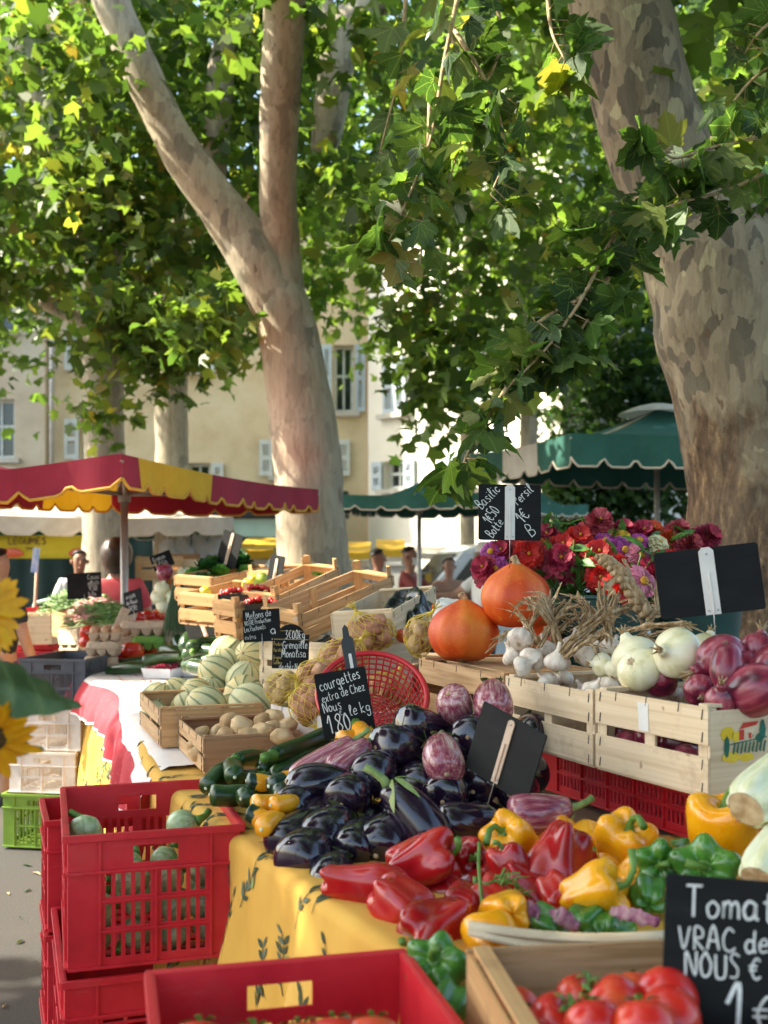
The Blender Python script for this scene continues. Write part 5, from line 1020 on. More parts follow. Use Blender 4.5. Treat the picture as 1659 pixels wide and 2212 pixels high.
def make_zucchini(key, mat, L, Rr, bend, seed, name='courgette', stemmat='stem_green'):
    b = MB(); n = 18; cen = [Vector((bend*math.cos(math.pi*(t-.5))-bend, 0, (t-.5)*L)) for t in [k/n for k in range(n+1)]]
    rad = [Rr*max(.05, min(1, (1-(1-min(1, t/.10))**2)**.5))*(1-.20*max(0, (t-.55)/.45))*(1 if t < .97 else .9)*(1+.03*math.sin(t*9+seed)) for t in [k/n for k in range(n+1)]]
    b.tube(cen, rad, 20); e = cen[-1]; s = MB(); dd = (cen[-1]-cen[-2]).normalized()
    s.tube([e-dd*.004, e+dd*.010, e+dd*.026, e+dd*.036], [Rr*.72, Rr*.50, Rr*.46, Rr*.52], 6); d = MB(); d.tube([cen[0]-(cen[1]-cen[0]).normalized()*.0015, cen[0]+(cen[1]-cen[0]).normalized()*.001], [.0035, .005], 9)
    proto(key, name, name, [('body', b, M[mat]), ('stem', s, M[stemmat]), ('blossom_scar', d, M['celery_white'])])
make_zucchini('zuc', 'zucchini', .20, .023, .012, 1); make_zucchini('zuc_fat', 'zucchini', .17, .028, .006, 2); make_zucchini('cuc', 'zucchini', .36, .034, .02, 3); make_zucchini('yzu', 'yellow_courgette', .15, .0215, .008, 4)
def make_round(key, Rr, seed):
    b = MB(); lathe(b, [(math.sin(math.pi*k/12)*Rr, -math.cos(math.pi*k/12)*Rr*.9) for k in range(13)], 32, 20, lambda p, a, t: p*(1+.02*math.cos(8*a)*math.sin(math.pi*t))*lump(p, 12, .05, seed))
    s = MB(); s.tube([(0, 0, .86*Rr), (.002, 0, Rr*1.05), (.012, 0, Rr*1.35), (.03, .004, Rr*1.6)], [.016, .010, .008, .009], 7); proto(key, 'round_courgette', 'round courgette', [('body', b, M['round_courgette']), ('stem', s, M['stem_green'])])
make_round('rnd', .042, 3)
def make_potato(key, mat, dims, seed):
    b = MB(); lathe(b, [(math.sin(math.pi*k/12), -math.cos(math.pi*k/12)) for k in range(13)], 26, 18, lambda p, a, t: Vector((p.x*dims[0], p.y*dims[1], p.z*dims[2]))*lump(p, 1.4, .22, seed)*lump(p, 4, .05, seed+3))
    o = b.build('potato', M[mat]); o['category'] = 'potato'; o.location.z = -50; PROTO[key] = o
for k, (m, dd) in enumerate([('potato', (.030, .026, .040)), ('potato', (.026, .026, .034)), ('potato_red', (.026, .024, .042)), ('potato_red', (.030, .028, .046)), ('potato', (.024, .022, .044))]): make_potato('pot%d' % k, m, dd, k*3.7)
def make_onion(key, mat, Rr, tall, seed, name='onion', neck=.25):
    b = MB(); pr = [(0, -.86), (.40, -.84), (.80, -.58), (1.0, -.12), (.96, .28), (.70, .62), (.36, .84), (neck, 1.0), (neck*.8, 1.14), (0, 1.16)]
    lathe(b, [(r*Rr, z*Rr*tall) for r, z in pr], 32, 26, lambda p, a, t: p*lump(p, 11, .05, seed)*(1+.012*math.cos(7*a)))
    s = MB(); zt = 1.12*Rr*tall
    for k in range(5): a = k*1.3+seed; s.tube([(0, 0, zt-.004), (math.cos(a)*.005, math.sin(a)*.005, zt+.010), (math.cos(a)*.012, math.sin(a)*.012, zt+.022)], [.0055, .003, .001], 5)
    r_ = MB(); zb = -.86*Rr*tall; lathe(r_, [(0, zb-.002), (.006, zb-.0015), (.010, zb+.001)], 12, 3, lambda p, a, t: p*lump(p, 300, .1))
    proto(key, name, 'onion', [('bulb', b, M[mat]), ('neck', s, M['husk']), ('root_plate', r_, M['husk'])])
make_onion('won', 'white_onion', .052, .92, 1, 'white_onion'); make_onion('ron', 'red_onion', .042, .95, 2, 'red_onion'); make_onion('rlong', 'red_onion', .028, 1.75, 3, 'red_onion', .32); make_onion('rtall', 'red_onion', .038, 1.35, 4, 'red_onion', .34)
def make_garlic(key, Rr, seed):
    b = MB(); pr = [(0, -.62), (.45, -.66), (.85, -.45), (1.0, -.05), (.86, .35), (.50, .66), (.24, .92), (.16, 1.25), (.14, 1.5), (0, 1.52)]
    lathe(b, [(r*Rr, z*Rr) for r, z in pr], 44, 24, lambda p, a, t: Vector((p.x*(1+.075*abs(math.cos(4.5*a))*math.sin(math.pi*min(1, t*1.3))), p.y*(1+.075*abs(math.cos(4.5*a))*math.sin(math.pi*min(1, t*1.3))), p.z))*lump(p, 30, .05, seed))
    r_ = MB(); rr = random.Random(seed)
    for k in range(16): a = rr.uniform(0, 6.3); q = rr.uniform(.0, .008); r_.tube([(math.cos(a)*q*.6, math.sin(a)*q*.6, -.60*Rr), (math.cos(a)*q, math.sin(a)*q, -.64*Rr-rr.uniform(.003, .009))], .0009, 4)
    proto(key, 'garlic_bulb', 'garlic', [('bulb', b, M['garlic']), ('roots', r_, M['stem_dry'])])
make_garlic('gar', .030, 2)

# ---------------------------------------------------------------- the aubergine heap
def put(key, label, u, v, d, ax, s=1, roll=0, group=None): return spawn(PROTO[key], label, P(u, v, d), aim(ax, roll), s, group)
dA = lambda v: 2.33+(1880-v)/360*.60
GA = 'black aubergines heaped on the yellow cloth'
for k, u, v, ax, s, lab, off in [
    ('aub', 912, 1574, (.8, -.25, -.5), 1.0, 'black aubergine lying crosswise below the right rim of the red basket', 0), ('aub_fat', 862, 1618, (.75, -.15, -.6), 1.0, 'large black aubergine in front of the basket with a small brown scratch', 0),
    ('aub_fat', 815, 1668, (.6, .0, -.75), .95, 'black aubergine under the round striped one, mirroring the sky', 0), ('aub_long', 703, 1690, (.9, -.1, -.35), 1.05, 'purplish black aubergine lying lengthwise beside the long striped one', 0),
    ('aub', 760, 1716, (.5, .1, -.85), 1.02, 'round ended black aubergine below the purplish lengthwise one', 0), ('aub_fat', 1026, 1590, (.3, -.1, -.9), 1.0, 'black aubergine with a tan scar below the two big striped ones', 0),
    ('aub', 626, 1732, (.85, .12, -.5), .92, 'black aubergine resting on the yellow courgettes', 0), ('aub_long', 668, 1757, (.5, .2, -.8), .95, 'slim black aubergine second from the courgettes', .03),
    ('aub_fat', 688, 1796, (.45, .35, -.8), 1.0, 'fat black aubergine with its blossom scar facing the aisle', -.03), ('aub', 616, 1806, (.7, .2, -.65), 1.0, 'black aubergine at the left foot of the heap', 0),
    ('aub_fat', 645, 1848, (.7, .12, -.7), 1.05, 'lowest left black aubergine overhanging the cloth fold', -.02), ('aub', 770, 1818, (.3, .25, -.9), .95, 'black aubergine right of the one with the scar facing the aisle', 0),
    ('aub_fat', 835, 1812, (.5, .2, -.8), 1.05, 'big black aubergine left of the one showing its green cap', 0), ('aub_long', 910, 1784, (-.45, .75, -.1), 1.25, 'long black aubergine with a pale green cap and stem pointing up', -.07),
    ('aub', 716, 1884, (.5, .3, -.8), .82, 'small black aubergine squeezed beside the front red pepper', -.02), ('aub', 1010, 1782, (.9, .0, -.3), .95, 'black aubergine lying behind the yellow pepper with the hooked stem', 0),
    ('aub_fat', 966, 1712, (.2, .1, -.95), .95, 'black aubergine under the upright striped one', .02), ('aub', 1036, 1690, (.5, .1, -.8), .95, 'black aubergine half hidden by the edge on board', .05),
    ('aub', 1120, 1704, (.4, .0, -.9), .95, 'black aubergine behind the edge on board, next to the red crate', .06), ('aub_fat', 905, 1690, (.2, .1, -.95), .95, 'black aubergine in the middle of the heap above the green cap', .06)]:
    if u < 700 and v > 1700: u += 20; off += .03
    if .45 < ax[0] < .88 and v > 1650: ax = (ax[0]*.5, ax[1], ax[2])
    put(k, lab, u, v, dA(v)+.03+off, ax, s*1.06, rnd.uniform(0, 6), GA)
for k in range(16):
    u, v = [(650, 1770), (720, 1770), (790, 1760), (850, 1750), (920, 1740), (980, 1740), (1040, 1750), (740, 1840), (800, 1860), (860, 1850), (1080, 1640), (1140, 1640), (960, 1660), (870, 1650), (1150, 1560), (1000, 1640)][k]
    put('aub', 'black aubergine mostly buried in the dark middle of the heap', u, v+16, dA(v)+.12, (rnd.uniform(-.5, .8), rnd.uniform(-.2, .3), -.6), .95, rnd.uniform(0, 6), GA)
GS = 'striped aubergines'
for k, u, v, d, ax, s, lab in [('strip', 987, 1531, 2.90, (.35, -.62, -.7), 1.12, 'white and purple striped aubergine, left of the two leaning on the old crate'), ('strip', 1064, 1511, 2.86, (.05, .35, -.93), 1.2, 'tall striped aubergine standing against the garlic crate'),
    ('strip', 955, 1632, 2.66, (-.1, .42, -.9), 1.14, 'upright pale striped aubergine in the middle of the black heap'), ('strip', 757, 1642, 2.74, (.7, .45, -.5), 1.02, 'round striped aubergine with a green stalk behind it'),
    ('strip_long', 700, 1648, 2.74, (.75, .45, -.3), 1.0, 'long mauve striped aubergine over the yellow courgettes'), ('strip', 1168, 1758, 2.45, (.95, .05, -.1), 1.1, 'striped aubergine lying in front of the low red crate')]:
    put(k, lab, u, v, d, ax, s, rnd.uniform(0, 6), GS)
# ---------------------------------------------------------------- courgettes
GZ = 'green courgettes'
def span(key, label, a, b_, L, s_r=1, group=None, dy=0):
    """lay a long vegetable between two points: a = blossom end, b = stem end"""
    A, B = P(*a), P(*b_); v = B-A; s = v.length/L; q_ = v.normalized().to_track_quat('Z', 'Y') @ Quaternion((0, 0, 1), dy)
    return spawn(PROTO[key], label, (A+B)/2, q_, (s_r, s_r, s), group)
for a, b_, L, k, s, lab in [((596, 1640, 3.20), (500, 1634, 3.0), .215, 'zuc', 1.15, 'green courgette lying crosswise with its cut stem to the left'), ((712, 1590, 3.22), (578, 1640, 2.95), .215, 'zuc', 1.25, 'long green courgette on top, its cut stem facing the aisle'),
    ((582, 1674, 2.92), (724, 1613, 3.20), .215, 'zuc', 1.2, 'green courgette under the long top one, pointing at the basket'), ((510, 1676, 2.86), (497, 1648, 3.05), .18, 'zuc_fat', 1.0, 'green courgette with its pale blossom end towards the viewer'),
    ((445, 1702, 2.88), (492, 1652, 3.02), .18, 'zuc_fat', .95, 'curved green courgette next to the potato crate'), ((449, 1722, 2.76), (548, 1716, 2.80), .18, 'zuc_fat', 1.0, 'thick green courgette lying at the cloth edge by the red crate'),
    ((517, 1722, 2.70), (610, 1700, 2.84), .18, 'zuc_fat', .95, 'green courgette pushed up behind the thick one'), ((556, 1662, 3.0), (640, 1650, 3.12), .18, 'zuc_fat', .8, 'green courgette in the shade below the crosswise one'),
    ((548, 1690, 2.98), (660, 1668, 3.0), .18, 'zuc', 1.0, 'green courgette almost hidden under the yellow ones'), ((470, 1690, 2.98), (560, 1680, 3.0), .18, 'zuc_fat', .9, 'green courgette at the bottom of the green row')]:
    span(k, lab, a, b_, L, s, GZ, rnd.uniform(0, 6))
GY = 'yellow courgettes'
for a, b_, s, lab in [((532, 1686, 2.80), (600, 1692, 2.82), 1.0, 'yellow courgette with a dark green tip, highest on the left'), ((586, 1696, 2.74), (664, 1672, 2.84), 1.05, 'plain yellow courgette next to the one with the highest dark tip'), ((604, 1714, 2.70), (668, 1684, 2.82), 1.0, 'yellow courgette touching the mauve aubergine'),
    ((550, 1741, 2.62), (620, 1732, 2.68), 1.05, 'yellow courgette with a green end between two plain ones'), ((537, 1752, 2.60), (596, 1776, 2.58), .95, 'yellow courgette lowest at the table edge'), ((566, 1784, 2.50), (616, 1760, 2.60), 1.0, 'yellow courgette showing its round pale tip, front of the row'),
    ((590, 1740, 2.60), (660, 1728, 2.68), .95, 'yellow courgette under the black aubergines'), ((728, 1606, 2.98), (790, 1592, 3.05), 1.25, 'yellow courgette under the slate wire'), ((805, 1608, 2.92), (776, 1580, 3.06), 1.35, 'yellow courgette behind the green stalk of the round striped aubergine'), ((1000, 1584, 2.85), (962, 1556, 3.0), 1.0, 'yellow courgette slipping between the striped aubergine and the crate')]:
    if a[0] < 700: a, b_ = (a[0]-6, a[1]+2, a[2]-.07), (b_[0]-6, b_[1]+2, b_[2]-.07)
    span('yzu', lab, a, b_, .17, s*1.05, GY, rnd.uniform(0, 6))
# ---------------------------------------------------------------- peppers
GR, GP, GG = 'red peppers', 'yellow peppers', 'green peppers'
for k, u, v, d, ax, s, lab, g in [
    ('rl', 782, 1912, 2.14, (.9, -.15, .1), 1.12, 'long red pepper lying at the cloth edge under the small aubergine', GR), ('rt', 912, 1860, 2.22, (.85, .25, .1), 1.15, 'big twisted red pepper beside the aubergines', GR),
    ('ry', 858, 1950, 2.04, (.75, -.5, .5), 1.15, 'red pepper with its green stem facing down towards the front', GR), ('ry', 1000, 1948, 2.06, (-.35, -.25, .9), .86, 'small red pepper with its stem pointing at the viewer', GR),
    ('rt', 948, 2004, 1.93, (-.9, -.3, .35), 1.08, 'large red pepper with a curved stem hanging over the cloth edge', GR), ('ry', 1008, 1846, 2.28, (.3, .05, .9), .85, 'red pepper behind the twisted one, its stem in shadow', GR),
    ('rt', 1212, 1860, 2.20, (-.3, -.7, .2), 1.22, 'bright red pepper in the middle of the yellow ones', GR), ('rl', 1110, 1892, 2.18, (-.3, .7, -.2), .85, 'pointed red pepper left of the bright red one', GR), ('rl', 1145, 1918, 2.13, (.7, -.5, .1), .8, 'red pepper under the pointed one', GR),
    ('ry', 1204, 1926, 2.08, (.4, -.5, .75), .85, 'crumpled red pepper with a pale stem next to the front yellow pepper', GR), ('ry', 1066, 1946, 2.06, (-.5, .3, -.5), .85, 'orange red pepper end behind the fallen purple peel', GR), ('rl', 1064, 1884, 2.24, (.5, .2, -.6), .8, 'dark red pepper below the hooked stem', GR),
    ('yy', 1112, 1818, 2.32, (-.62, .55, .45), 1.05, 'yellow pepper with a hooked green stem on its left', GP), ('yb', 1206, 1800, 2.44, (-.2, -.4, -.8), .85, 'yellow pepper under the lying striped aubergine', GP), ('yb', 1276, 1832, 2.38, (.1, .1, -.9), .95, 'yellow pepper half hidden behind the bright red one', GP),
    ('yy', 1346, 1826, 2.28, (.15, .85, .45), 1.12, 'yellow orange pepper standing before the slotted red crate', GP), ('yb', 1562, 1794, 2.20, (.05, .95, .1), 1.25, 'biggest yellow pepper, upright below the painted crate end', GP), ('yy', 1278, 1932, 2.02, (.85, .35, .3), 1.05, 'yellow pepper with a small pit and a long hooked stem on the right', GP),
    ('yb', 1385, 1894, 2.16, (.2, -.3, -.8), .95, 'yellow pepper between the two green ones', GP), ('yy', 1096, 1982, 1.95, (-.1, -.4, -.85), .95, 'pale yellow pepper behind the splintered wood strip', GP), ('yb', 1063, 2030, 1.86, (-.2, .2, -.9), .8, 'yellow pepper under the wood strip', GP), ('yb', 1345, 1950, 2.08, (.3, .5, -.7), .7, 'yellow pepper peeping out behind the long hooked stem', GP),
    ('gg', 1428, 1862, 2.14, (-.25, .1, .95), .98, 'green pepper with its ribbed base towards the viewer', GG), ('gg', 1530, 1880, 2.08, (-.4, .35, .8), 1.25, 'largest green pepper with a pale stem above the tomato slate', GG), ('gg', 1402, 1936, 2.02, (.2, .3, -.8), .68, 'small green pepper left of the tomato slate', GG),
    ('gg', 950, 2092, 1.80, (-.3, .6, .6), 1.0, 'dark green pepper in the gap by the red crate corner', GG), ('gg', 958, 2172, 1.74, (.3, .2, -.8), .75, 'green pepper low in the gap beside the wooden crate', GG), ('gg', 1262, 2000, 1.97, (.6, .1, -.6), .8, 'green pepper in the shade under the front yellow pepper', GG), ('gg', 1180, 2006, 1.94, (-.6, .1, -.6), .75, 'green pepper edge behind the wood strip, left', GG), ('gg', 1318, 2010, 1.95, (.4, .1, -.7), .75, 'green pepper edge behind the wood strip, right', GG)]:
    if g == GR: s *= .92
    put(k, lab, u, v, d, ax, s, rnd.uniform(0, 6), g)
for k in range(14):
    u, v = [(900, 1900), (960, 1920), (1040, 1910), (1090, 1860), (1150, 1850), (1260, 1880), (1320, 1880), (1380, 1840), (1440, 1900), (1480, 1840), (1040, 1990), (1130, 1960), (1220, 1960), (1330, 1960)][k]
    kk = ['ry', 'ry', 'ry', 'ry', 'yb', 'ry', 'yb', 'yb', 'gg', 'gg', 'ry', 'ry', 'gg', 'gg'][k]; g = {'r': GR, 'y': GP, 'g': GG}[kk[0]]
    put(kk, {'r': 'red pepper buried under the others on the table', 'y': 'yellow pepper buried under the others on the table', 'g': 'green pepper buried under the others on the table'}[kk[0]], u, v+14, 2.34-(v-1840)/170*.30, (rnd.uniform(-.7, .7), rnd.uniform(-.5, .5), -.4), .9, rnd.uniform(0, 6), g)
def scrap(label, pts, wd, mat, seed, cat='peel', name='onion_peel'):
    b = MB(); r = random.Random(seed); cen = bez([P(*p) for p in pts], 6); vs = []
    for i, c in enumerate(cen):
        q = wd*(.4+.6*math.sin(math.pi*(i+.7)/(len(cen)+.6)))
        for s in (-1, -.4, .3, 1): vs.append(c+Vector((.25*s*q, r.uniform(-.3, .3)*q, s*q*.8+r.uniform(-.18, .18)*q)))
    b.add(vs, [(4*i+j, 4*i+j+1, 4*i+j+5, 4*i+j+4) for i in range(len(cen)-1) for j in range(3)], 0, True); return tag(b.build(name, mat, solid=.0008), label, cat)
M['peel'] = pm('purple_peel', [(.24,.05,.12), (.42,.16,.24), (.55,.32,.34)], 30, (1, 3, 1), .55, .4, translucent=.2)
scrap('purple onion peel crumpled between the peppers, left', [(1120, 1955, 1.95), (1140, 1966, 1.93), (1160, 1985, 1.92), (1158, 2002, 1.92)], .022, M['peel'], 1)
scrap('purple onion peel lying against the front yellow pepper', [(1185, 1975, 1.93), (1215, 1982, 1.91), (1250, 2004, 1.91)], .018, M['peel'], 2)
scrap('purple onion peel tucked beside the slate corner', [(1318, 1966, 1.93), (1370, 1978, 1.9), (1425, 1994, 1.88)], .016, M['peel'], 3)
b = MB(); st = bez([P(1035, 1820, 2.15), P(1034, 1870, 2.10), P(1038, 1920, 2.04), P(1042, 1960, 2.0)], 6); b.tube(st, .0032, 6)
for k in range(26):
    p = P(1045+rnd.uniform(0, 90), 1892+rnd.uniform(0, 45), 2.05); a = Vector((rnd.uniform(-1, 1), rnd.uniform(-.4, .4), rnd.uniform(-.6, .6))).normalized()*rnd.uniform(.012, .03); b.tube([p-a, p+a*.2+UP*.004, p+a], [.0022, .002, .0008], 5)
tag(b.build('green_sprig', M['stem_green']), 'bare green vine sprig lying across the red peppers', 'sprig')
# celery hearts on the right edge
for lab, u, v, d, ax, s in [('white celery heart with a brown cut base, upper one on the right edge', 1640, 1718, 2.06, (.70, .38, -.62), .84), ('celery heart with a brown cut base, lower one on the right edge', 1664, 1866, 1.98, (.62, .5, -.6), .8)]:
    t = thing('celery', lab, 'celery', P(u, v, d), quat=aim(ax), scale=s, group='celery hearts'); b = MB()
    lathe(b, [(.040, -.060), (.052, -.045), (.056, -.01), (.052, .05), (.046, .12)], 40, 14, lambda p, a, t_: Vector((p.x*(1+.08*math.cos(7*a)), p.y*(1+.08*math.cos(7*a)), p.z))); b.build('heart', M['celery_white'], t)
    b = MB(); lathe(b, [(0, -.058), (.02, -.062), (.042, -.0605)], 24, 4, lambda p, a, t_: p*lump(p, 60, .06)); b.build('cut_base', M['cut_core'], t)
    b = MB()
    for k in range(9): a = k*.7; b.tube([(math.cos(a)*.036, math.sin(a)*.036, .09), (math.cos(a)*.046, math.sin(a)*.046, .2), (math.cos(a)*.075, math.sin(a)*.075, .33)], [.013, .010, .006], 7)
    b.build('stalks', M['leaf_green'], t)
# ---------------------------------------------------------------- near tomatoes
GT = 'tomatoes in the near crate'
for u, v, d, ax, lab, s in [(1116, 2178, 1.58, (-.45, -.1, .85), 'tomato with its stem hole to the left, alone by the crate wall', 1), (1206, 2196, 1.50, (.35, .75, .3), 'orange red tomato in the front middle of the near crate', 1.05), (1258, 2148, 1.60, (.25, .8, .1), 'tomato with a green star calyx at the back of the near crate', 1), (1322, 2168, 1.50, (-.5, .4, -.3), 'largest pinkish tomato in the near crate', 1.2),
    (1368, 2142, 1.62, (.1, .5, -.8), 'tomato in shade against the back board of the near crate', .95), (1440, 2146, 1.50, (.3, -.2, -.8), 'upper of the two tomatoes beside the tomato slate', 1.08), (1446, 2186, 1.46, (.3, -.5, -.7), 'lower of the two tomatoes beside the tomato slate', 1.05), (1284, 2206, 1.44, (0, .6, -.5), 'tomato cut by the bottom edge of the picture', 1), (1160, 2214, 1.5, (0, .6, -.5), 'tomato low in the left part of the near crate', .95), (1390, 2208, 1.42, (0, .6, -.5), 'tomato low in the right part of the near crate', 1.05)]:
    put('tom', lab, u, v+14, d, ax, s*.9, rnd.uniform(0, 6), GT)
for u, v, d, lab in [(722, 2214, 1.5, 'tomato under the right part of the near red crate rim'), (805, 2212, 1.5, 'tomato in the right corner of the near red crate'), (650, 2226, 1.48, 'tomato in the middle of the near red crate'), (430, 2222, 1.5, 'orange tomato in the left corner of the near red crate'), (540, 2232, 1.46, 'tomato between the left corner and the middle of the near red crate')]:
    put('tom', lab, u, v+46, d, (rnd.uniform(-.3, .3), .7, -.6), 1.0, 0, 'tomatoes in the near red crate')
# ---------------------------------------------------------------- round courgettes in the red crate
c_rc = crate_at(fl, RL, RW)
GC = 'round courgettes in the red crate'
for u, v, d, ax, lab in [(182, 1797, 2.74, (-.3, .5, -.8), 'pale round courgette at the left front rim of the red crate'), (394, 1786, 2.76, (.85, .35, -.1), 'dark round courgette with a long stalk at the right front rim')]:
    put('rnd', lab, u, v, d, ax, 1.05, 0, GC)
for lx in (.21, .10):
    for ly in (-.13, -.045, .04, .125):
        for lz in (.055, .125, .195):
            if lx < .15 and lz < .1: continue
            if lz > .19 and ly < -.1: continue
            p = c_rc+(-tdir)*lx*1.02+(ndir*1)*ly*(1)+UP*(lz+rnd.uniform(-.01, .01))+ndir*rnd.uniform(-.012, .012)
            spawn(PROTO['rnd'], 'green round courgette behind the slots of the red crate', p, aim((rnd.uniform(-1, 1), rnd.uniform(-.5, .8), rnd.uniform(-1, .3))), rnd.uniform(.88, 1.02), GC)
# ---------------------------------------------------------------- pumpkins
put('pum', 'lower orange red pumpkin sitting on the weathered crate', 1001, 1366, 3.52, (.05, .95, -.2), .99, .4, 'pumpkins')
put('pum', 'upper orange pumpkin leaning on the lower one, a price wire in its stem', 1114, 1288, 3.48, (-.02, .97, .22), 1.0, 2.2, 'pumpkins')
put('pum', 'red orange pumpkin in the shade behind the garlic', 1160, 1392, 3.55, (.2, .8, -.3), .8, 3, 'pumpkins')
# ---------------------------------------------------------------- onions and garlic
GO = 'white onions'
for u, v, d, ax, s, lab in [(1371, 1418, 2.82, (-.3, .75, -.3), 1.0, 'flat white onion at the left end of the white ones'), (1462, 1410, 2.66, (-.75, .15, .62), 1.02, 'largest white onion with its brown root end facing left'), (1382, 1446, 2.72, (.5, -.4, -.5), .95, 'creased white onion on the crate rim'), (1300, 1436, 2.94, (-.9, .1, .2), .55, 'small white onion with a frayed neck on the garlic crate'), (1526, 1402, 2.80, (.3, .7, -.4), .8, 'white onion behind the wire of the big blank board'), (1330, 1446, 2.9, (.4, .6, -.3), .5, 'small white onion tucked next to the frayed one'), (1505, 1450, 2.68, (.5, .1, -.6), .7, 'pale white onion between the largest one and the red ones')]:
    put('won', lab, u, v, d, ax, s*1.14, rnd.uniform(0, 6), GO)
GRO = 'red onions'
for k, u, v, d, ax, s, lab in [('rlong', 1570, 1442, 2.46, (-.15, -.85, .35), 1.15, 'long red onion standing with its neck down at the crate corner'), ('rtall', 1556, 1420, 2.58, (-.8, -.4, .2), 1.15, 'dark red onion curved behind the long one'), ('rtall', 1632, 1490, 2.42, (.6, .35, .4), 1.3, 'big red onion with purple streaks at the right edge'), ('ron', 1640, 1408, 2.6, (.2, .6, -.4), 1.05, 'red onion at the back right of the crate'),
    ('ron', 1424, 1466, 2.72, (.6, .2, -.6), .95, 'red onion barely over the rim below the creased white one'), ('rtall', 1556, 1515, 2.42, (-.1, .7, .5), .75, 'small red onion with a dry neck in the crate corner'), ('ron', 1515, 1492, 2.54, (.2, .3, -.7), .8, 'red onion squeezed under the dark curved one'), ('ron', 1600, 1448, 2.56, (.2, .4, -.7), 1.0, 'red onion between the long one and the big streaked one'), ('rtall', 1672, 1440, 2.5, (.4, .6, .2), 1.1, 'red onion cut by the right edge of the picture'),
    ('ron', 1400, 1590, 2.66, (.8, .1, .1), .85, 'red onion seen through the left gap of the crate side'), ('rlong', 1470, 1606, 2.56, (.9, -.2, .1), 1.0, 'long red onion seen through the right gap of the crate side'), ('ron', 1440, 1600, 2.62, (.3, .3, -.7), .8, 'red onion between the two seen through the crate side'), ('ron', 1345, 1585, 2.74, (.3, .3, -.7), .8, 'red onion deep in the left end of the crate')]:
    put(k, lab, u, v, d, ax, s*1.16, rnd.uniform(0, 6), GRO)
for k in range(9): p = k1+ex1*(.05+.035*k)+ey1*(.06+.09*(k % 3)/2*1.6)+UP*(.06+.05*(k % 2)); spawn(PROTO['ron'], 'red onion buried in the pale crate', p, aim((rnd.uniform(-1, 1), .3, rnd.uniform(-1, 1))), .92, GRO)
GGa = 'garlic bulbs'
gl = [(1124, 1380, 3.06, (.3, .55, -.6), 1.05, 'garlic bulb standing highest, roots towards the viewer'), (1150, 1424, 3.02, (.5, .5, -.3), 1.05, 'garlic bulb below the highest one'), (1204, 1430, 2.98, (.1, .8, .0), 1.05, 'garlic bulb with frayed roots in the front middle'), (1262, 1414, 2.98, (.6, .5, -.2), 1.05, 'purplish garlic bulb at the right of the front row'), (1322, 1402, 2.98, (.3, .5, -.5), 1.0, 'garlic bulb behind the small white onion'), (1108, 1418, 3.10, (-.3, .6, -.2), .9, 'garlic bulb at the left rim of its crate'), (1236, 1394, 3.08, (.2, .8, -.3), .95, 'garlic bulb under the crossing dry stalks'), (1180, 1404, 3.08, (-.2, .8, -.2), .9, 'garlic bulb behind the front middle one'), (1288, 1388, 3.1, (.4, .7, -.3), .9, 'garlic bulb at the back right'), (1128, 1440, 2.98, (.7, .3, .2), .85, 'garlic bulb lying on the front rim')]
for u, v, d, ax, s, lab in gl: put('gar', lab, u, v, d, ax, s*1.12, rnd.uniform(0, 6), GGa)
for k in range(12): p = k2+ex2*(.03+L2*.085*k)+ey2*(.05+.1*(k % 3)/2*1.9)+UP*(.150+.028*(k % 2)); spawn(PROTO['gar'], 'garlic bulb buried in its crate', p, aim((rnd.uniform(-1, 1), .6, rnd.uniform(-1, 1))), .95, GGa)
def stalk(label, pts, r0, seed, frayed=True):
    b = MB(); r = random.Random(seed); cen = bez([P(*p) for p in pts], 4); n = len(cen); r0 *= 1.25
    for k in range(6):
        o0 = Vector((r.uniform(-1, 1), r.uniform(-1, 1), r.uniform(-1, 1)))*r0*.8; o1 = Vector((r.uniform(-1, 1), r.uniform(-1, 1), r.uniform(-1, 1)))*r0*1.5; i0, i1 = r.choice([0, 0, n//4]), r.choice([n, n, n-n//4]); seg = cen[i0:i1]; m = max(1, len(seg)-1)
        if len(seg) > 2: b.tube([c+o0.lerp(o1, i/m)+Vector((r.uniform(-1, 1), r.uniform(-1, 1), r.uniform(-1, 1)))*r0*.14 for i, c in enumerate(seg)], [r0*r.uniform(.45, .8)*(1-.35*i/m) for i in range(m+1)], 5, flat=r.uniform(.18, .4))
    if frayed:
        for k in range(7):
            i = r.randrange(n//2, n); a = ((cen[i]-cen[i-1]).normalized()+Vector((r.uniform(-1, 1), r.uniform(-1, 1), r.uniform(-1, .5)))*.9); p = cen[i]; vs = []; L = r.uniform(.03, .065); cw = Vector((r.uniform(-1, 1), r.uniform(-1, 1), r.uniform(-1, 1))).normalized()
            for q in (0, .3, .6, 1): w_ = r0*.9*(1-q*.85); c = p+a*L*q+Vector((0, 0, -.022*q*q))+cw*.006*math.sin(q*5); vs += [c+cw*w_, c-cw*w_+a*.002]
            b.add(vs, [(0, 1, 3, 2), (2, 3, 5, 4), (4, 5, 7, 6)], 0, True)
    return tag(b.build('garlic_stalk', M['husk']), label, 'dry stalk', 'dry garlic stalks')
for k in range(16):
    r_ = random.Random(900+k); u0, v0 = r_.uniform(1150, 1400), r_.uniform(1360, 1405); a_ = r_.uniform(-1.1, 1.1); L_ = r_.uniform(60, 110); d0 = r_.uniform(3.0, 3.16)
    stalk('broken dry stalk in the tangle behind the garlic bulbs', [(u0, v0, d0), (u0+math.sin(a_)*L_*.5+r_.uniform(-8, 8), v0-math.cos(a_)*L_*.5, d0+.03), (u0+math.sin(a_)*L_, v0-math.cos(a_)*L_*.9, d0+.05)], r_.uniform(.0055, .009), 300+k)
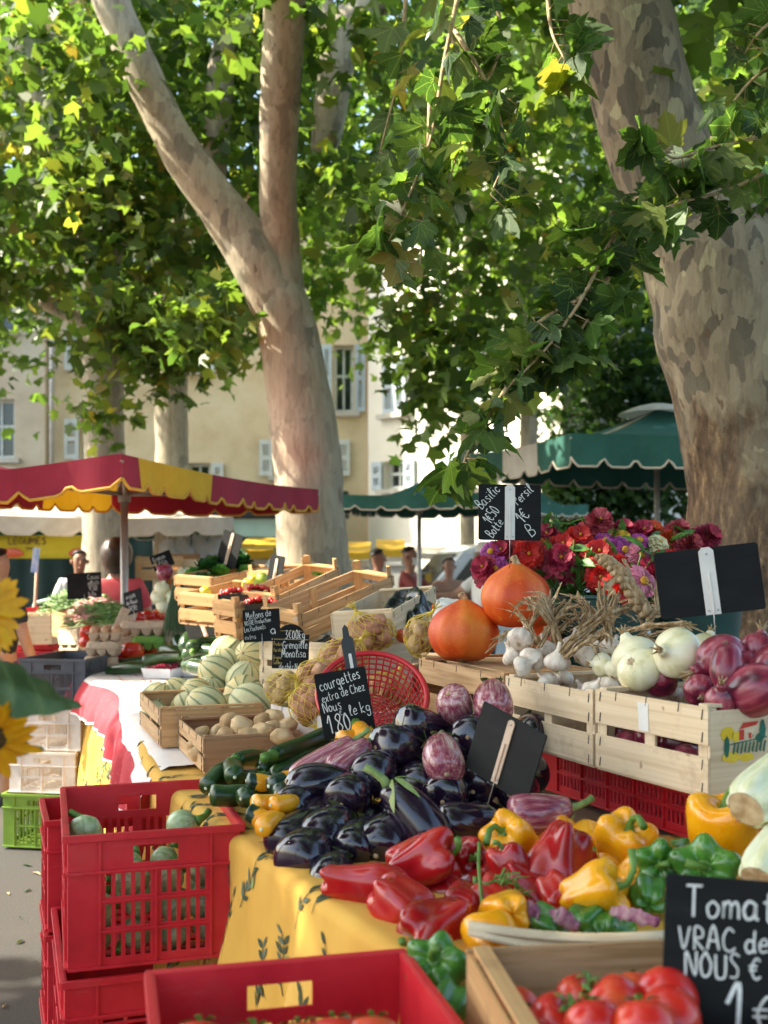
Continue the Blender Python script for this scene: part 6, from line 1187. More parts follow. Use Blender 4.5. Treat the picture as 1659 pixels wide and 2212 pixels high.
for k, (lab, pts, r0) in enumerate([('dry garlic stalk leaning left in front of the upper pumpkin', [(1212, 1408, 3.0), (1196, 1350, 3.0), (1170, 1300, 3.02), (1150, 1288, 3.03)], .0085), ('dry garlic stalk reaching far left over the pumpkin', [(1220, 1392, 2.98), (1190, 1345, 2.97), (1160, 1312, 2.97), (1130, 1298, 2.98)], .0065),
    ('thick dry stalk standing upright in the middle', [(1318, 1392, 2.96), (1312, 1345, 2.96), (1304, 1300, 2.97), (1308, 1262, 2.98)], .0095), ('dry stalk rising to the right from the frayed bulb', [(1214, 1412, 2.94), (1242, 1376, 2.93), (1280, 1346, 2.94), (1308, 1318, 2.96)], .0085), ('second dry stalk fanning right from the frayed bulb', [(1222, 1418, 2.94), (1256, 1392, 2.92), (1292, 1368, 2.92)], .0075),
    ('lower end of the plaited dry stalks', [(1398, 1330, 3.0), (1372, 1290, 3.0), (1350, 1255, 3.02), (1330, 1225, 3.04)], .014), ('dry stalk lying to the right over the white onions', [(1345, 1368, 2.92), (1390, 1352, 2.84), (1440, 1350, 2.80), (1476, 1352, 2.78)], .0095), ('thin dry stalk over the flat white onion', [(1330, 1398, 2.92), (1372, 1378, 2.86), (1430, 1362, 2.82)], .0065),
    ('dry stalk curling at the left by the highest bulb', [(1140, 1400, 3.04), (1148, 1350, 3.06), (1165, 1320, 3.08), (1190, 1300, 3.1)], .0075), ('dry stalk behind the crossing ones', [(1260, 1395, 3.06), (1275, 1340, 3.1), (1262, 1300, 3.12), (1240, 1290, 3.14)], .0075), ('dry stalk bending back behind the upright one', [(1290, 1390, 3.06), (1330, 1330, 3.1), (1360, 1310, 3.12), (1385, 1300, 3.12)], .008), ('dry leaf end hanging left beside the lower pumpkin', [(1128, 1370, 3.1), (1105, 1366, 3.08), (1085, 1378, 3.06)], .005),
    ('dry stalk beside the right end of the plait', [(1402, 1340, 2.98), (1420, 1305, 3.0), (1412, 1270, 3.02)], .0075), ('upright dry stalk by the bucket rim', [(1200, 1385, 3.1), (1186, 1330, 3.12), (1178, 1290, 3.14)], .0075)]): stalk(lab, pts, r0, k)
b = MB(); cen = bez([P(1392, 1322, 2.99), P(1362, 1272, 3.0), P(1330, 1228, 3.02), P(1300, 1206, 3.03)], 12)
for s in range(3):
    b.tube([c+Vector((math.cos(i*.55+s*2.1), .5*math.sin(i*1.1+s), .7*math.sin(i*.55+s*2.1)))*.014 for i, c in enumerate(cen)], [.013*(1-.35*i/len(cen)) for i in range(len(cen))], 7)
tag(b.build('garlic_plait', M['husk']), 'plait of dry garlic stalks leaning up to the flowers', 'garlic plait')
# ---------------------------------------------------------------- melons and potatoes
GM = 'melons in the tan crate'
for i, (u, v, d, s) in enumerate([(338, 1510, 4.30, .76), (384, 1498, 4.36, .74), (425, 1500, 4.30, .76), (457, 1490, 4.42, .72), (447, 1526, 4.08, .92), (468, 1455, 4.46, .86), (494, 1436, 4.60, .82), (489, 1410, 4.85, .84), (551, 1416, 4.60, 1.0), (527, 1468, 4.40, .84), (527, 1500, 4.20, .94), (546, 1524, 4.02, .98), (336, 1544, 4.22, .66), (600, 1374, 4.85, .72), (605, 1438, 4.50, .76), (484, 1492, 4.52, .72), (574, 1476, 4.45, .70), (405, 1530, 4.24, .74)]):
    labs = ['melon at the far left corner of its crate', 'yellowing melon second from the left corner', 'melon third from the left corner', 'orange tinged melon behind the pale front one', 'pale yellow melon at the front, biggest in the lower row', 'orange streaked melon on the upper left of the heap', 'melon behind the orange streaked one', 'melon at the top left of the heap, below the melon slate', 'largest melon on top with its star of green stripes', 'round melon in the middle of the heap', 'striped melon with its blossom scar facing out', 'netted melon at the front right, next to the potatoes', 'small melon low in the left corner', 'whitish melon beside the rounded price board', 'melon under the rounded price board', 'melon in a gap of the heap, shaded', 'dark melon hidden at the right of the heap', 'melon low behind the tan end post']
    put('mel' if i % 2 else 'mel2', labs[i], u, v, d, (rnd.uniform(-.6, .6), rnd.uniform(.1, .8) if i not in (8, 10) else .2, rnd.uniform(-.5, .4) if i not in (8, 10) else .95), s*1.1, rnd.uniform(0, 6), GM)
GPo = 'pale potatoes in the shallow crate'
for i, (u, v, d, s) in enumerate([(432, 1592, 3.62, 1.0), (425, 1610, 3.5, .95), (472, 1584, 3.62, .9), (486, 1590, 3.5, 1.0), (497, 1560, 3.6, 1.0), (523, 1568, 3.46, 1.15), (566, 1580, 3.42, 1.05), (566, 1560, 3.58, 1.0), (592, 1552, 3.6, 1.0), (592, 1574, 3.46, 1.05), (432, 1624, 3.42, .9), (620, 1570, 3.46, 1.0), (540, 1590, 3.4, .95), (460, 1606, 3.46, .95), (610, 1592, 3.38, .9)]):
    labs = ['potato in the back left corner', 'potato below the one in the back left corner', 'potato beside the corner ones', 'flat potato in the left middle', 'potato leaning at the back of the biggest one', 'biggest pale potato on top', 'potato right of the biggest one', 'potato behind the right ones', 'potato at the back right', 'potato in front of the back right one', 'potato lowest on the left against the side board', 'potato at the right end below the white crate', 'potato just over the brown front board', 'potato half sunk in the left middle', 'potato low at the right end of the front board']
    spawn(PROTO['pot%d' % (i % 2)], labs[i]+' of the shallow crate', P(u, v, d), aim((rnd.uniform(.3, 1), rnd.uniform(-.2, .4), rnd.uniform(-.6, .6)), rnd.uniform(0, 6)), s, GPo)
def net_bag(label, c, size, tie, red, seed):
    r = random.Random(seed); n = 7; X, Y, Z = size
    for k in range(n+3):
        a = 2.4*k; q = (k+.5)/(n+3); zz = 1-2*q; rr = math.sqrt(max(0, 1-zz*zz))*.58; p = c+Vector((math.cos(a)*rr*X, math.sin(a)*rr*Y, zz*.55*Z))
        spawn(PROTO[('pot%d' % r.choice([2, 3])) if red else ('pot%d' % r.choice([0, 1, 4]))], 'pink potato inside a yellow net' if red else 'pale potato inside a yellow net', p, aim((r.uniform(-1, 1), r.uniform(-1, 1), r.uniform(-1, 1)), r.uniform(0, 6)), min(X, Y, Z)/.062*1.05, 'pink potatoes in nets' if red else 'pale potatoes in nets')
    b = MB(); T = Vector(tie); N = 15; ax_ = T.normalized(); q_ = ax_.to_track_quat('Z', 'Y'); qi = q_.inverted(); se = seed*1.3
    def S(a, t):                                # t 0 bottom .. 1 tie
        th = math.pi*(.03+.90*t); p = Vector((math.sin(th)*math.cos(a), math.sin(th)*math.sin(a), -math.cos(th))); w_ = q_ @ p; w_ = Vector((w_.x*X, w_.y*Y, w_.z*Z))*(1.03+.10*mnoise.noise(w_*2.2+Vector((se, 0, 0))))
        if t > .86: k = (t-.86)/.14; w_ = w_.lerp(T*1.05, k)
        return c+w_
    for k in range(N):
        for sg in (-1, 1): b.tube([S(2*math.pi*k/N+sg*j*.105, j/18) for j in range(19)], .0011, 4, cap=False)
    t = thing('net_bag', label, 'net bag', c, group='yellow net bags'); inv = Matrix.Translation(-c); o = b.build('net', M['net'], t); o.matrix_parent_inverse = inv
    b = MB(); e = c+T*1.05
    for k in range(14): v = (ax_+Vector((r.uniform(-1, 1), r.uniform(-1, 1), r.uniform(-1, 1)))*.55).normalized(); b.tube([e, e+v*.02, e+v*.042+UP*-.006], [.0016, .0014, .001], 4)
    b.tube([e-ax_*.008, e+ax_*.006], [.006, .005], 8); o = b.build('tuft', M['net'], t); o.matrix_parent_inverse = inv
for lab, u, v, d, sz, tie, red, sd in [('yellow net of pale potatoes next to the melons', 612, 1486, 3.72, (.062, .055, .056), (.07, -.03, .02), False, 1), ('yellow net of pink potatoes leaning on the rounded price board', 688, 1462, 3.70, (.078, .06, .058), (-.07, -.03, -.04), True, 2), ('yellow net of pink potatoes with its tuft down at the white crate rim', 668, 1522, 3.52, (.066, .055, .064), (.03, -.04, -.072), True, 3),
    ('yellow net of pink potatoes behind the courgette slate', 742, 1418, 3.86, (.086, .065, .060), (.06, .0, .06), True, 4), ('highest yellow net of pink potatoes, tied tuft on its upper left', 800, 1366, 3.98, (.088, .066, .066), (-.05, -.02, .078), True, 5), ('yellow net of pale potatoes beside the lower pumpkin', 906, 1374, 3.86, (.052, .05, .072), (.045, -.02, .085), False, 6), ('yellow net of potatoes seen through the lattice of the red basket', 830, 1500, 3.66, (.09, .05, .07), (.05, .03, .08), True, 7)]:
    net_bag(lab, P(u, v, d), sz, tie, red, sd)
# crumpled black plastic, purple fruit and a paper carton behind the pumpkins
b = MB(); c0 = P(868, 1332, 4.35); eb = Vector((.26, .93, .26)).normalized()
def bag_fn(u, v): x, y = (u-.5)*.20, (v-.5)*.40; p = Vector((x, y, 0)); h = .05+.055*mnoise.noise(p*11)+.03*mnoise.noise(p*27); e = min(u, 1-u, v, 1-v)*6; return c0+Vector((.9, -.3, 0)).normalized()*x+eb*y+UP*(h*min(1, e)-.01)
b.surf(bag_fn, 26, 40, 0, False); tag(b.build('plastic_liner', M['black_plastic'], solid=.0008), 'crumpled black plastic liner in the pale tilted crate', 'plastic liner')
b = MB(); c0 = P(725, 1392, 4.32)
b.surf(lambda u, v: c0+Vector((.26*(u-.5), .10*(u-.5)+.14*(v-.5), .04*(u-.5)+.03*mnoise.noise(Vector((u*4, v*4, 3)))*2*min(1, min(u, 1-u, v, 1-v)*6))), 24, 16, 0, False); tag(b.build('plastic_liner', M['black_plastic'], solid=.0008), 'strip of black plastic liner behind the pink potato nets', 'plastic liner')
for i, (u, v, d) in enumerate([(938, 1300, 4.4), (948, 1316, 4.3), (862, 1362, 4.2), (872, 1374, 4.1), (760, 1392, 4.2)]):
    o = spawn(PROTO['orange'], ['purple red nectarine above the white carton', 'purple red nectarine right under the pale crate end', 'red nectarine at the foot of the black liner', 'dark red nectarine beside the pale potato net', 'red nectarine left of the highest net'][i], P(u, v, d), aim((.2, .6, -.3)), .62, 'nectarines'); o.name = 'nectarine'; o['category'] = 'nectarine'
t = thing('paper_carton', 'white paper carton turned over behind the lower pumpkin', 'carton', P(968, 1322, 3.95), quat=aim((.1, .95, .1), .5)); b = MB()
b.surf(lambda u, v: Vector((math.cos(2*math.pi*u)*abs(math.cos(2*math.pi*u))**-.5*(.075-.02*v) if abs(math.cos(2*math.pi*u)) > 1e-6 else 0, math.sin(2*math.pi*u)*abs(math.sin(2*math.pi*u))**-.5*(.055-.015*v) if abs(math.sin(2*math.pi*u)) > 1e-6 else 0, -.04+.08*v+.003*math.sin(u*40))), 40, 5); b.add([(-.052, -.038, .040), (.052, -.038, .040), (.052, .038, .041), (-.052, .038, .041)], [(0, 1, 2, 3)], 0, False); b.build('tray', M['paper'], t, solid=.002)
b = MB(); b.tube([(-.08, 0, -.041), (.08, 0, -.041)], .004, 6); b.build('rim', M['paper'], t)
# ---------------------------------------------------------------- zinnias in their bucket
t = thing('flower_bucket', 'dark green bucket holding the zinnias behind the garlic stalks', 'bucket', (.70, 3.62, 1.21)); b = MB()
lathe(b, [(0, .0), (.11, .0), (.125, .01), (.150, .20), (.158, .272), (.150, .272), (.143, .20), (.118, .012), (0, .011)], 40, 32); b.build('pail', M['bucket'], t)
b = MB(); b.tube([(math.cos(a)*.158, math.sin(a)*.158, .272) for a in [2*math.pi*k/48 for k in range(49)]], .006, 8, cap=False); b.build('rim', M['bucket'], t)
t = thing('flower_bucket', 'second dark green bucket further right behind the blank board', 'bucket', (1.04, 3.72, 1.21)); b = MB(); lathe(b, [(0, .0), (.11, .0), (.125, .01), (.150, .20), (.158, .272), (.150, .272), (.143, .20), (.118, .012), (0, .011)], 40, 32); b.build('pail', M['bucket'], t)
b = MB(); b.tube([(math.cos(a)*.158, math.sin(a)*.158, .272) for a in [2*math.pi*k/48 for k in range(49)]], .006, 8, cap=False); b.build('rim', M['bucket'], t)
FC = {'red': [(.56,.012,.012), (.70,.035,.014)], 'crimson': [(.36,.012,.05), (.52,.05,.10)], 'magenta': [(.34,.03,.22), (.50,.09,.36)], 'pink': [(.60,.13,.22), (.72,.28,.36)], 'coral': [(.50,.05,.08), (.62,.14,.15)], 'orange': [(.68,.06,.01), (.78,.13,.02)], 'yellow': [(.74,.42,.01), (.82,.54,.03)], 'cream': [(.70,.62,.36), (.78,.72,.48)]}
for k, c in FC.items():
    M['fl_'+k] = m = pm(k+'_petal', c, 30, rough=.6, translucent=.2); nt = m.node_tree; g_ = nt.nodes.new('ShaderNodeNewGeometry')
    col = ramp(nt, g_.outputs['Random Per Island'], [(0, [x*.42 for x in c[0]]), (.5, c[0]), (1, [min(.9, x*1.12) for x in c[1]])])
    for n_ in [n for n in nt.nodes if n.type in ('BSDF_PRINCIPLED', 'BSDF_TRANSLUCENT')]: nt.links.new(col, n_.inputs[0])
M['lemon'] = pm('lemon_skin', [(.76,.58,.03), (.82,.66,.08)], 40, rough=.4, bump=.1); M['lime'] = pm('lime_skin', [(.30,.42,.04), (.42,.52,.08)], 40, rough=.4, bump=.1)
M['disc'] = pm('flower_disc', [(.30,.10,.01), (.62,.34,.02)], 260, rough=.8)
def make_zinnia(col, layers, seed):
    r = random.Random(seed); b = MB(); n0 = 21
    for l in range(layers):
        R0 = .050*(1-.62*l/max(1, layers)); z0 = .0042*l; n = n0-l*1
        for k in range(n):
            a = 2*math.pi*k/n+l*.37+r.uniform(-.08, .08); d = Vector((math.cos(a), math.sin(a), 0)); s = Vector((-d.y, d.x, 0)); L = R0*r.uniform(.9, 1.08); wd = L*.115+.0025; up = .12+.17*l; vs = []
            for q, ww in ((.12, .4), (.45, 1.), (.8, 1.1), (1, .55)):
                c = d*L*q+UP*(z0+L*up*q-L*.55*q*q*(.9-.1*l)); vs += [c-s*wd*ww+UP*.0015, c-UP*.0008, c+s*wd*ww+UP*.0015]
            b.add(vs, [(3*i+j, 3*i+j+1, 3*i+j+4, 3*i+j+3) for i in range(3) for j in range(2)], 0, True)
    c = MB(); rd = .012 if layers < 4 else .0045; lathe(c, [(0, .0045*layers+.007), (rd*.7, .0045*layers+.005), (rd, .0045*layers-.001), (0, -.004)], 14, 6)
    s = MB(); s.tube([(0, 0, 0), (.004, 0, -.05), (.002, .004, -.12), (0, 0, -.19)], .0028, 6)
    lf = MB()
    for k in range(4):
        a = k*1.7+seed; d = Vector((math.cos(a), math.sin(a), .25)); sd = Vector((-d.y, d.x, 0)); z = -.05-.03*k; vs = []
        for q, ww in ((0, .1), (.3, 1), (.65, .8), (1, .03)): c_ = d*.062*q+UP*(z-.02*q*q); vs += [c_-sd*.014*ww+UP*.003, c_, c_+sd*.014*ww+UP*.003]
        lf.add(vs, [(3*i+j, 3*i+j+1, 3*i+j+4, 3*i+j+3) for i in range(3) for j in range(2)], 0, True)
    proto('z_'+col, 'zinnia', 'flower', [('petals', b, M['fl_'+col]), ('disc', c, M['disc']), ('stem', s, M['stem_green']), ('leaves', lf, M['leaf_plant'])])
for i, (c, l) in enumerate([('red', 6), ('crimson', 7), ('magenta', 3), ('pink', 2), ('coral', 8), ('orange', 6), ('yellow', 4), ('cream', 4)]): make_zinnia(c, l, i)
for col, u, v, d, s, lab in [('coral', 1290, 1140, 3.78, 1.25, 'large coral zinnia topmost of the bunch'), ('crimson', 1343, 1151, 3.82, 1.0, 'crimson zinnia on top, right of the large coral one'), ('crimson', 1384, 1152, 3.84, 1.05, 'crimson zinnia second to the right on top'), ('orange', 1408, 1148, 3.84, .9, 'orange zinnia on top beside the crimson ones'), ('coral', 1458, 1152, 3.84, .95, 'coral zinnia above the cream one'), ('crimson', 1519, 1168, 3.8, 1.25, 'crimson pink zinnia at the far right above the blank board'),
    ('yellow', 1344, 1164, 3.72, .85, 'single yellow zinnia among the magenta ones'), ('magenta', 1308, 1172, 3.70, 1.05, 'magenta zinnia left of the yellow one'), ('magenta', 1345, 1190, 3.66, 1.15, 'purple magenta zinnia with a golden disc, facing front'), ('magenta', 1380, 1172, 3.70, 1.05, 'magenta zinnia right of the yellow one'), ('pink', 1384, 1199, 3.64, 1.0, 'pale pink zinnia under the magenta ones'), ('cream', 1422, 1176, 3.70, .95, 'cream zinnia at the right of the magenta group'),
    ('red', 1250, 1166, 3.72, 1.2, 'red orange zinnia in the upper middle'), ('red', 1213, 1184, 3.66, 1.15, 'red zinnia left of the upper middle one'), ('red', 1142, 1201, 3.60, 1.35, 'big red zinnia right above the upper pumpkin'), ('red', 1292, 1202, 3.62, 1.3, 'red zinnia under the left magenta one'), ('crimson', 1208, 1212, 3.58, 1.3, 'dark crimson zinnia facing down by the green leaves'), ('magenta', 1062, 1194, 3.62, .95, 'magenta zinnia at the left edge of the bunch'),
    ('crimson', 1088, 1197, 3.64, 1.1, 'crimson zinnia behind the price wire'), ('crimson', 1050, 1232, 3.60, 1.15, 'dark red zinnia lowest on the left, beside the pumpkin'), ('red', 1296, 1243, 3.54, 1.2, 'red zinnia with a ring of yellow, facing front'), ('pink', 1388, 1256, 3.46, 1.2, 'pink zinnia with wide petals over the dry stalks'), ('red', 1340, 1274, 3.48, 1.15, 'red zinnia half hidden behind the plait'), ('crimson', 1184, 1164, 3.76, 1.1, 'dark red zinnia beside the herb board'),
    ('red', 1120, 1176, 3.70, 1.1, 'red zinnia under the herb board'), ('orange', 1440, 1172, 3.78, 1.0, 'orange red zinnia behind the cream one'), ('magenta', 1074, 1228, 3.58, .8, 'small purple zinnia left of the upper pumpkin'), ('coral', 1480, 1180, 3.76, 1.0, 'coral zinnia above the left corner of the blank board'), ('crimson', 1240, 1245, 3.62, 1.0, 'crimson zinnia deep among the leaves'), ('red', 1440, 1215, 3.66, 1.1, 'red zinnia behind the blank board edge'), ('red', 1330, 1225, 3.60, 1.1, 'red zinnia under the purple magenta one'), ('crimson', 1260, 1195, 3.70, 1.0, 'crimson zinnia filling the middle'), ('orange', 1170, 1190, 3.72, 1.0, 'orange zinnia next to the green sprig'), ('crimson', 1410, 1230, 3.62, 1.0, 'crimson zinnia right of the wide petalled pink one'), ('magenta', 1090, 1215, 3.66, .9, 'magenta zinnia behind the crimson one at the wire')]:
    cx = (u-1260)/300
    spawn(PROTO['z_'+col], lab, P(u, v, d), aim((cx*.7+rnd.uniform(-.2, .2), .45+rnd.uniform(-.25, .25)+(1190-v)/160, .85), rnd.uniform(0, 6)), s, 'zinnias in the buckets')
def leafy(label, u, v, d, n, seed, spread=.07, ln=.075):
    r = random.Random(seed); b = MB(); c = P(u, v, d)
    for k in range(n):
        o = Vector((r.uniform(-1, 1), r.uniform(-.4, .4), r.uniform(-1, 1)))*spread; a = Vector((r.uniform(-1, 1), r.uniform(-1, .2), r.uniform(-.3, 1))).normalized(); s = a.orthogonal().normalized(); s = (Matrix.Rotation(r.uniform(0, 6.3), 3, a) @ s); nn = a.cross(s); L = ln*r.uniform(.6, 1.1); vs = []
        for q, ww in ((0, .1), (.25, .85), (.55, 1), (.8, .6), (1, .03)): p = c+o+a*L*q-nn*L*.3*q*q; vs += [p-s*L*.20*ww+nn*.004, p, p+s*L*.20*ww+nn*.004]
        b.add(vs, [(3*i+j, 3*i+j+1, 3*i+j+4, 3*i+j+3) for i in range(4) for j in range(2)], 0, True); b.tube([c+o*.2-UP*.05, c+o], .0025, 5)
    return tag(b.build('leaf_sprig', M['leaf_plant']), label, 'leaves', 'leaf sprigs between the zinnias')
for i, (u, v, d, n, sp, lab) in enumerate([(1200, 1156, 3.76, 10, .05, 'upright green sprig above the red zinnias'), (1166, 1190, 3.66, 9, .05, 'green leaves next to the big red zinnia'), (1252, 1226, 3.56, 14, .07, 'green leaves in the middle of the bunch'), (1215, 1262, 3.6, 22, .10, 'mass of green stems and leaves over the bucket rim, left'), (1280, 1268, 3.6, 18, .09, 'green leaves over the middle of the bucket rim'), (1360, 1240, 3.62, 16, .09, 'leaves behind the dry plait'), (1130, 1230, 3.66, 14, .07, 'leaves behind the upper pumpkin'), (1450, 1200, 3.76, 14, .08, 'leaves by the blank board'), (1400, 1290, 3.66, 12, .08, 'low leaves at the second bucket'), (1310, 1190, 3.76, 20, .12, 'leaves hidden between the upper zinnias')]): leafy(lab, u, v, d, n, i, sp)
# ---------------------------------------------------------------- far table
def on(key, label, u, v, z, ax, s=1, group=None): return spawn(PROTO[key], label, Q(u, v, z), aim(ax, rnd.uniform(0, 6)), s, group)
GB = 'big tomatoes on the far table'
for k, u, v, z, s, lab in [('beef', 284, 1407, 1.06, 1.25, 'big ribbed tomato on top, right of the egg boxes'), ('beef', 248, 1425, 1.01, 1.25, 'big ribbed tomato in front of the egg boxes'), ('beef', 292, 1428, 1.00, 1.15, 'big tomato right of the front ribbed one'), ('orange', 326, 1406, 1.04, 1.1, 'orange tomato behind the cucumbers'), ('orange', 306, 1392, 1.06, .9, 'orange tomato under the green egg box'), ('beef', 190, 1366, 1.16, .95, 'upper of the two tomatoes left of the egg stack'), ('beef', 190, 1388, 1.10, .95, 'lower of the two tomatoes left of the egg stack'),
    ('beef', 320, 1332, 1.22, .95, 'tomato behind the egg boxes, middle'), ('beef', 299, 1335, 1.22, .9, 'tomato behind the egg boxes, left'), ('beef', 345, 1331, 1.22, .9, 'tomato behind the egg boxes, right'), ('beef', 260, 1370, 1.13, 1.0, 'tomato between the open egg box and the upright lid'), ('orange', 398, 1383, 1.08, .8, 'orange tomato by the flat black board')]:
    on(k, lab, u, v, z, (rnd.uniform(-.3, .3), .8, -.3), s, GB)
def make_carton(key, mat, lid=True, eggs=False):
    b = MB(); L, W = .155, .105
    def cup(u, v, dz): x, y = (u-.5)*L, (v-.5)*W; h = (abs(math.sin(3*math.pi*u))*abs(math.sin(2*math.pi*v)))**.5; return Vector((x*(1-.05*(1-h)), y, .042-.040*h+dz))
    b.surf(lambda u, v: cup(u, v, 0), 30, 20, 0, False, flip=True); b.box((0, 0, .043), (L+.012, W+.012, .003)); parts = [('cup_tray', b, M[mat])]
    if lid:
        c = MB(); prof = [(1, 0), (.98, .3), (.93, .75), (.86, .97), (.5, 1), (0, 1.0)]
        def lf(u, t):
            k, h = interp(prof, t); a = 2*math.pi*u; cx, sx = math.cos(a), math.sin(a); e = max(abs(cx), abs(sx)); q = (abs(cx)**5+abs(sx)**5)**-.2; bump = .004*abs(math.sin(3*a)) if t > .4 else 0
            return Vector((cx*q*L/2*k, sx*q*W/2*k, .0455+h*.032-bump))
        c.surf(lf, 48, 10); parts.append(('lid', c, M[mat]))
    if eggs:
        for i in range(3):
            for j in range(2): e = MB(); lathe(e, [(math.sin(math.pi*k/10)*.021, -math.cos(math.pi*k/10)*.027) for k in range(11)], 16, 10); e.v = [(x+(i-1)*.05, y+(j-.5)*.05, z+.048) for x, y, z in e.v]; parts.append(('egg', e, M['egg']))
    proto(key, 'egg_box', 'egg box', parts)
make_carton('ebox', 'carton'); make_carton('ebox_green', 'carton_green'); make_carton('ebox_open', 'carton', False, True)
GE = 'egg boxes on the far table'
for k, u, v, d_, rz, lab in [('ebox', 219, 1452, 6.45, .1, 'bottom egg box of the three box stack'), ('ebox', 225, 1419, 6.45, -.05, 'middle egg box of the three box stack'), ('ebox_open', 229, 1386, 6.45, .08, 'open egg box with brown eggs on top of the stack'), ('ebox', 274, 1408, 6.75, .1, 'lower grey pink egg box behind the big tomato'), ('ebox_green', 323, 1406, 6.7, .0, 'green egg box at the back of the tomatoes'), ('ebox', 296, 1376, 6.7, .05, 'egg box with a pale label, left of the two upper ones'), ('ebox', 345, 1375, 6.7, -.04, 'egg box with a pale label, right of the two upper ones'), ('ebox', 370, 1400, 6.75, -.3, 'egg box tilted beside the chives')]:
    spawn(PROTO[k], lab, P(u, v, d_), None, 1.25, GE, rz)
riser('low board lifting the egg boxes behind the tomatoes', (P(320, HV, 6.9).x, 6.92, TZ), (.50, .26, .06), -.1)
b = MB(); b.box((0, 0, 0), (.11, .012, .17), Matrix.Rotation(R(24), 3, 'Y')); o = b.build('carton_flap', M['carton'], bevel=.006, loc=P(269, 1344, 6.9)); tag(o, 'upright open carton flap leaning between the egg boxes and the beans', 'carton flap')
for i, (u, v, d_) in enumerate([(297, 1349, 6.7), (346, 1348, 6.7)]):
    b = MB(); b.box((0, 0, 0), (.12, .07, .002)); tag(b.build('egg_label', M['paper'], loc=P(u, v, d_)), ['pale printed sheet on the left upper egg box', 'pale printed sheet on the right upper egg box'][i], 'label')
GCu = 'dark cucumbers on the far table'
for a, b_, s, lab in [((228, 1448, 6.25), (330, 1437, 6.1), 1.0, 'cucumber lying lowest along the white cloth edge'), ((312, 1426, 6.1), (400, 1416, 6.0), 1.05, 'light stemmed cucumber under the heap'), ((348, 1400, 6.2), (400, 1413, 6.0), 1.0, 'short cucumber end pointing up left'), ((376, 1382, 6.3), (404, 1412, 6.05), 1.0, 'short cucumber leaning down beside the flat board'),
    ((400, 1412, 5.8), (480, 1404, 5.7), 1.25, 'thick dark cucumber in front of the curved one'), ((396, 1432, 5.8), (500, 1428, 5.6), 1.15, 'dark cucumber at the foot of the heap'), ((410, 1446, 5.6), (500, 1446, 5.4), 1.15, 'dark cucumber behind the raspberries'), ((470, 1384, 5.9), (530, 1408, 5.6), 1.1, 'dark cucumber sloping to the melons'), ((250, 1438, 6.5), (340, 1424, 6.4), .95, 'cucumber behind the lowest one')]:
    span('cuc', lab, a, b_, .36, s, GCu, rnd.uniform(0, 6))
for i, pts in enumerate([[(402, 1408, 5.8), (404, 1385, 5.85), (425, 1370, 5.9), (465, 1366, 5.9), (500, 1372, 5.85), (524, 1392, 5.7)], [(416, 1406, 5.7), (420, 1394, 5.75), (440, 1384, 5.8), (480, 1382, 5.8), (510, 1396, 5.7)]]):
    cen = bez([P(*p) for p in pts], 6); n = len(cen); t = thing('cucumber', ['long cucumber curved in an arch over the heap', 'second arched cucumber inside the first'][i], 'courgette', cen[n//2], group=GCu); inv = Matrix.Translation(-t.location)
    b = MB(); b.tube(cen, [.040*max(.2, min(1, (k+.4)*.5, (n-k-.6)*.5)) for k in range(n)], 16); o = b.build('body', M['zucchini'], t); o.matrix_parent_inverse = inv; b = MB(); e = cen[0]; dd = (cen[0]-cen[1]).normalized(); b.tube([e-dd*.005, e+dd*.03], [.016, .013], 6); o = b.build('stem', M['stem_green'], t); o.matrix_parent_inverse = inv
for i, (u, v, d) in enumerate([(349, 1450, 6.05), (398, 1446, 5.85)]):
    t = thing('raspberry_punnet', ['left clear punnet of raspberries on the white cloth', 'right clear punnet of raspberries by the melon crate'][i], 'punnet', Q(u, v+14, TZ+.016)+Vector((0, .03, 0)), rz=-.35, group='raspberry punnets', scale=1.15); b = MB()
    b.panel([-.07, .07], [0, .045], lambda i, j: True, .002, lambda x, y, z: (x*(1+z*2.4), -.05-z*.3+y, z)); b.panel([-.07, .07], [0, .045], lambda i, j: True, .002, lambda x, y, z: (x*(1+z*2.4), .05+z*.3-y, z)); b.panel([-.05, .05], [0, .045], lambda i, j: True, .002, lambda x, y, z: (-.07-z*.3+y, x*(1+z*2.4), z)); b.panel([-.05, .05], [0, .045], lambda i, j: True, .002, lambda x, y, z: (.07+z*.3-y, x*(1+z*2.4), z)); b.box((0, 0, .001), (.14, .10, .002)); b.build('tray', M['punnet'], t)
    b = MB()
    for k in range(26): x, y = rnd.uniform(-.062, .062), rnd.uniform(-.042, .042); z = .032+.022*(1-(x/.07)**2)+rnd.uniform(-.004, .006); b.surf(lambda u_, v_: Vector((x+math.cos(6.283*u_)*math.sin(math.pi*v_)*.0105, y+math.sin(6.283*u_)*math.sin(math.pi*v_)*.0105, z-math.cos(math.pi*v_)*.011)), 9, 6)
    o = b.build('raspberries', M['raspberry'], t); o['kind'] = 'stuff'
# chives bunch, beans, salads, figs, small fruit, lemons
def blades(name, label, cat, c, n, h, spread, mat, seed, rr=.0022, arch=.5, kind=None, flat=False, up=1):
    r = random.Random(seed); b = MB()
    for k in range(n):
        a = r.uniform(0, 6.3); q = spread*math.sqrt(r.random()); p0 = c+Vector((math.cos(a)*q*.3, math.sin(a)*q*.3, 0)); p2 = c+Vector((math.cos(a)*q, math.sin(a)*q, h*r.uniform(.7, 1.05)*up)); p1 = (p0+p2)/2+Vector((-math.cos(a)*q*.15, 0, h*.06)); b.tube(bez([p0, p1, p2], 4), [rr*(1-.6*i/8) for i in range(9)], 4)
    o = b.build(name, mat); return tag(o, label, cat, kind=kind)
cB = P(384, 1252, 6.35); blades('chive_bunch', 'hanging bunch of dark green chives beside the white onions', 'herb bunch', cB, 170, .34, .10, M['chive'], 3, .0030, up=-1)
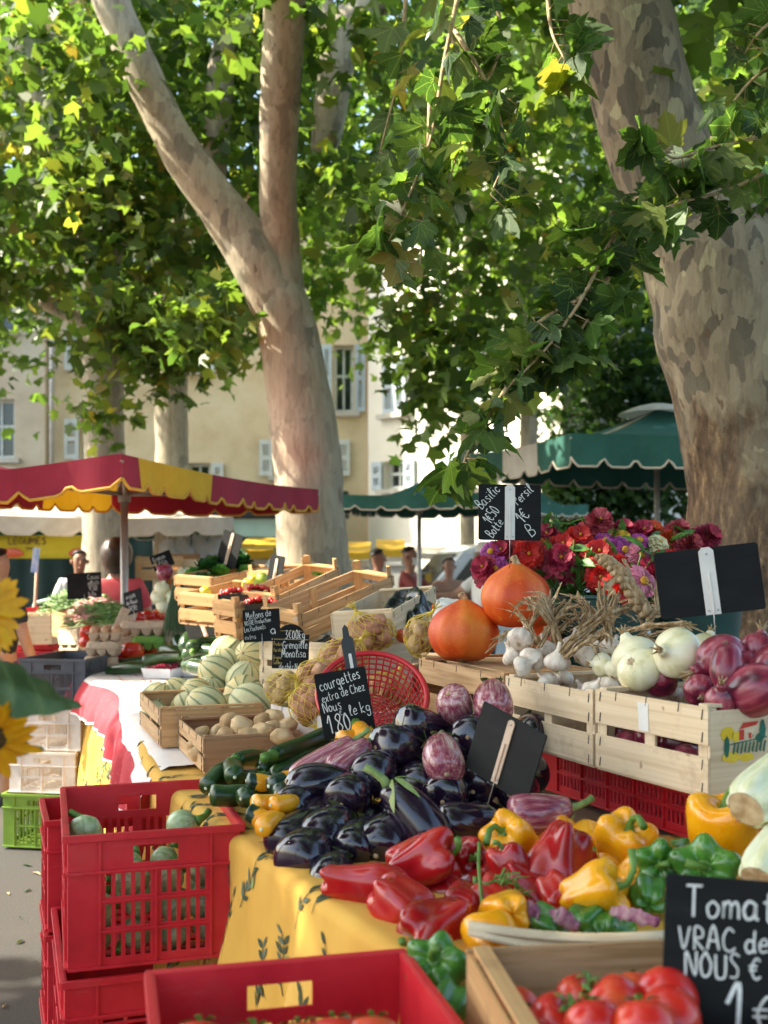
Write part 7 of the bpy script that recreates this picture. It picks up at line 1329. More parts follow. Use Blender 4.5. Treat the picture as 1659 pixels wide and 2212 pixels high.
def bean_heap(label, c, ex, ey, h, n, mat, seed, ln=.13):
    r = random.Random(seed); b = MB()
    for k in range(n):
        x, y = r.uniform(-1, 1), r.uniform(-1, 1); z = h*max(0, 1-(x*x+y*y)*.55)+r.uniform(-.012, .012); p = c+ex*x+ey*y+UP*z; a = r.uniform(-.9, .9); d = (Vector((math.cos(a), math.sin(a), r.uniform(-.45, .35)))).normalized()*ln/2; cv = UP*r.uniform(-.012, .012); b.tube([p-d, p-d*.4+cv, p+d*.4+cv, p+d], [.003, .0065, .0065, .002], 5, flat=.6)
    return tag(b.build('bean_heap', mat), label, 'beans', kind='stuff')
bean_heap('heap of green beans at the far left end of the stall', P(170, 1330, 8.2), Vector((.24, -.05, 0)), Vector((.03, .16, .03)), .17, 520, M['bean'], 1)
bean_heap('heap of flat green beans in front of the pink ones', P(222, 1352, 7.35), Vector((.20, -.03, 0)), Vector((.02, .14, .03)), .13, 460, M['bean'], 2)
bean_heap('pink speckled beans between the two green heaps', P(212, 1318, 7.75), Vector((.15, -.08, 0)), Vector((.02, .05, .02)), .06, 70, M['bean_pink'], 3); bean_heap('small pink bean pile at the left of the flat green beans', P(176, 1342, 7.3), Vector((.07, -.05, 0)), Vector((.02, .05, .02)), .07, 60, M['bean_pink'], 4)
def salad(label, c, rr, mat, seed, name='lettuce', n=60, cat='salad'):
    r = random.Random(seed); b = MB()
    for k in range(n):
        a = r.uniform(0, 6.3); e = r.uniform(-.1, 1.3); d = Vector((math.cos(a)*math.cos(e), math.sin(a)*math.cos(e), math.sin(e))); s = d.cross(UP); s = s.normalized() if s.length > .1 else Vector((1, 0, 0)); u_ = s.cross(d); L = rr*r.uniform(.7, 1.1); vs = []
        for q, ww in ((.2, .25), (.5, .6), (.8, .75), (1, .5)):
            for j in (-1, -.5, 0, .5, 1): vs.append(c+d*L*q+s*L*.55*ww*j+u_*(L*.16*q*q+r.uniform(-1, 1)*L*.07*q))
        b.add(vs, [(5*i+j, 5*i+j+1, 5*i+j+6, 5*i+j+5) for i in range(3) for j in range(4)], 0, True)
    return tag(b.build(name, mat), label, cat, 'salads at the back')
salad('bright curly lettuce standing alone beside the central trunk', P(696, 1255, 5.9), .085, M['leaf_green'], 1)
for i, (u, v, d, rr, mt, lab) in enumerate([(420, 1254, 6.1, .07, 'leaf_green', 'lettuce at the left end of the salad crate'), (455, 1240, 6.15, .10, 'leaf_dark', 'dark spinach bunch in the salad crate'), (476, 1244, 6.0, .06, 'leaf_green', 'light lettuce heart between the two spinach bunches'), (506, 1228, 6.2, .11, 'leaf_dark', 'largest dark spinach bunch in front of the tall black board'), (438, 1258, 5.95, .06, 'leaf_dark', 'spinach leaves over the crate side'), (530, 1244, 6.1, .06, 'leaf_green', 'light green lettuce under the tall black board')]): salad(lab, P(u, v, d), rr, M[mt], 10+i)
for i, (u, v) in enumerate([(462, 1298), (478, 1302), (495, 1294), (470, 1308), (488, 1308), (505, 1302), (452, 1306)]):
    o = spawn(PROTO['orange'], 'dark fig in the tan crate', P(u, v, 5.4), aim((.2, .5, -.3)), .55, 'dark figs'); o.name = 'fig'; o['category'] = 'fig'
    for ch in o.children:
        ch.data = ch.data.copy(); ch.data.materials[0] = M['eggplant']
for i, (u, v, c_) in enumerate([(546, 1254, 'fl_yellow'), (536, 1262, 'fl_yellow'), (556, 1258, 'bean'), (566, 1250, 'bean'), (442, 1280, 'fl_yellow')]):
    b = MB(); lathe(b, [(0, -.036), (.014, -.030), (.030, -.012), (.031, .008), (.016, .028), (.006, .036), (0, .037)], 20, 14); o = b.build('lemon', M['lemon' if c_ == 'fl_yellow' else 'lime'] if 'lemon' in M else M[c_], loc=P(u, v, 5.6)); o.rotation_euler = (1.2, .4*i, i); tag(o, ['lemon right of the spinach', 'lemon in front of the other two citrus', 'lime next to the lemons', 'lime furthest right by the black board', 'lemon at the left of the fig crate'][i], 'citrus')
for i, (u, v, d, n, lab) in enumerate([(508, 1298, 5.1, 60, 'black punnet of cherry tomatoes nearest the figs'), (548, 1290, 5.15, 30, 'tall black tray above the red fruit'), (564, 1318, 5.0, 40, 'black punnet of red fruit behind the melon slate')]):
    t = thing('fruit_punnet', lab, 'punnet', P(u, v, d), rz=.2, group='black fruit punnets'); b = MB(); L, W, H = .15, .11, .06
    for sx, sy, ln in ((0, -1, L), (0, 1, L), (-1, 0, W), (1, 0, W)):
        if sx == 0: b.box((0, sy*W/2, 0), (L, .003, H))
        else: b.box((sx*L/2, 0, 0), (.003, W-.004, H))
    b.box((0, 0, -H/2+.002), (L-.004, W-.004, .003)); b.build('tray', M['black_plastic'], t, bevel=.001); b = MB()
    for k in range(n): x, y = rnd.uniform(-.065, .065), rnd.uniform(-.045, .045); z = .02+.025*(1-(x/.08)**2)+rnd.uniform(0, .01); b.surf(lambda u_, v_: Vector((x+math.cos(6.283*u_)*math.sin(math.pi*v_)*.0115, y+math.sin(6.283*u_)*math.sin(math.pi*v_)*.0115, z-math.cos(math.pi*v_)*.0115)), 10, 7)
    b.build('red_fruit', M['cherry'], t)['kind'] = 'stuff'
for i, (u, v, s) in enumerate([(356, 1236, 1.25), (398, 1240, .9), (344, 1290, 1.0), (352, 1308, .9), (372, 1290, .85), (350, 1270, .9), (404, 1248, 1.0)]):
    spawn(PROTO['ron' if i == 0 else 'won'], ['pinkish onion on top of the hanging bunch', 'white onion beside the lettuce end', 'white onion hanging left of the chives', 'lower white onion left of the chives', 'white onion behind the chives', 'white onion in the middle of the hanging bunch', 'white onion right of the bunch top'][i], P(u, v, 6.5), aim((rnd.uniform(-1, 1), .5, .2)), s, 'onions hung by the chives')
b = MB()
for k in range(40): p = P(336+rnd.uniform(0, 40), 1255+rnd.uniform(0, 60), 6.55); a = Vector((rnd.uniform(-1, .3), rnd.uniform(-.3, .3), rnd.uniform(-.5, .5))).normalized()*.06; b.tube([p-a, p+UP*.008, p+a], [.008, .006, .002], 5)
M['carrot'] = pm('carrot_skin', [(.62,.20,.06), (.70,.28,.10)], 20, rough=.5); tag(b.build('carrot_bunch', M['carrot']), 'orange carrots hanging in a bunch between the onions', 'carrots', kind='stuff')
# ---------------------------------------------------------------- parasols
def parasol(label, corners, z, h, apex, cols, pole_xy, scal=.24, trim='gold_trim', mats=('red_cloth', 'yellow_canvas'), droop={}, cap=None, amp=.045):
    """corners in plan, cols[edge] = list of (t0, t1, material index)"""
    t = thing('market_parasol', label, 'parasol', (pole_xy[0], pole_xy[1], 0), group='market parasols'); inv = Matrix.Translation(-t.location); A = Vector((pole_xy[0], pole_xy[1], apex)); cn = MB(); tr_ = MB(); N = len(corners)
    for e in range(N):
        a, b_ = Vector((*corners[e], z)), Vector((*corners[(e+1) % N], z)); L = (b_-a).length; n = max(24, int(L/.03)); outn = Vector(((b_-a).y, -(b_-a).x, 0)).normalized(); outn = outn if outn.dot((a+b_)/2-A) > 0 else -outn
        ns = max(2, round(L/scal)); ts = sorted({k/n for k in range(n+1)} | {x for c in cols[e] for x in c[:2]})
        def pt(q): dz = sum(d_*max(0, 1-abs(q-tt)/w_) for (ee, tt, d_, w_) in droop if ee == e) if droop else 0; return a.lerp(b_, q)+UP*(dz-.03*math.sin(math.pi*q))
        def hh(q): x = math.sin(math.pi*ns*q); return h-amp+amp*min(1.0, abs(x)*1.7)
        bot = []
        for q0, q1 in zip(ts, ts[1:]):
            m = next((c[2] for c in cols[e] if c[0]-1e-6 <= (q0+q1)/2 <= c[1]+1e-6), 0); p0, p1 = pt(q0), pt(q1); K = 6; vs = []
            for k in range(K+1):
                f = k/K; s_ = -.10*math.sin(math.pi*f)
                vs += [p0.lerp(A, f)+UP*s_, p1.lerp(A, f)+UP*s_]
            cn.add(vs, [(2*k, 2*k+1, 2*k+3, 2*k+2) for k in range(K)], m, True); w0, w1 = outn*.02*math.sin(q0*L*9), outn*.02*math.sin(q1*L*9)
            cn.add([p0, p1, p1-UP*hh(q1)+w1, p0-UP*hh(q0)+w0], [(0, 1, 2, 3)], m, True); bot.append(p0-UP*hh(q0)+w0)
        bot.append(pt(1)-UP*hh(1)); tr_.tube(bot, .010, 5)
    for o in (cn.build('canopy', [M[x] for x in mats], t), tr_.build('trim', M[trim], t)): o.matrix_parent_inverse = inv
    b = MB(); b.tube([(A.x, A.y, 0), (A.x, A.y, apex-.03)], .026, 12); o = b.build('pole', M['pole'], t); o.matrix_parent_inverse = inv; b = MB(); b.box((A.x, A.y, .04), (.5, .5, .08)); o = b.build('base', M['pole'], t); o.matrix_parent_inverse = inv
    hub = A-UP*(apex-z+.12)
    for e in range(N):
        for q in (0, .5):
            p = Vector((*corners[e], z)).lerp(Vector((*corners[(e+1) % N], z)), q)-UP*.04; b = MB(); b.tube([A-UP*.06, p.lerp(A, .5)-UP*.10, p], .010, 6); b.tube([hub, p.lerp(A, .42)-UP*.10], .011, 6); o = b.build('rib', M['pole'], t); o.matrix_parent_inverse = inv
    b = MB(); b.tube([hub-UP*.05, hub+UP*.05], .042, 12); o = b.build('hub', M['pole'], t); o.matrix_parent_inverse = inv
    if cap:
        b = MB(); b.surf(lambda u, v: A+Vector((math.cos(6.283*u)*.36*v, math.sin(6.283*u)*.36*v, .05-.10*v*v)), 20, 4); o = b.build('vent_cap', M[cap], t); o.matrix_parent_inverse = inv
    return t
parasol('crimson market parasol with yellow panels and a scalloped golden hem', [(-1.41, 5.98), (-.53, 8.98), (-2.22, 9.05), (-3.12, 6.05)], 2.172, .18, 2.305, [[(0, .057, 0), (.057, .363, 1), (.363, 1, 0)], [(0, 1, 0)], [(0, .3, 1), (.3, 1, 0)], [(0, 1, 0)]], (-1.80, 7.70), .27, droop=[(3, .63, -.055, .34)], amp=.05)
parasol('green parasol right of the central trunk, its ribs showing', [(-.55, 11.6), (1.0, 11.0), (1.42, 13.1), (-.1, 13.7)], 2.29, .15, 2.46, [[(0, 1, 0)]]*4, (.39, 12.3), .26, 'cream_trim', ('green_canvas', 'white_canvas'), droop=[(0, 1, -.02, .3)])
parasol('large green parasol with one cream panel before the dark bushes', [(1.53, 9.1), (4.7, 8.9), (4.3, 12.0), (.85, 10.9)], 2.64, .27, 3.0, [[(0, 1, 0)], [(0, 1, 0)], [(0, 1, 0)], [(0, .36, 0), (.36, .70, 1), (.70, 1, 0)]], (2.53, 10.3), .27, 'cream_trim', ('green_canvas', 'white_canvas'), cap='white_canvas', amp=.075)
parasol('small green parasol far back behind the herb board', [(2.1, 15.2), (2.9, 15.8), (2.6, 17.2), (1.5, 16.4)], 2.40, .16, 2.58, [[(0, 1, 0)]]*4, (2.3, 16.2), .26, 'cream_trim', ('green_canvas', 'white_canvas'))
parasol('green parasol with a pale scalloped valance under the crimson one', [(-4.6, 11.9), (-1.75, 12.9), (-2.6, 15.4), (-5.5, 14.4)], 2.10, .20, 2.55, [[(0, 1, 1)], [(0, 1, 0)], [(0, 1, 0)], [(0, 1, 0)]], (-3.62, 13.6), .42, 'cream_trim', ('green_canvas', 'white_canvas'), amp=.06)
M['shade_cloth'] = pm('dark_green_shade_sheet', [(.006,.022,.018), (.012,.035,.028)], 4, rough=.8)  # dark colour standing in for the shade behind the far stalls
# ---------------------------------------------------------------- people
def skin_obj(name, verts, edges, rad, mat, parent, root=0, sub=2):
    me = bpy.data.meshes.new(name); me.from_pydata([tuple(v) for v in verts], edges, []); o = bpy.data.objects.new(name, me); C.objects.link(o); me.materials.append(mat)
    md = o.modifiers.new('skin', 'SKIN'); md.use_smooth_shade = True
    if not me.skin_vertices: me.skin_vertices.new()
    for i, r in enumerate(rad):
        s = me.skin_vertices[0].data[i]; s.radius = (r if hasattr(r, '__len__') else (r, r)); s.use_root = (i == root)
    sb_ = o.modifiers.new('sub', 'SUBSURF'); sb_.levels = sub; sb_.render_levels = sub
    if parent: o.parent = parent
    return o
def person(label, loc, rz, arms, top, legs_m, skin='skin', hair='hair', hair_kind='short', scale=1.0, skirt=None, lean=0, mask=False, face=True, hat=None):
    """facing local -y; arms = ((elbow, wrist) left, right) in local metres for a 1.72 m figure"""
    t = thing('person', label, 'person', loc, rz, scale=scale); V = []; E = []; Rd = []
    def v(p, r, par=None):
        V.append(Vector(p)); Rd.append(r)
        if par is not None: E.append((par, len(V)-1))
        return len(V)-1
    ln = lambda z: -lean*max(0, z-.95)
    pel = v((0, 0, .95), (.15, .105)); ab = v((0, ln(1.12), 1.12), (.135, .095), pel); ch = v((0, ln(1.32), 1.32), (.155, .105), ab); nb = v((0, ln(1.45), 1.45), (.075, .07), ch); nk = v((0, ln(1.50)-.01, 1.51), .052, nb)
    h0 = v((0, ln(1.56)-.02, 1.56), (.062, .072), nk); h1 = v((0, ln(1.62)-.015, 1.63), (.076, .094), h0); h2 = v((0, ln(1.68)-.005, 1.69), (.072, .088), h1); v((0, ln(1.72), 1.735), (.04, .05), h2)
    hands = []
    for s, (el, wr) in zip((-1, 1), arms):
        sh = v((s*.165, ln(1.41), 1.41), .058, ch); e_ = v(el, .042, sh); w_ = v(wr, .028, e_); d = (Vector(wr)-Vector(el)).normalized(); pm_ = v(Vector(wr)+d*.06, (.036, .018), w_); sd = d.orthogonal().normalized()
        for k in range(4): f1 = v(Vector(wr)+d*.10+sd*(k-1.5)*.02, .0085, pm_); f2 = v(Vector(wr)+d*(.135+.01*(k in (1, 2)))+sd*(k-1.5)*.021+Vector((0, -.006, -.004)), .008, f1); v(Vector(wr)+d*(.16+.012*(k in (1, 2)))+sd*(k-1.5)*.020+Vector((0, -.014, -.012)), .007, f2)
        th = v(Vector(wr)+d*.045+sd*.038, .010, pm_); v(Vector(wr)+d*.085+sd*.052, .008, th)
    for s in (-1, 1):
        hp = v((s*.09, 0, .86), .085, pel); kn = v((s*.10, -.01, .48), .058, hp); an = v((s*.10, .02, .09), .038, kn); v((s*.11, -.13, .04), .032, an)
    skin_obj('body', V, E, Rd, M[skin], t)
    # shirt over torso and upper arms
    V2, E2_, R2 = [], [], []
    def w(p, r, par=None):
        V2.append(Vector(p)); R2.append(r)
        if par is not None: E2_.append((par, len(V2)-1))
        return len(V2)-1
    a = w((0, 0, .93), (.172, .130)); b_ = w((0, ln(1.12), 1.12), (.158, .120), a); c_ = w((0, ln(1.32), 1.32), (.175, .128), b_); w((0, ln(1.43), 1.435), (.10, .085), c_)
    for s, (el, wr) in zip((-1, 1), arms):
        q = w((s*.168, ln(1.405), 1.405), .074, c_); el = Vector(el); mid = Vector((s*.168, ln(1.405), 1.405)).lerp(el, .72); w(mid, .064, q)
    skin_obj('top', V2, E2_, R2, M[top], t)
    V3, E3, R3 = [Vector((0, 0, .96))], [], [(.158, .118)]
    if skirt:
        b = MB(); lathe(b, [(.15, .98), (.19, .85), (.23, .6), (.26, .32), (.24, .32), (.14, .96)], 28, 16, lambda p, a_, t_: Vector((p.x*(1+.06*math.cos(7*a_)), p.y*(.8+.05*math.cos(9*a_)), p.z))); b.build('skirt', M[skirt], t)
    else:
        for s in (-1, 1):
            n = len(V3); V3 += [Vector((s*.092, 0, .86)), Vector((s*.102, -.01, .48)), Vector((s*.102, .02, .10))]; R3 += [.096, .072, .056]; E3 += [(0, n), (n, n+1), (n+1, n+2)]
        skin_obj('trousers', V3, E3, R3, M[legs_m], t)
    for s in (-1, 1): b = MB(); lathe(b, [(0, 0), (.045, .0), (.048, .03), (.035, .07), (0, .075)], 14, 10, lambda p, a_, t_: Vector((s*.11+p.x, -.05+p.y*2.6, p.z+.003))); b.build('shoe', M['dark_top'], t)
    hy = ln(1.65)
    b = MB()
    def hf(u, q):
        a_ = 2*math.pi*u; low = {'short': .42, 'bob': .80, 'tied': .45}[hair_kind]; front = .5-.5*math.sin(a_)   # 1 at the face side (-y)
        lim = low-(low-.20)*(front**1.6); th = math.pi*lim*q; rx, ry, rz_ = (.122, .128, .125) if hair_kind == 'bob' else (.088, .106, .105); dz = (-.05*max(0, th/math.pi-.5)*4 if hair_kind == 'bob' else 0)
        p = Vector((math.cos(a_)*max(math.sin(th), .80*(th > 1.57))*rx, math.sin(a_)*max(math.sin(th), .80*(th > 1.57))*ry, math.cos(th)*rz_+dz)); return Vector((0, hy+.002, 1.655))+p*lump(p, 30, .06)
    b.surf(hf, 32, 14); h_ = b.build('hair', M[hair], t)
    if hair_kind == 'tied': b = MB(); lathe(b, [(0, -.04), (.03, -.02), (.035, .01), (0, .04)], 14, 8, lambda p, a_, t_: p+Vector((0, hy+.12, 1.70))); b.build('bun', M[hair], h_)
    if face:
        b = MB(); b.tube([(0, hy-.098, 1.645), (0, hy-.112, 1.625), (0, hy-.122, 1.605), (0, hy-.100, 1.596)], [.006, .009, .013, .006], 8); b.build('nose', M[skin], t)
        for s in (-1, 1):
            b = MB(); lathe(b, [(0, -.008), (.011, 0), (0, .008)], 10, 6, lambda p, a_, t_: p+Vector((s*.031, hy-.093, 1.648))); b.build('eye', M['hair_black'], t); b = MB(); b.tube([(s*.018, hy-.100, 1.668), (s*.034, hy-.098, 1.672), (s*.048, hy-.088, 1.666)], .004, 5); b.build('eyebrow', M[hair], t); b = MB(); lathe(b, [(0, -.03), (.014, -.012), (.018, .012), (0, .03)], 10, 8, lambda p, a_, t_: p+Vector((s*.079, hy+.005, 1.63))); b.build('ear', M[skin], t)
        if mask: b = MB(); b.surf(lambda u, q: Vector((.078*math.sin(2.4*(u-.5)), hy-.020-.090*math.cos(2.4*(u-.5))-.014*math.sin(math.pi*q), 1.545+.08*q)), 14, 6, 0, False); b.build('face_mask', M['paper'], t, solid=.002)
        else: b = MB(); b.tube([(-.026, hy-.088, 1.572), (0, hy-.098, 1.570), (.026, hy-.088, 1.572)], [.003, .006, .003], 6); M.setdefault('lips', pm('lips', [(.36,.10,.09), (.42,.14,.12)], 20)); b.build('mouth', M['lips'], t)
    if hat: b = MB(); lathe(b, [(0, .10), (.06, .095), (.09, .05), (.098, 0), (.17, -.012), (.172, -.018), (.098, -.010), (0, .08)], 30, 20, lambda p, a_, t_: p+Vector((0, hy+.005, 1.69))); b.build('hat', M[hat], t)
    return t
dn = lambda s, y=-.05: ((s*.24, y*.6, 1.14), (s*.25, y-.08, .90)); fw = lambda s, yy=-.30, z=1.12: ((s*.25, -.10, 1.14), (s*.16, yy, z))
person('person with dark brown bobbed hair and a pink blouse seen from behind', (P(248, HV, 8.5).x, 8.5, 0), R(184), (fw(-1), fw(1)), 'pink_top', 'jeans', 'skin', 'hair', 'bob', 1.0, lean=.12, face=False)
person('person in a brick red shirt with a white face mask, side on, handing something over', (P(884, HV, 12.6).x, 12.6, 0), R(72), (((-.22, -.22, 1.20), (-.12, -.48, 1.22)), ((.22, -.24, 1.22), (.10, -.50, 1.24))), 'brick_top', 'jeans', 'skin_tan', 'hair_black', 'short', 1.0, mask=True)
person('person with black hair in a dark green top, looking right', (P(815, HV, 12.9).x, 12.9, 0), R(120), (dn(-1), dn(1)), 'dark_top', 'jeans', 'skin_tan', 'hair_black', 'short', .99)
person('person with auburn tied hair facing the viewer, arms held out in front of the van', (P(970, HV, 13.2).x, 13.2, 0), R(6), (((-.34, -.14, 1.22), (-.50, -.30, 1.12)), ((.34, -.14, 1.22), (.56, -.28, 1.14))), 'skin', 'jeans', 'skin', 'hair', 'tied', .93)
person('person in a white shirt and straw hat reaching out, beside the zinnias', (P(1046, HV, 11.3).x, 11.3, 0), R(-70), (((-.24, -.22, 1.24), (-.16, -.46, 1.24)), dn(1)), 'white_top', 'jeans', 'skin', 'hair', 'short', 1.0, hat='white_canvas')
person('person at the left edge in a black jacket over a purple skirt', (P(-8, HV, 7.3).x, 7.3, 0), R(150), (dn(-1), ((.26, .02, 1.14), (.26, -.10, .90))), 'dark_top', 'jeans', 'skin', 'hair_black', 'short', .96, skirt='purple_top', face=False)
person('person in a white shirt bending over the counter under the yellow banner', (P(168, HV, 11.5).x, 11.5, 0), R(20), (fw(-1), fw(1)), 'white_top', 'jeans', 'skin_tan', 'hair_black', 'short', .97, lean=.35)
for lab, u0, u1, d, z1 in [('dark green sheet added as shade behind the far left stalls', -120, 330, 16.2, 2.25), ('dark sheet added as shade between the pink blouse and the central trunk', 335, 600, 16.6, 1.95)]:
    t = thing('shade_backdrop', lab, 'shade_backdrop', (P((u0+u1)/2, HV, d).x, d, 0), group='added dark backdrops behind the far stalls'); w_ = (u1-u0)/F*d; b = MB(); b.surf(lambda u, v: Vector(((u-.5)*w_, .05*math.sin(u*22)+.02*math.sin(u*51), .05+(z1-.05)*v)), 70, 4, 0, False); b.build('sheet', M['shade_cloth'], t, solid=.004)  # added dark sheet in place of the shade under the far parasols
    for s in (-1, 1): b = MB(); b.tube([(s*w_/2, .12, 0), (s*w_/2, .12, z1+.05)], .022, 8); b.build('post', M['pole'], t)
# ---------------------------------------------------------------- van, counters and the rest of the far market
t = thing('delivery_van', 'white van parked behind the people, its dark windows towards the stall', 'van', (P(1160, HV, 14.6).x, 14.9, 0), rz=R(8)); prof = [(-2.1, .35), (-2.15, .9), (-1.75, 1.05), (-1.15, 1.72), (-.9, 1.80), (1.9, 1.82), (2.1, 1.6), (2.12, .35)]
b = MB(); n = len(prof); W_ = .85; b.add([(x, -W_, z) for x, z in prof]+[(x, W_, z) for x, z in prof], [tuple(range(n)), tuple(range(n, 2*n))[::-1]]+[(i, n+i, n+(i+1) % n, (i+1) % n) for i in range(n)], 0, False); b.build('body', M['van'], t, bevel=.06)
for pts in ([(-1.45, 1.10), (-1.05, 1.62), (-.62, 1.66), (-.62, 1.10)], [(-.52, 1.10), (-.52, 1.66), (.35, 1.66), (.35, 1.10)]): b = MB(); plate(b, pts[::-1], -W_-.012, -W_+.01); b.build('side_window', M['glass_dark'], t)
b = MB(); b.add([(-1.72, -.72, 1.10), (-1.72, .72, 1.10), (-1.21, .68, 1.68), (-1.21, -.68, 1.68)], [(0, 1, 2, 3)], 0, False); b.build('windscreen', M['glass_dark'], t, solid=.02)
for x in (-1.35, 1.35):
    for y in (-.82, .82): b = MB(); b.tube([(x, y-.1, .33), (x, y+.1, .33)], .33, 24); wh = b.build('wheel', M['rubber'], t); b = MB(); b.tube([(x, y-.108, .33), (x, y+.108, .33)], .19, 18); b.build('rim', M['steel'], wh)
b = MB(); b.box((-1.15, -W_-.10, 1.12), (.08, .16, .14)); b.build('mirror', M['black_plastic'], t, bevel=.02)
b = MB(); b.box((-2.13, -.6, .78), (.06, .28, .16)); b.build('headlight', M['punnet'], t, bevel=.02); b = MB(); b.box((-2.13, .6, .78), (.06, .28, .16)); b.build('headlight', M['punnet'], t, bevel=.02)
def counter(label, u0, u1, d, z0, z1, mat, deep=.7, shelves=1, name='display_counter'):
    xa, xb = bx(u0, d), bx(u1, d); t = thing(name, label, 'counter', ((xa+xb)/2, d, 0)); w_ = xb-xa
    b = MB(); b.box((0, deep/2, z0+(z1-z0)/2), (w_, deep, z1-z0)); b.build('front', M[mat], t, bevel=.01)
    b = MB(); b.box((0, deep/2-.03, z1+.015), (w_+.06, deep+.06, .03)); b.build('top', M['white_plastic'], t)
    for s in (-1, 1): b = MB(); b.box((s*(w_/2-.04), deep/2, z0/2), (.05, .05, max(.02, z0))); b.build('leg', M['pole'], t)
    return t
counter('white display counter right of the central trunk, bright in the sun', 742, 882, 17, 1.40, 1.50, 'paper'); counter('second white counter behind, above the first one', 742, 882, 18, 1.58, 1.68, 'paper'); counter('white counter left of the central trunk below the yellow awning', 505, 575, 14, 1.45, 1.58, 'paper')
def awning(label, u0, u1, d, z, mat, dep=1.0):
    xa, xb = bx(u0, d), bx(u1, d); t = thing('awning', label, 'awning', ((xa+xb)/2, d, 0), group='yellow awnings far back'); w_ = xb-xa; b = MB(); b.surf(lambda u, v: Vector(((u-.5)*w_, v*dep, z+.16*v))-UP*(.015*math.sin(math.pi*u)*(1-v)), 16, 5, 0, False); b.surf(lambda u, v: Vector(((u-.5)*w_, -.002, z-.10*v-.015*math.sin(math.pi*u))), 40, 2, 0, False); b.build('cloth', M[mat], t)
    for s in (-1, 1): b = MB(); b.tube([(s*w_/2, .05, 0), (s*w_/2, .05, z)], .02, 8); b.build('post', M['pole'], t)
awning('yellow awning right of the central trunk, nearer one', 748, 800, 16, 1.72, 'yellow_canvas'); awning('yellow awning right of the central trunk, right hand one', 812, 876, 16.2, 1.76, 'yellow_canvas'); awning('yellow awning left of the central trunk', 512, 592, 13.6, 1.73, 'yellow_canvas')
awning('pale canvas awning behind the person in the brick red shirt', 870, 1080, 17, 1.72, 'white_canvas', 2.2)
t = thing('banner', 'yellow banner lettered LEGUMES hung under the far parasol', 'banner', (P(100, HV, 13).x, 13, 0)); b = MB(); w_ = 2.3/2; b.surf(lambda u, v: Vector(((u-.5)*1.28, .01*math.sin(u*7), 1.62+.27*v)), 16, 3, 0, False); M['banner'] = pm('yellow_banner', [(.56,.46,.02), (.62,.52,.04)], 4, rough=.7); b.build('cloth', M['banner'], t, solid=.004)
b = MB(); write(b, 'LEGUMES', -.44, 1.79, .075, -.016, .012, 0, 1, 0, 1.25); write(b, '~~~~', -.24, 1.72, .03, -.016, .006, 0, 2, 0, 1.2); b.build('lettering', M['leaf_d'] if False else M['bark_rough'], t)
for s in (-1, 1):
    b = MB(); b.tube([(s*.62, .03, 0), (s*.62, .03, 2.1)], .02, 8); b.build('post', M['pole'], t)
    b = MB(); lathe(b, [(0, -.05), (.10, -.04), (.14, .0), (.08, .05), (0, .06)], 18, 8, lambda p, a_, t_: Vector((s*.40+p.x, -.016+p.y*.02, 1.68+p.z))*1); b.build('painted_fruit', M['tomato_orange'], t)
counter('wooden counter with baskets behind the left parasol pole', 60, 215, 12.2, .1, .95, 'wood_brown', .8); counter('grey market counter at the back under the green parasol', 215, 480, 13.8, .1, 1.05, 'grey_plastic', .8)
for i, (u, v, d) in enumerate([(395, 1190, 13.6), (432, 1186, 13.7), (362, 1196, 13.5), (466, 1184, 13.7)]):
    b = MB(); c = P(u, v, d); b.surf(lambda a, q: c+Vector((math.cos(6.283*a)*.13*min(1, .5+q*.8), math.sin(6.283*a)*.05*min(1, .5+q*.8), .17-.30*q))*lump(Vector((math.cos(6.283*a), math.sin(6.283*a), q*2)), 2.2, .32, i*3.3), 28, 14); b.tube([c+UP*.16, c+UP*.34], .006, 5)
    M.setdefault('bag', pm('thin_white_bag', [(.55,.56,.58), (.68,.69,.70)], 12, rough=.4, translucent=.4, bump=.4)); tag(b.build('plastic_bag', M['bag']), ['thin white carrier bag hanging right of the crimson parasol pole', 'largest thin carrier bag under the crimson parasol', 'grey white bag hanging nearest the parasol pole', 'thin bag hanging furthest right under the crimson parasol'][i], 'plastic bag', 'hanging plastic bags')
for i, (u, v, d, mt) in enumerate([(345, 1235, 12.4, 'wood_tan'), (420, 1240, 12.6, 'wood_pale'), (385, 1226, 13.2, 'wood_brown')]):
    wood_crate(['tan crate stacked on the grey counter, left', 'pale crate on the grey counter, right', 'brown crate at the back of the grey counter'][i], .5, .32, .26, P(u, v+18, d), basis((1, .1, 0)), mt, boards=2)
t = thing('sign_post', 'wooden stick with a small blue and white card, left of the parasol poles', 'sign', (P(78, HV, 8.9).x, 8.9, 0)); b = MB(); b.tube([(-.03, 0, .8), (.012, 0, 1.66)], .012, 8); b.build('stick', M['clip_wood'], t); b = MB(); b.box((.0, -.018, 1.60), (.055, .004, .20), Matrix.Rotation(R(6), 3, 'Y')); M['blue_card'] = pm('blue_card', [(.12,.28,.58), (.50,.60,.74)], 22, (1, 1, .4), .6); b.build('card', M['blue_card'], t); b = MB(); b.box((0, 0, .4), (.3, .3, .8)); b.build('stand', M['wood_brown'], t)
t = thing('hand_trolley', 'pale green tubular trolley handle behind the far red crate', 'trolley', (P(145, HV, 9.2).x, 9.2, 0)); b = MB(); b.tube(bez([Vector(p) for p in ((-.28, 0, .15), (-.28, 0, 1.1), (-.2, 0, 1.26), (.22, 0, 1.28))], 6), .016, 8); b.tube([(.22, 0, 1.28), (.22, 0, .15)], .016, 8); b.build('frame', M['turquoise'], t); b = MB(); b.box((0, -.1, .14), (.56, .3, .02)); b.build('foot_plate', M['turquoise'], t)
for x in (-.24, .24): b = MB(); b.tube([(x-.03, .06, .10), (x+.03, .06, .10)], .10, 18); b.build('wheel', M['rubber'], t)
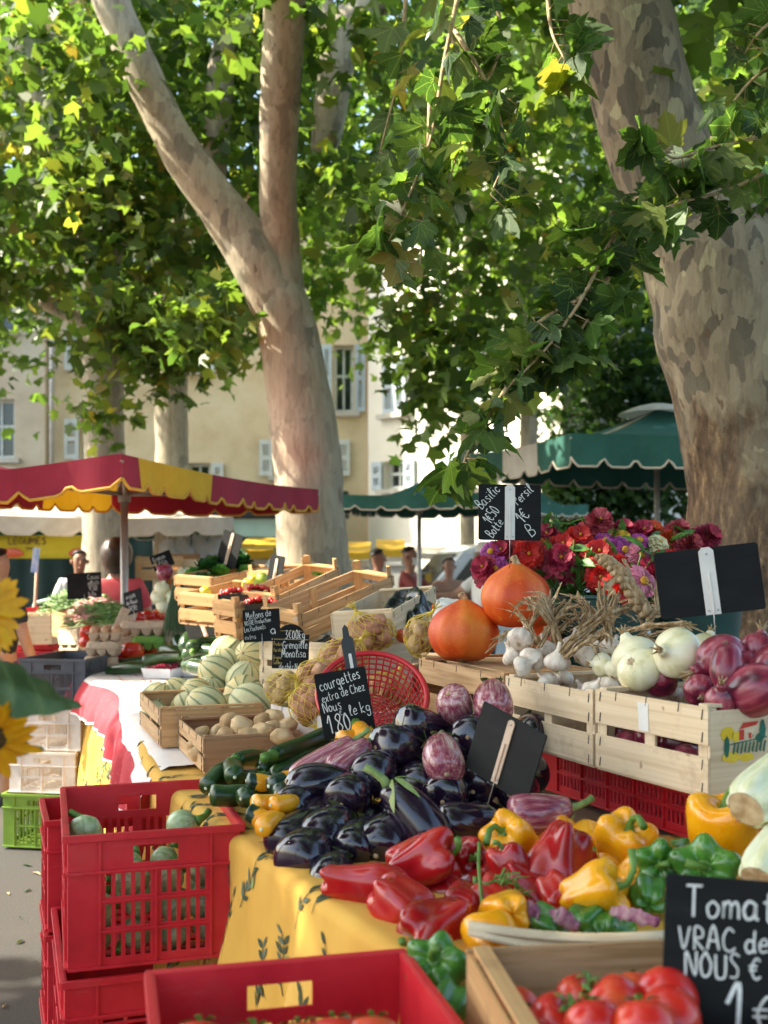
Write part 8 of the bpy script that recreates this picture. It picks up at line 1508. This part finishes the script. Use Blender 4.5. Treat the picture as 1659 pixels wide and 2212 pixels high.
# ---------------------------------------------------------------- sunflowers at the left edge
M['sun_petal'] = pm('sunflower_petal', [(.74,.34,.004), (.84,.46,.01)], 30, rough=.6, translucent=.25); M['sun_disc'] = pm('sunflower_disc', [(.03,.016,.006), (.12,.07,.01)], 300, rough=.9, bump=.6); M['sun_leaf'] = pm('sunflower_leaf', [(.05,.11,.04), (.09,.16,.06)], 20, rough=.6, bump=.3, translucent=.15)
t0 = thing('flower_pot', 'dark bucket of sunflowers just outside the left edge', 'bucket', (-.86, 1.72, 0)); b = MB(); lathe(b, [(0, .0), (.13, .0), (.17, .40), (.175, .42), (.165, .42), (.125, .02), (0, .02)], 32, 24); b.build('pail', M['bucket'], t0); b = MB(); b.tube([(math.cos(a)*.175, math.sin(a)*.175, .42) for a in [2*math.pi*k/40 for k in range(41)]], .006, 6, cap=False); b.build('rim', M['bucket'], t0)
for i, (u, v, d, ax, lab) in enumerate([(-42, 1322, 1.66, (.75, .25, .6), 'upper sunflower cut by the left edge of the picture'), (-22, 1596, 1.66, (.5, -.45, .75), 'lower drooping sunflower under the broad leaf at the left edge')]):
    p = P(u, v, d); t = thing('sunflower', lab, 'sunflower', p, group='sunflowers'); q_ = aim(ax); b = MB()
    for l in range(2):
        for k in range(20):
            a = 2*math.pi*k/20+l*.16; dd = Vector((math.cos(a), math.sin(a), .12+.2*l+rnd.uniform(-.12, .2))); s = Vector((-dd.y, dd.x, 0)); L = .070*rnd.uniform(.85, 1.1); vs = []
            for qq, ww in ((.35, .5), (.6, 1), (.85, .75), (1, .08)): c = dd*L*qq-UP*.012*qq*qq; vs += [q_ @ (c-s*.009*ww+UP*.002), q_ @ c, q_ @ (c+s*.009*ww+UP*.002)]
            b.add(vs, [(3*m+j, 3*m+j+1, 3*m+j+4, 3*m+j+3) for m in range(3) for j in range(2)], 0, True)
    b.build('petals', M['sun_petal'], t); b = MB(); lathe(b, [(0, .012), (.018, .010), (.027, 0), (.02, -.008), (0, -.012)], 24, 12, lambda p_, a_, t_: q_ @ p_); b.build('disc', M['sun_disc'], t)
    b = MB(); base = Vector((-.86, 1.72, .25))-p; b.tube(bez([q_ @ Vector((0, 0, -.008)), q_ @ Vector((0, 0, -.06)), base*.45+Vector((-.06, 0, .1)), base], 5), .007, 8); b.build('stem', M['sun_leaf'], t)
    b = MB(); o_ = (P(-60, 1440, 1.66) if i == 0 else P(-70, 1560, 1.72))-p; tip = (P(150, 1545, 1.62) if i == 0 else P(70, 1640, 1.7))-p; ad = tip-o_; L = ad.length; ad.normalize(); sd = Vector((.25, -.35, .9)); sd = (sd-ad*sd.dot(ad)).normalized(); nn = ad.cross(sd)
    def lf(uu, vv): wd = L*.34*math.sin(math.pi*min(1, vv*.92+.08))**.8*(1-vv*.55); return o_+ad*L*vv+sd*wd*(uu*2-1)+nn*(abs(uu*2-1)*wd*.35-.03*vv*vv+.006*math.sin(vv*26+uu*5))
    b.surf(lf, 12, 20, 0, False); b.build('leaf', M['sun_leaf'], t)
for k, o in list(PROTO.items()):
    if o.name not in used:
        for c in list(o.children):
            for g in list(c.children): bpy.data.objects.remove(g)
            bpy.data.objects.remove(c)
        bpy.data.objects.remove(o)
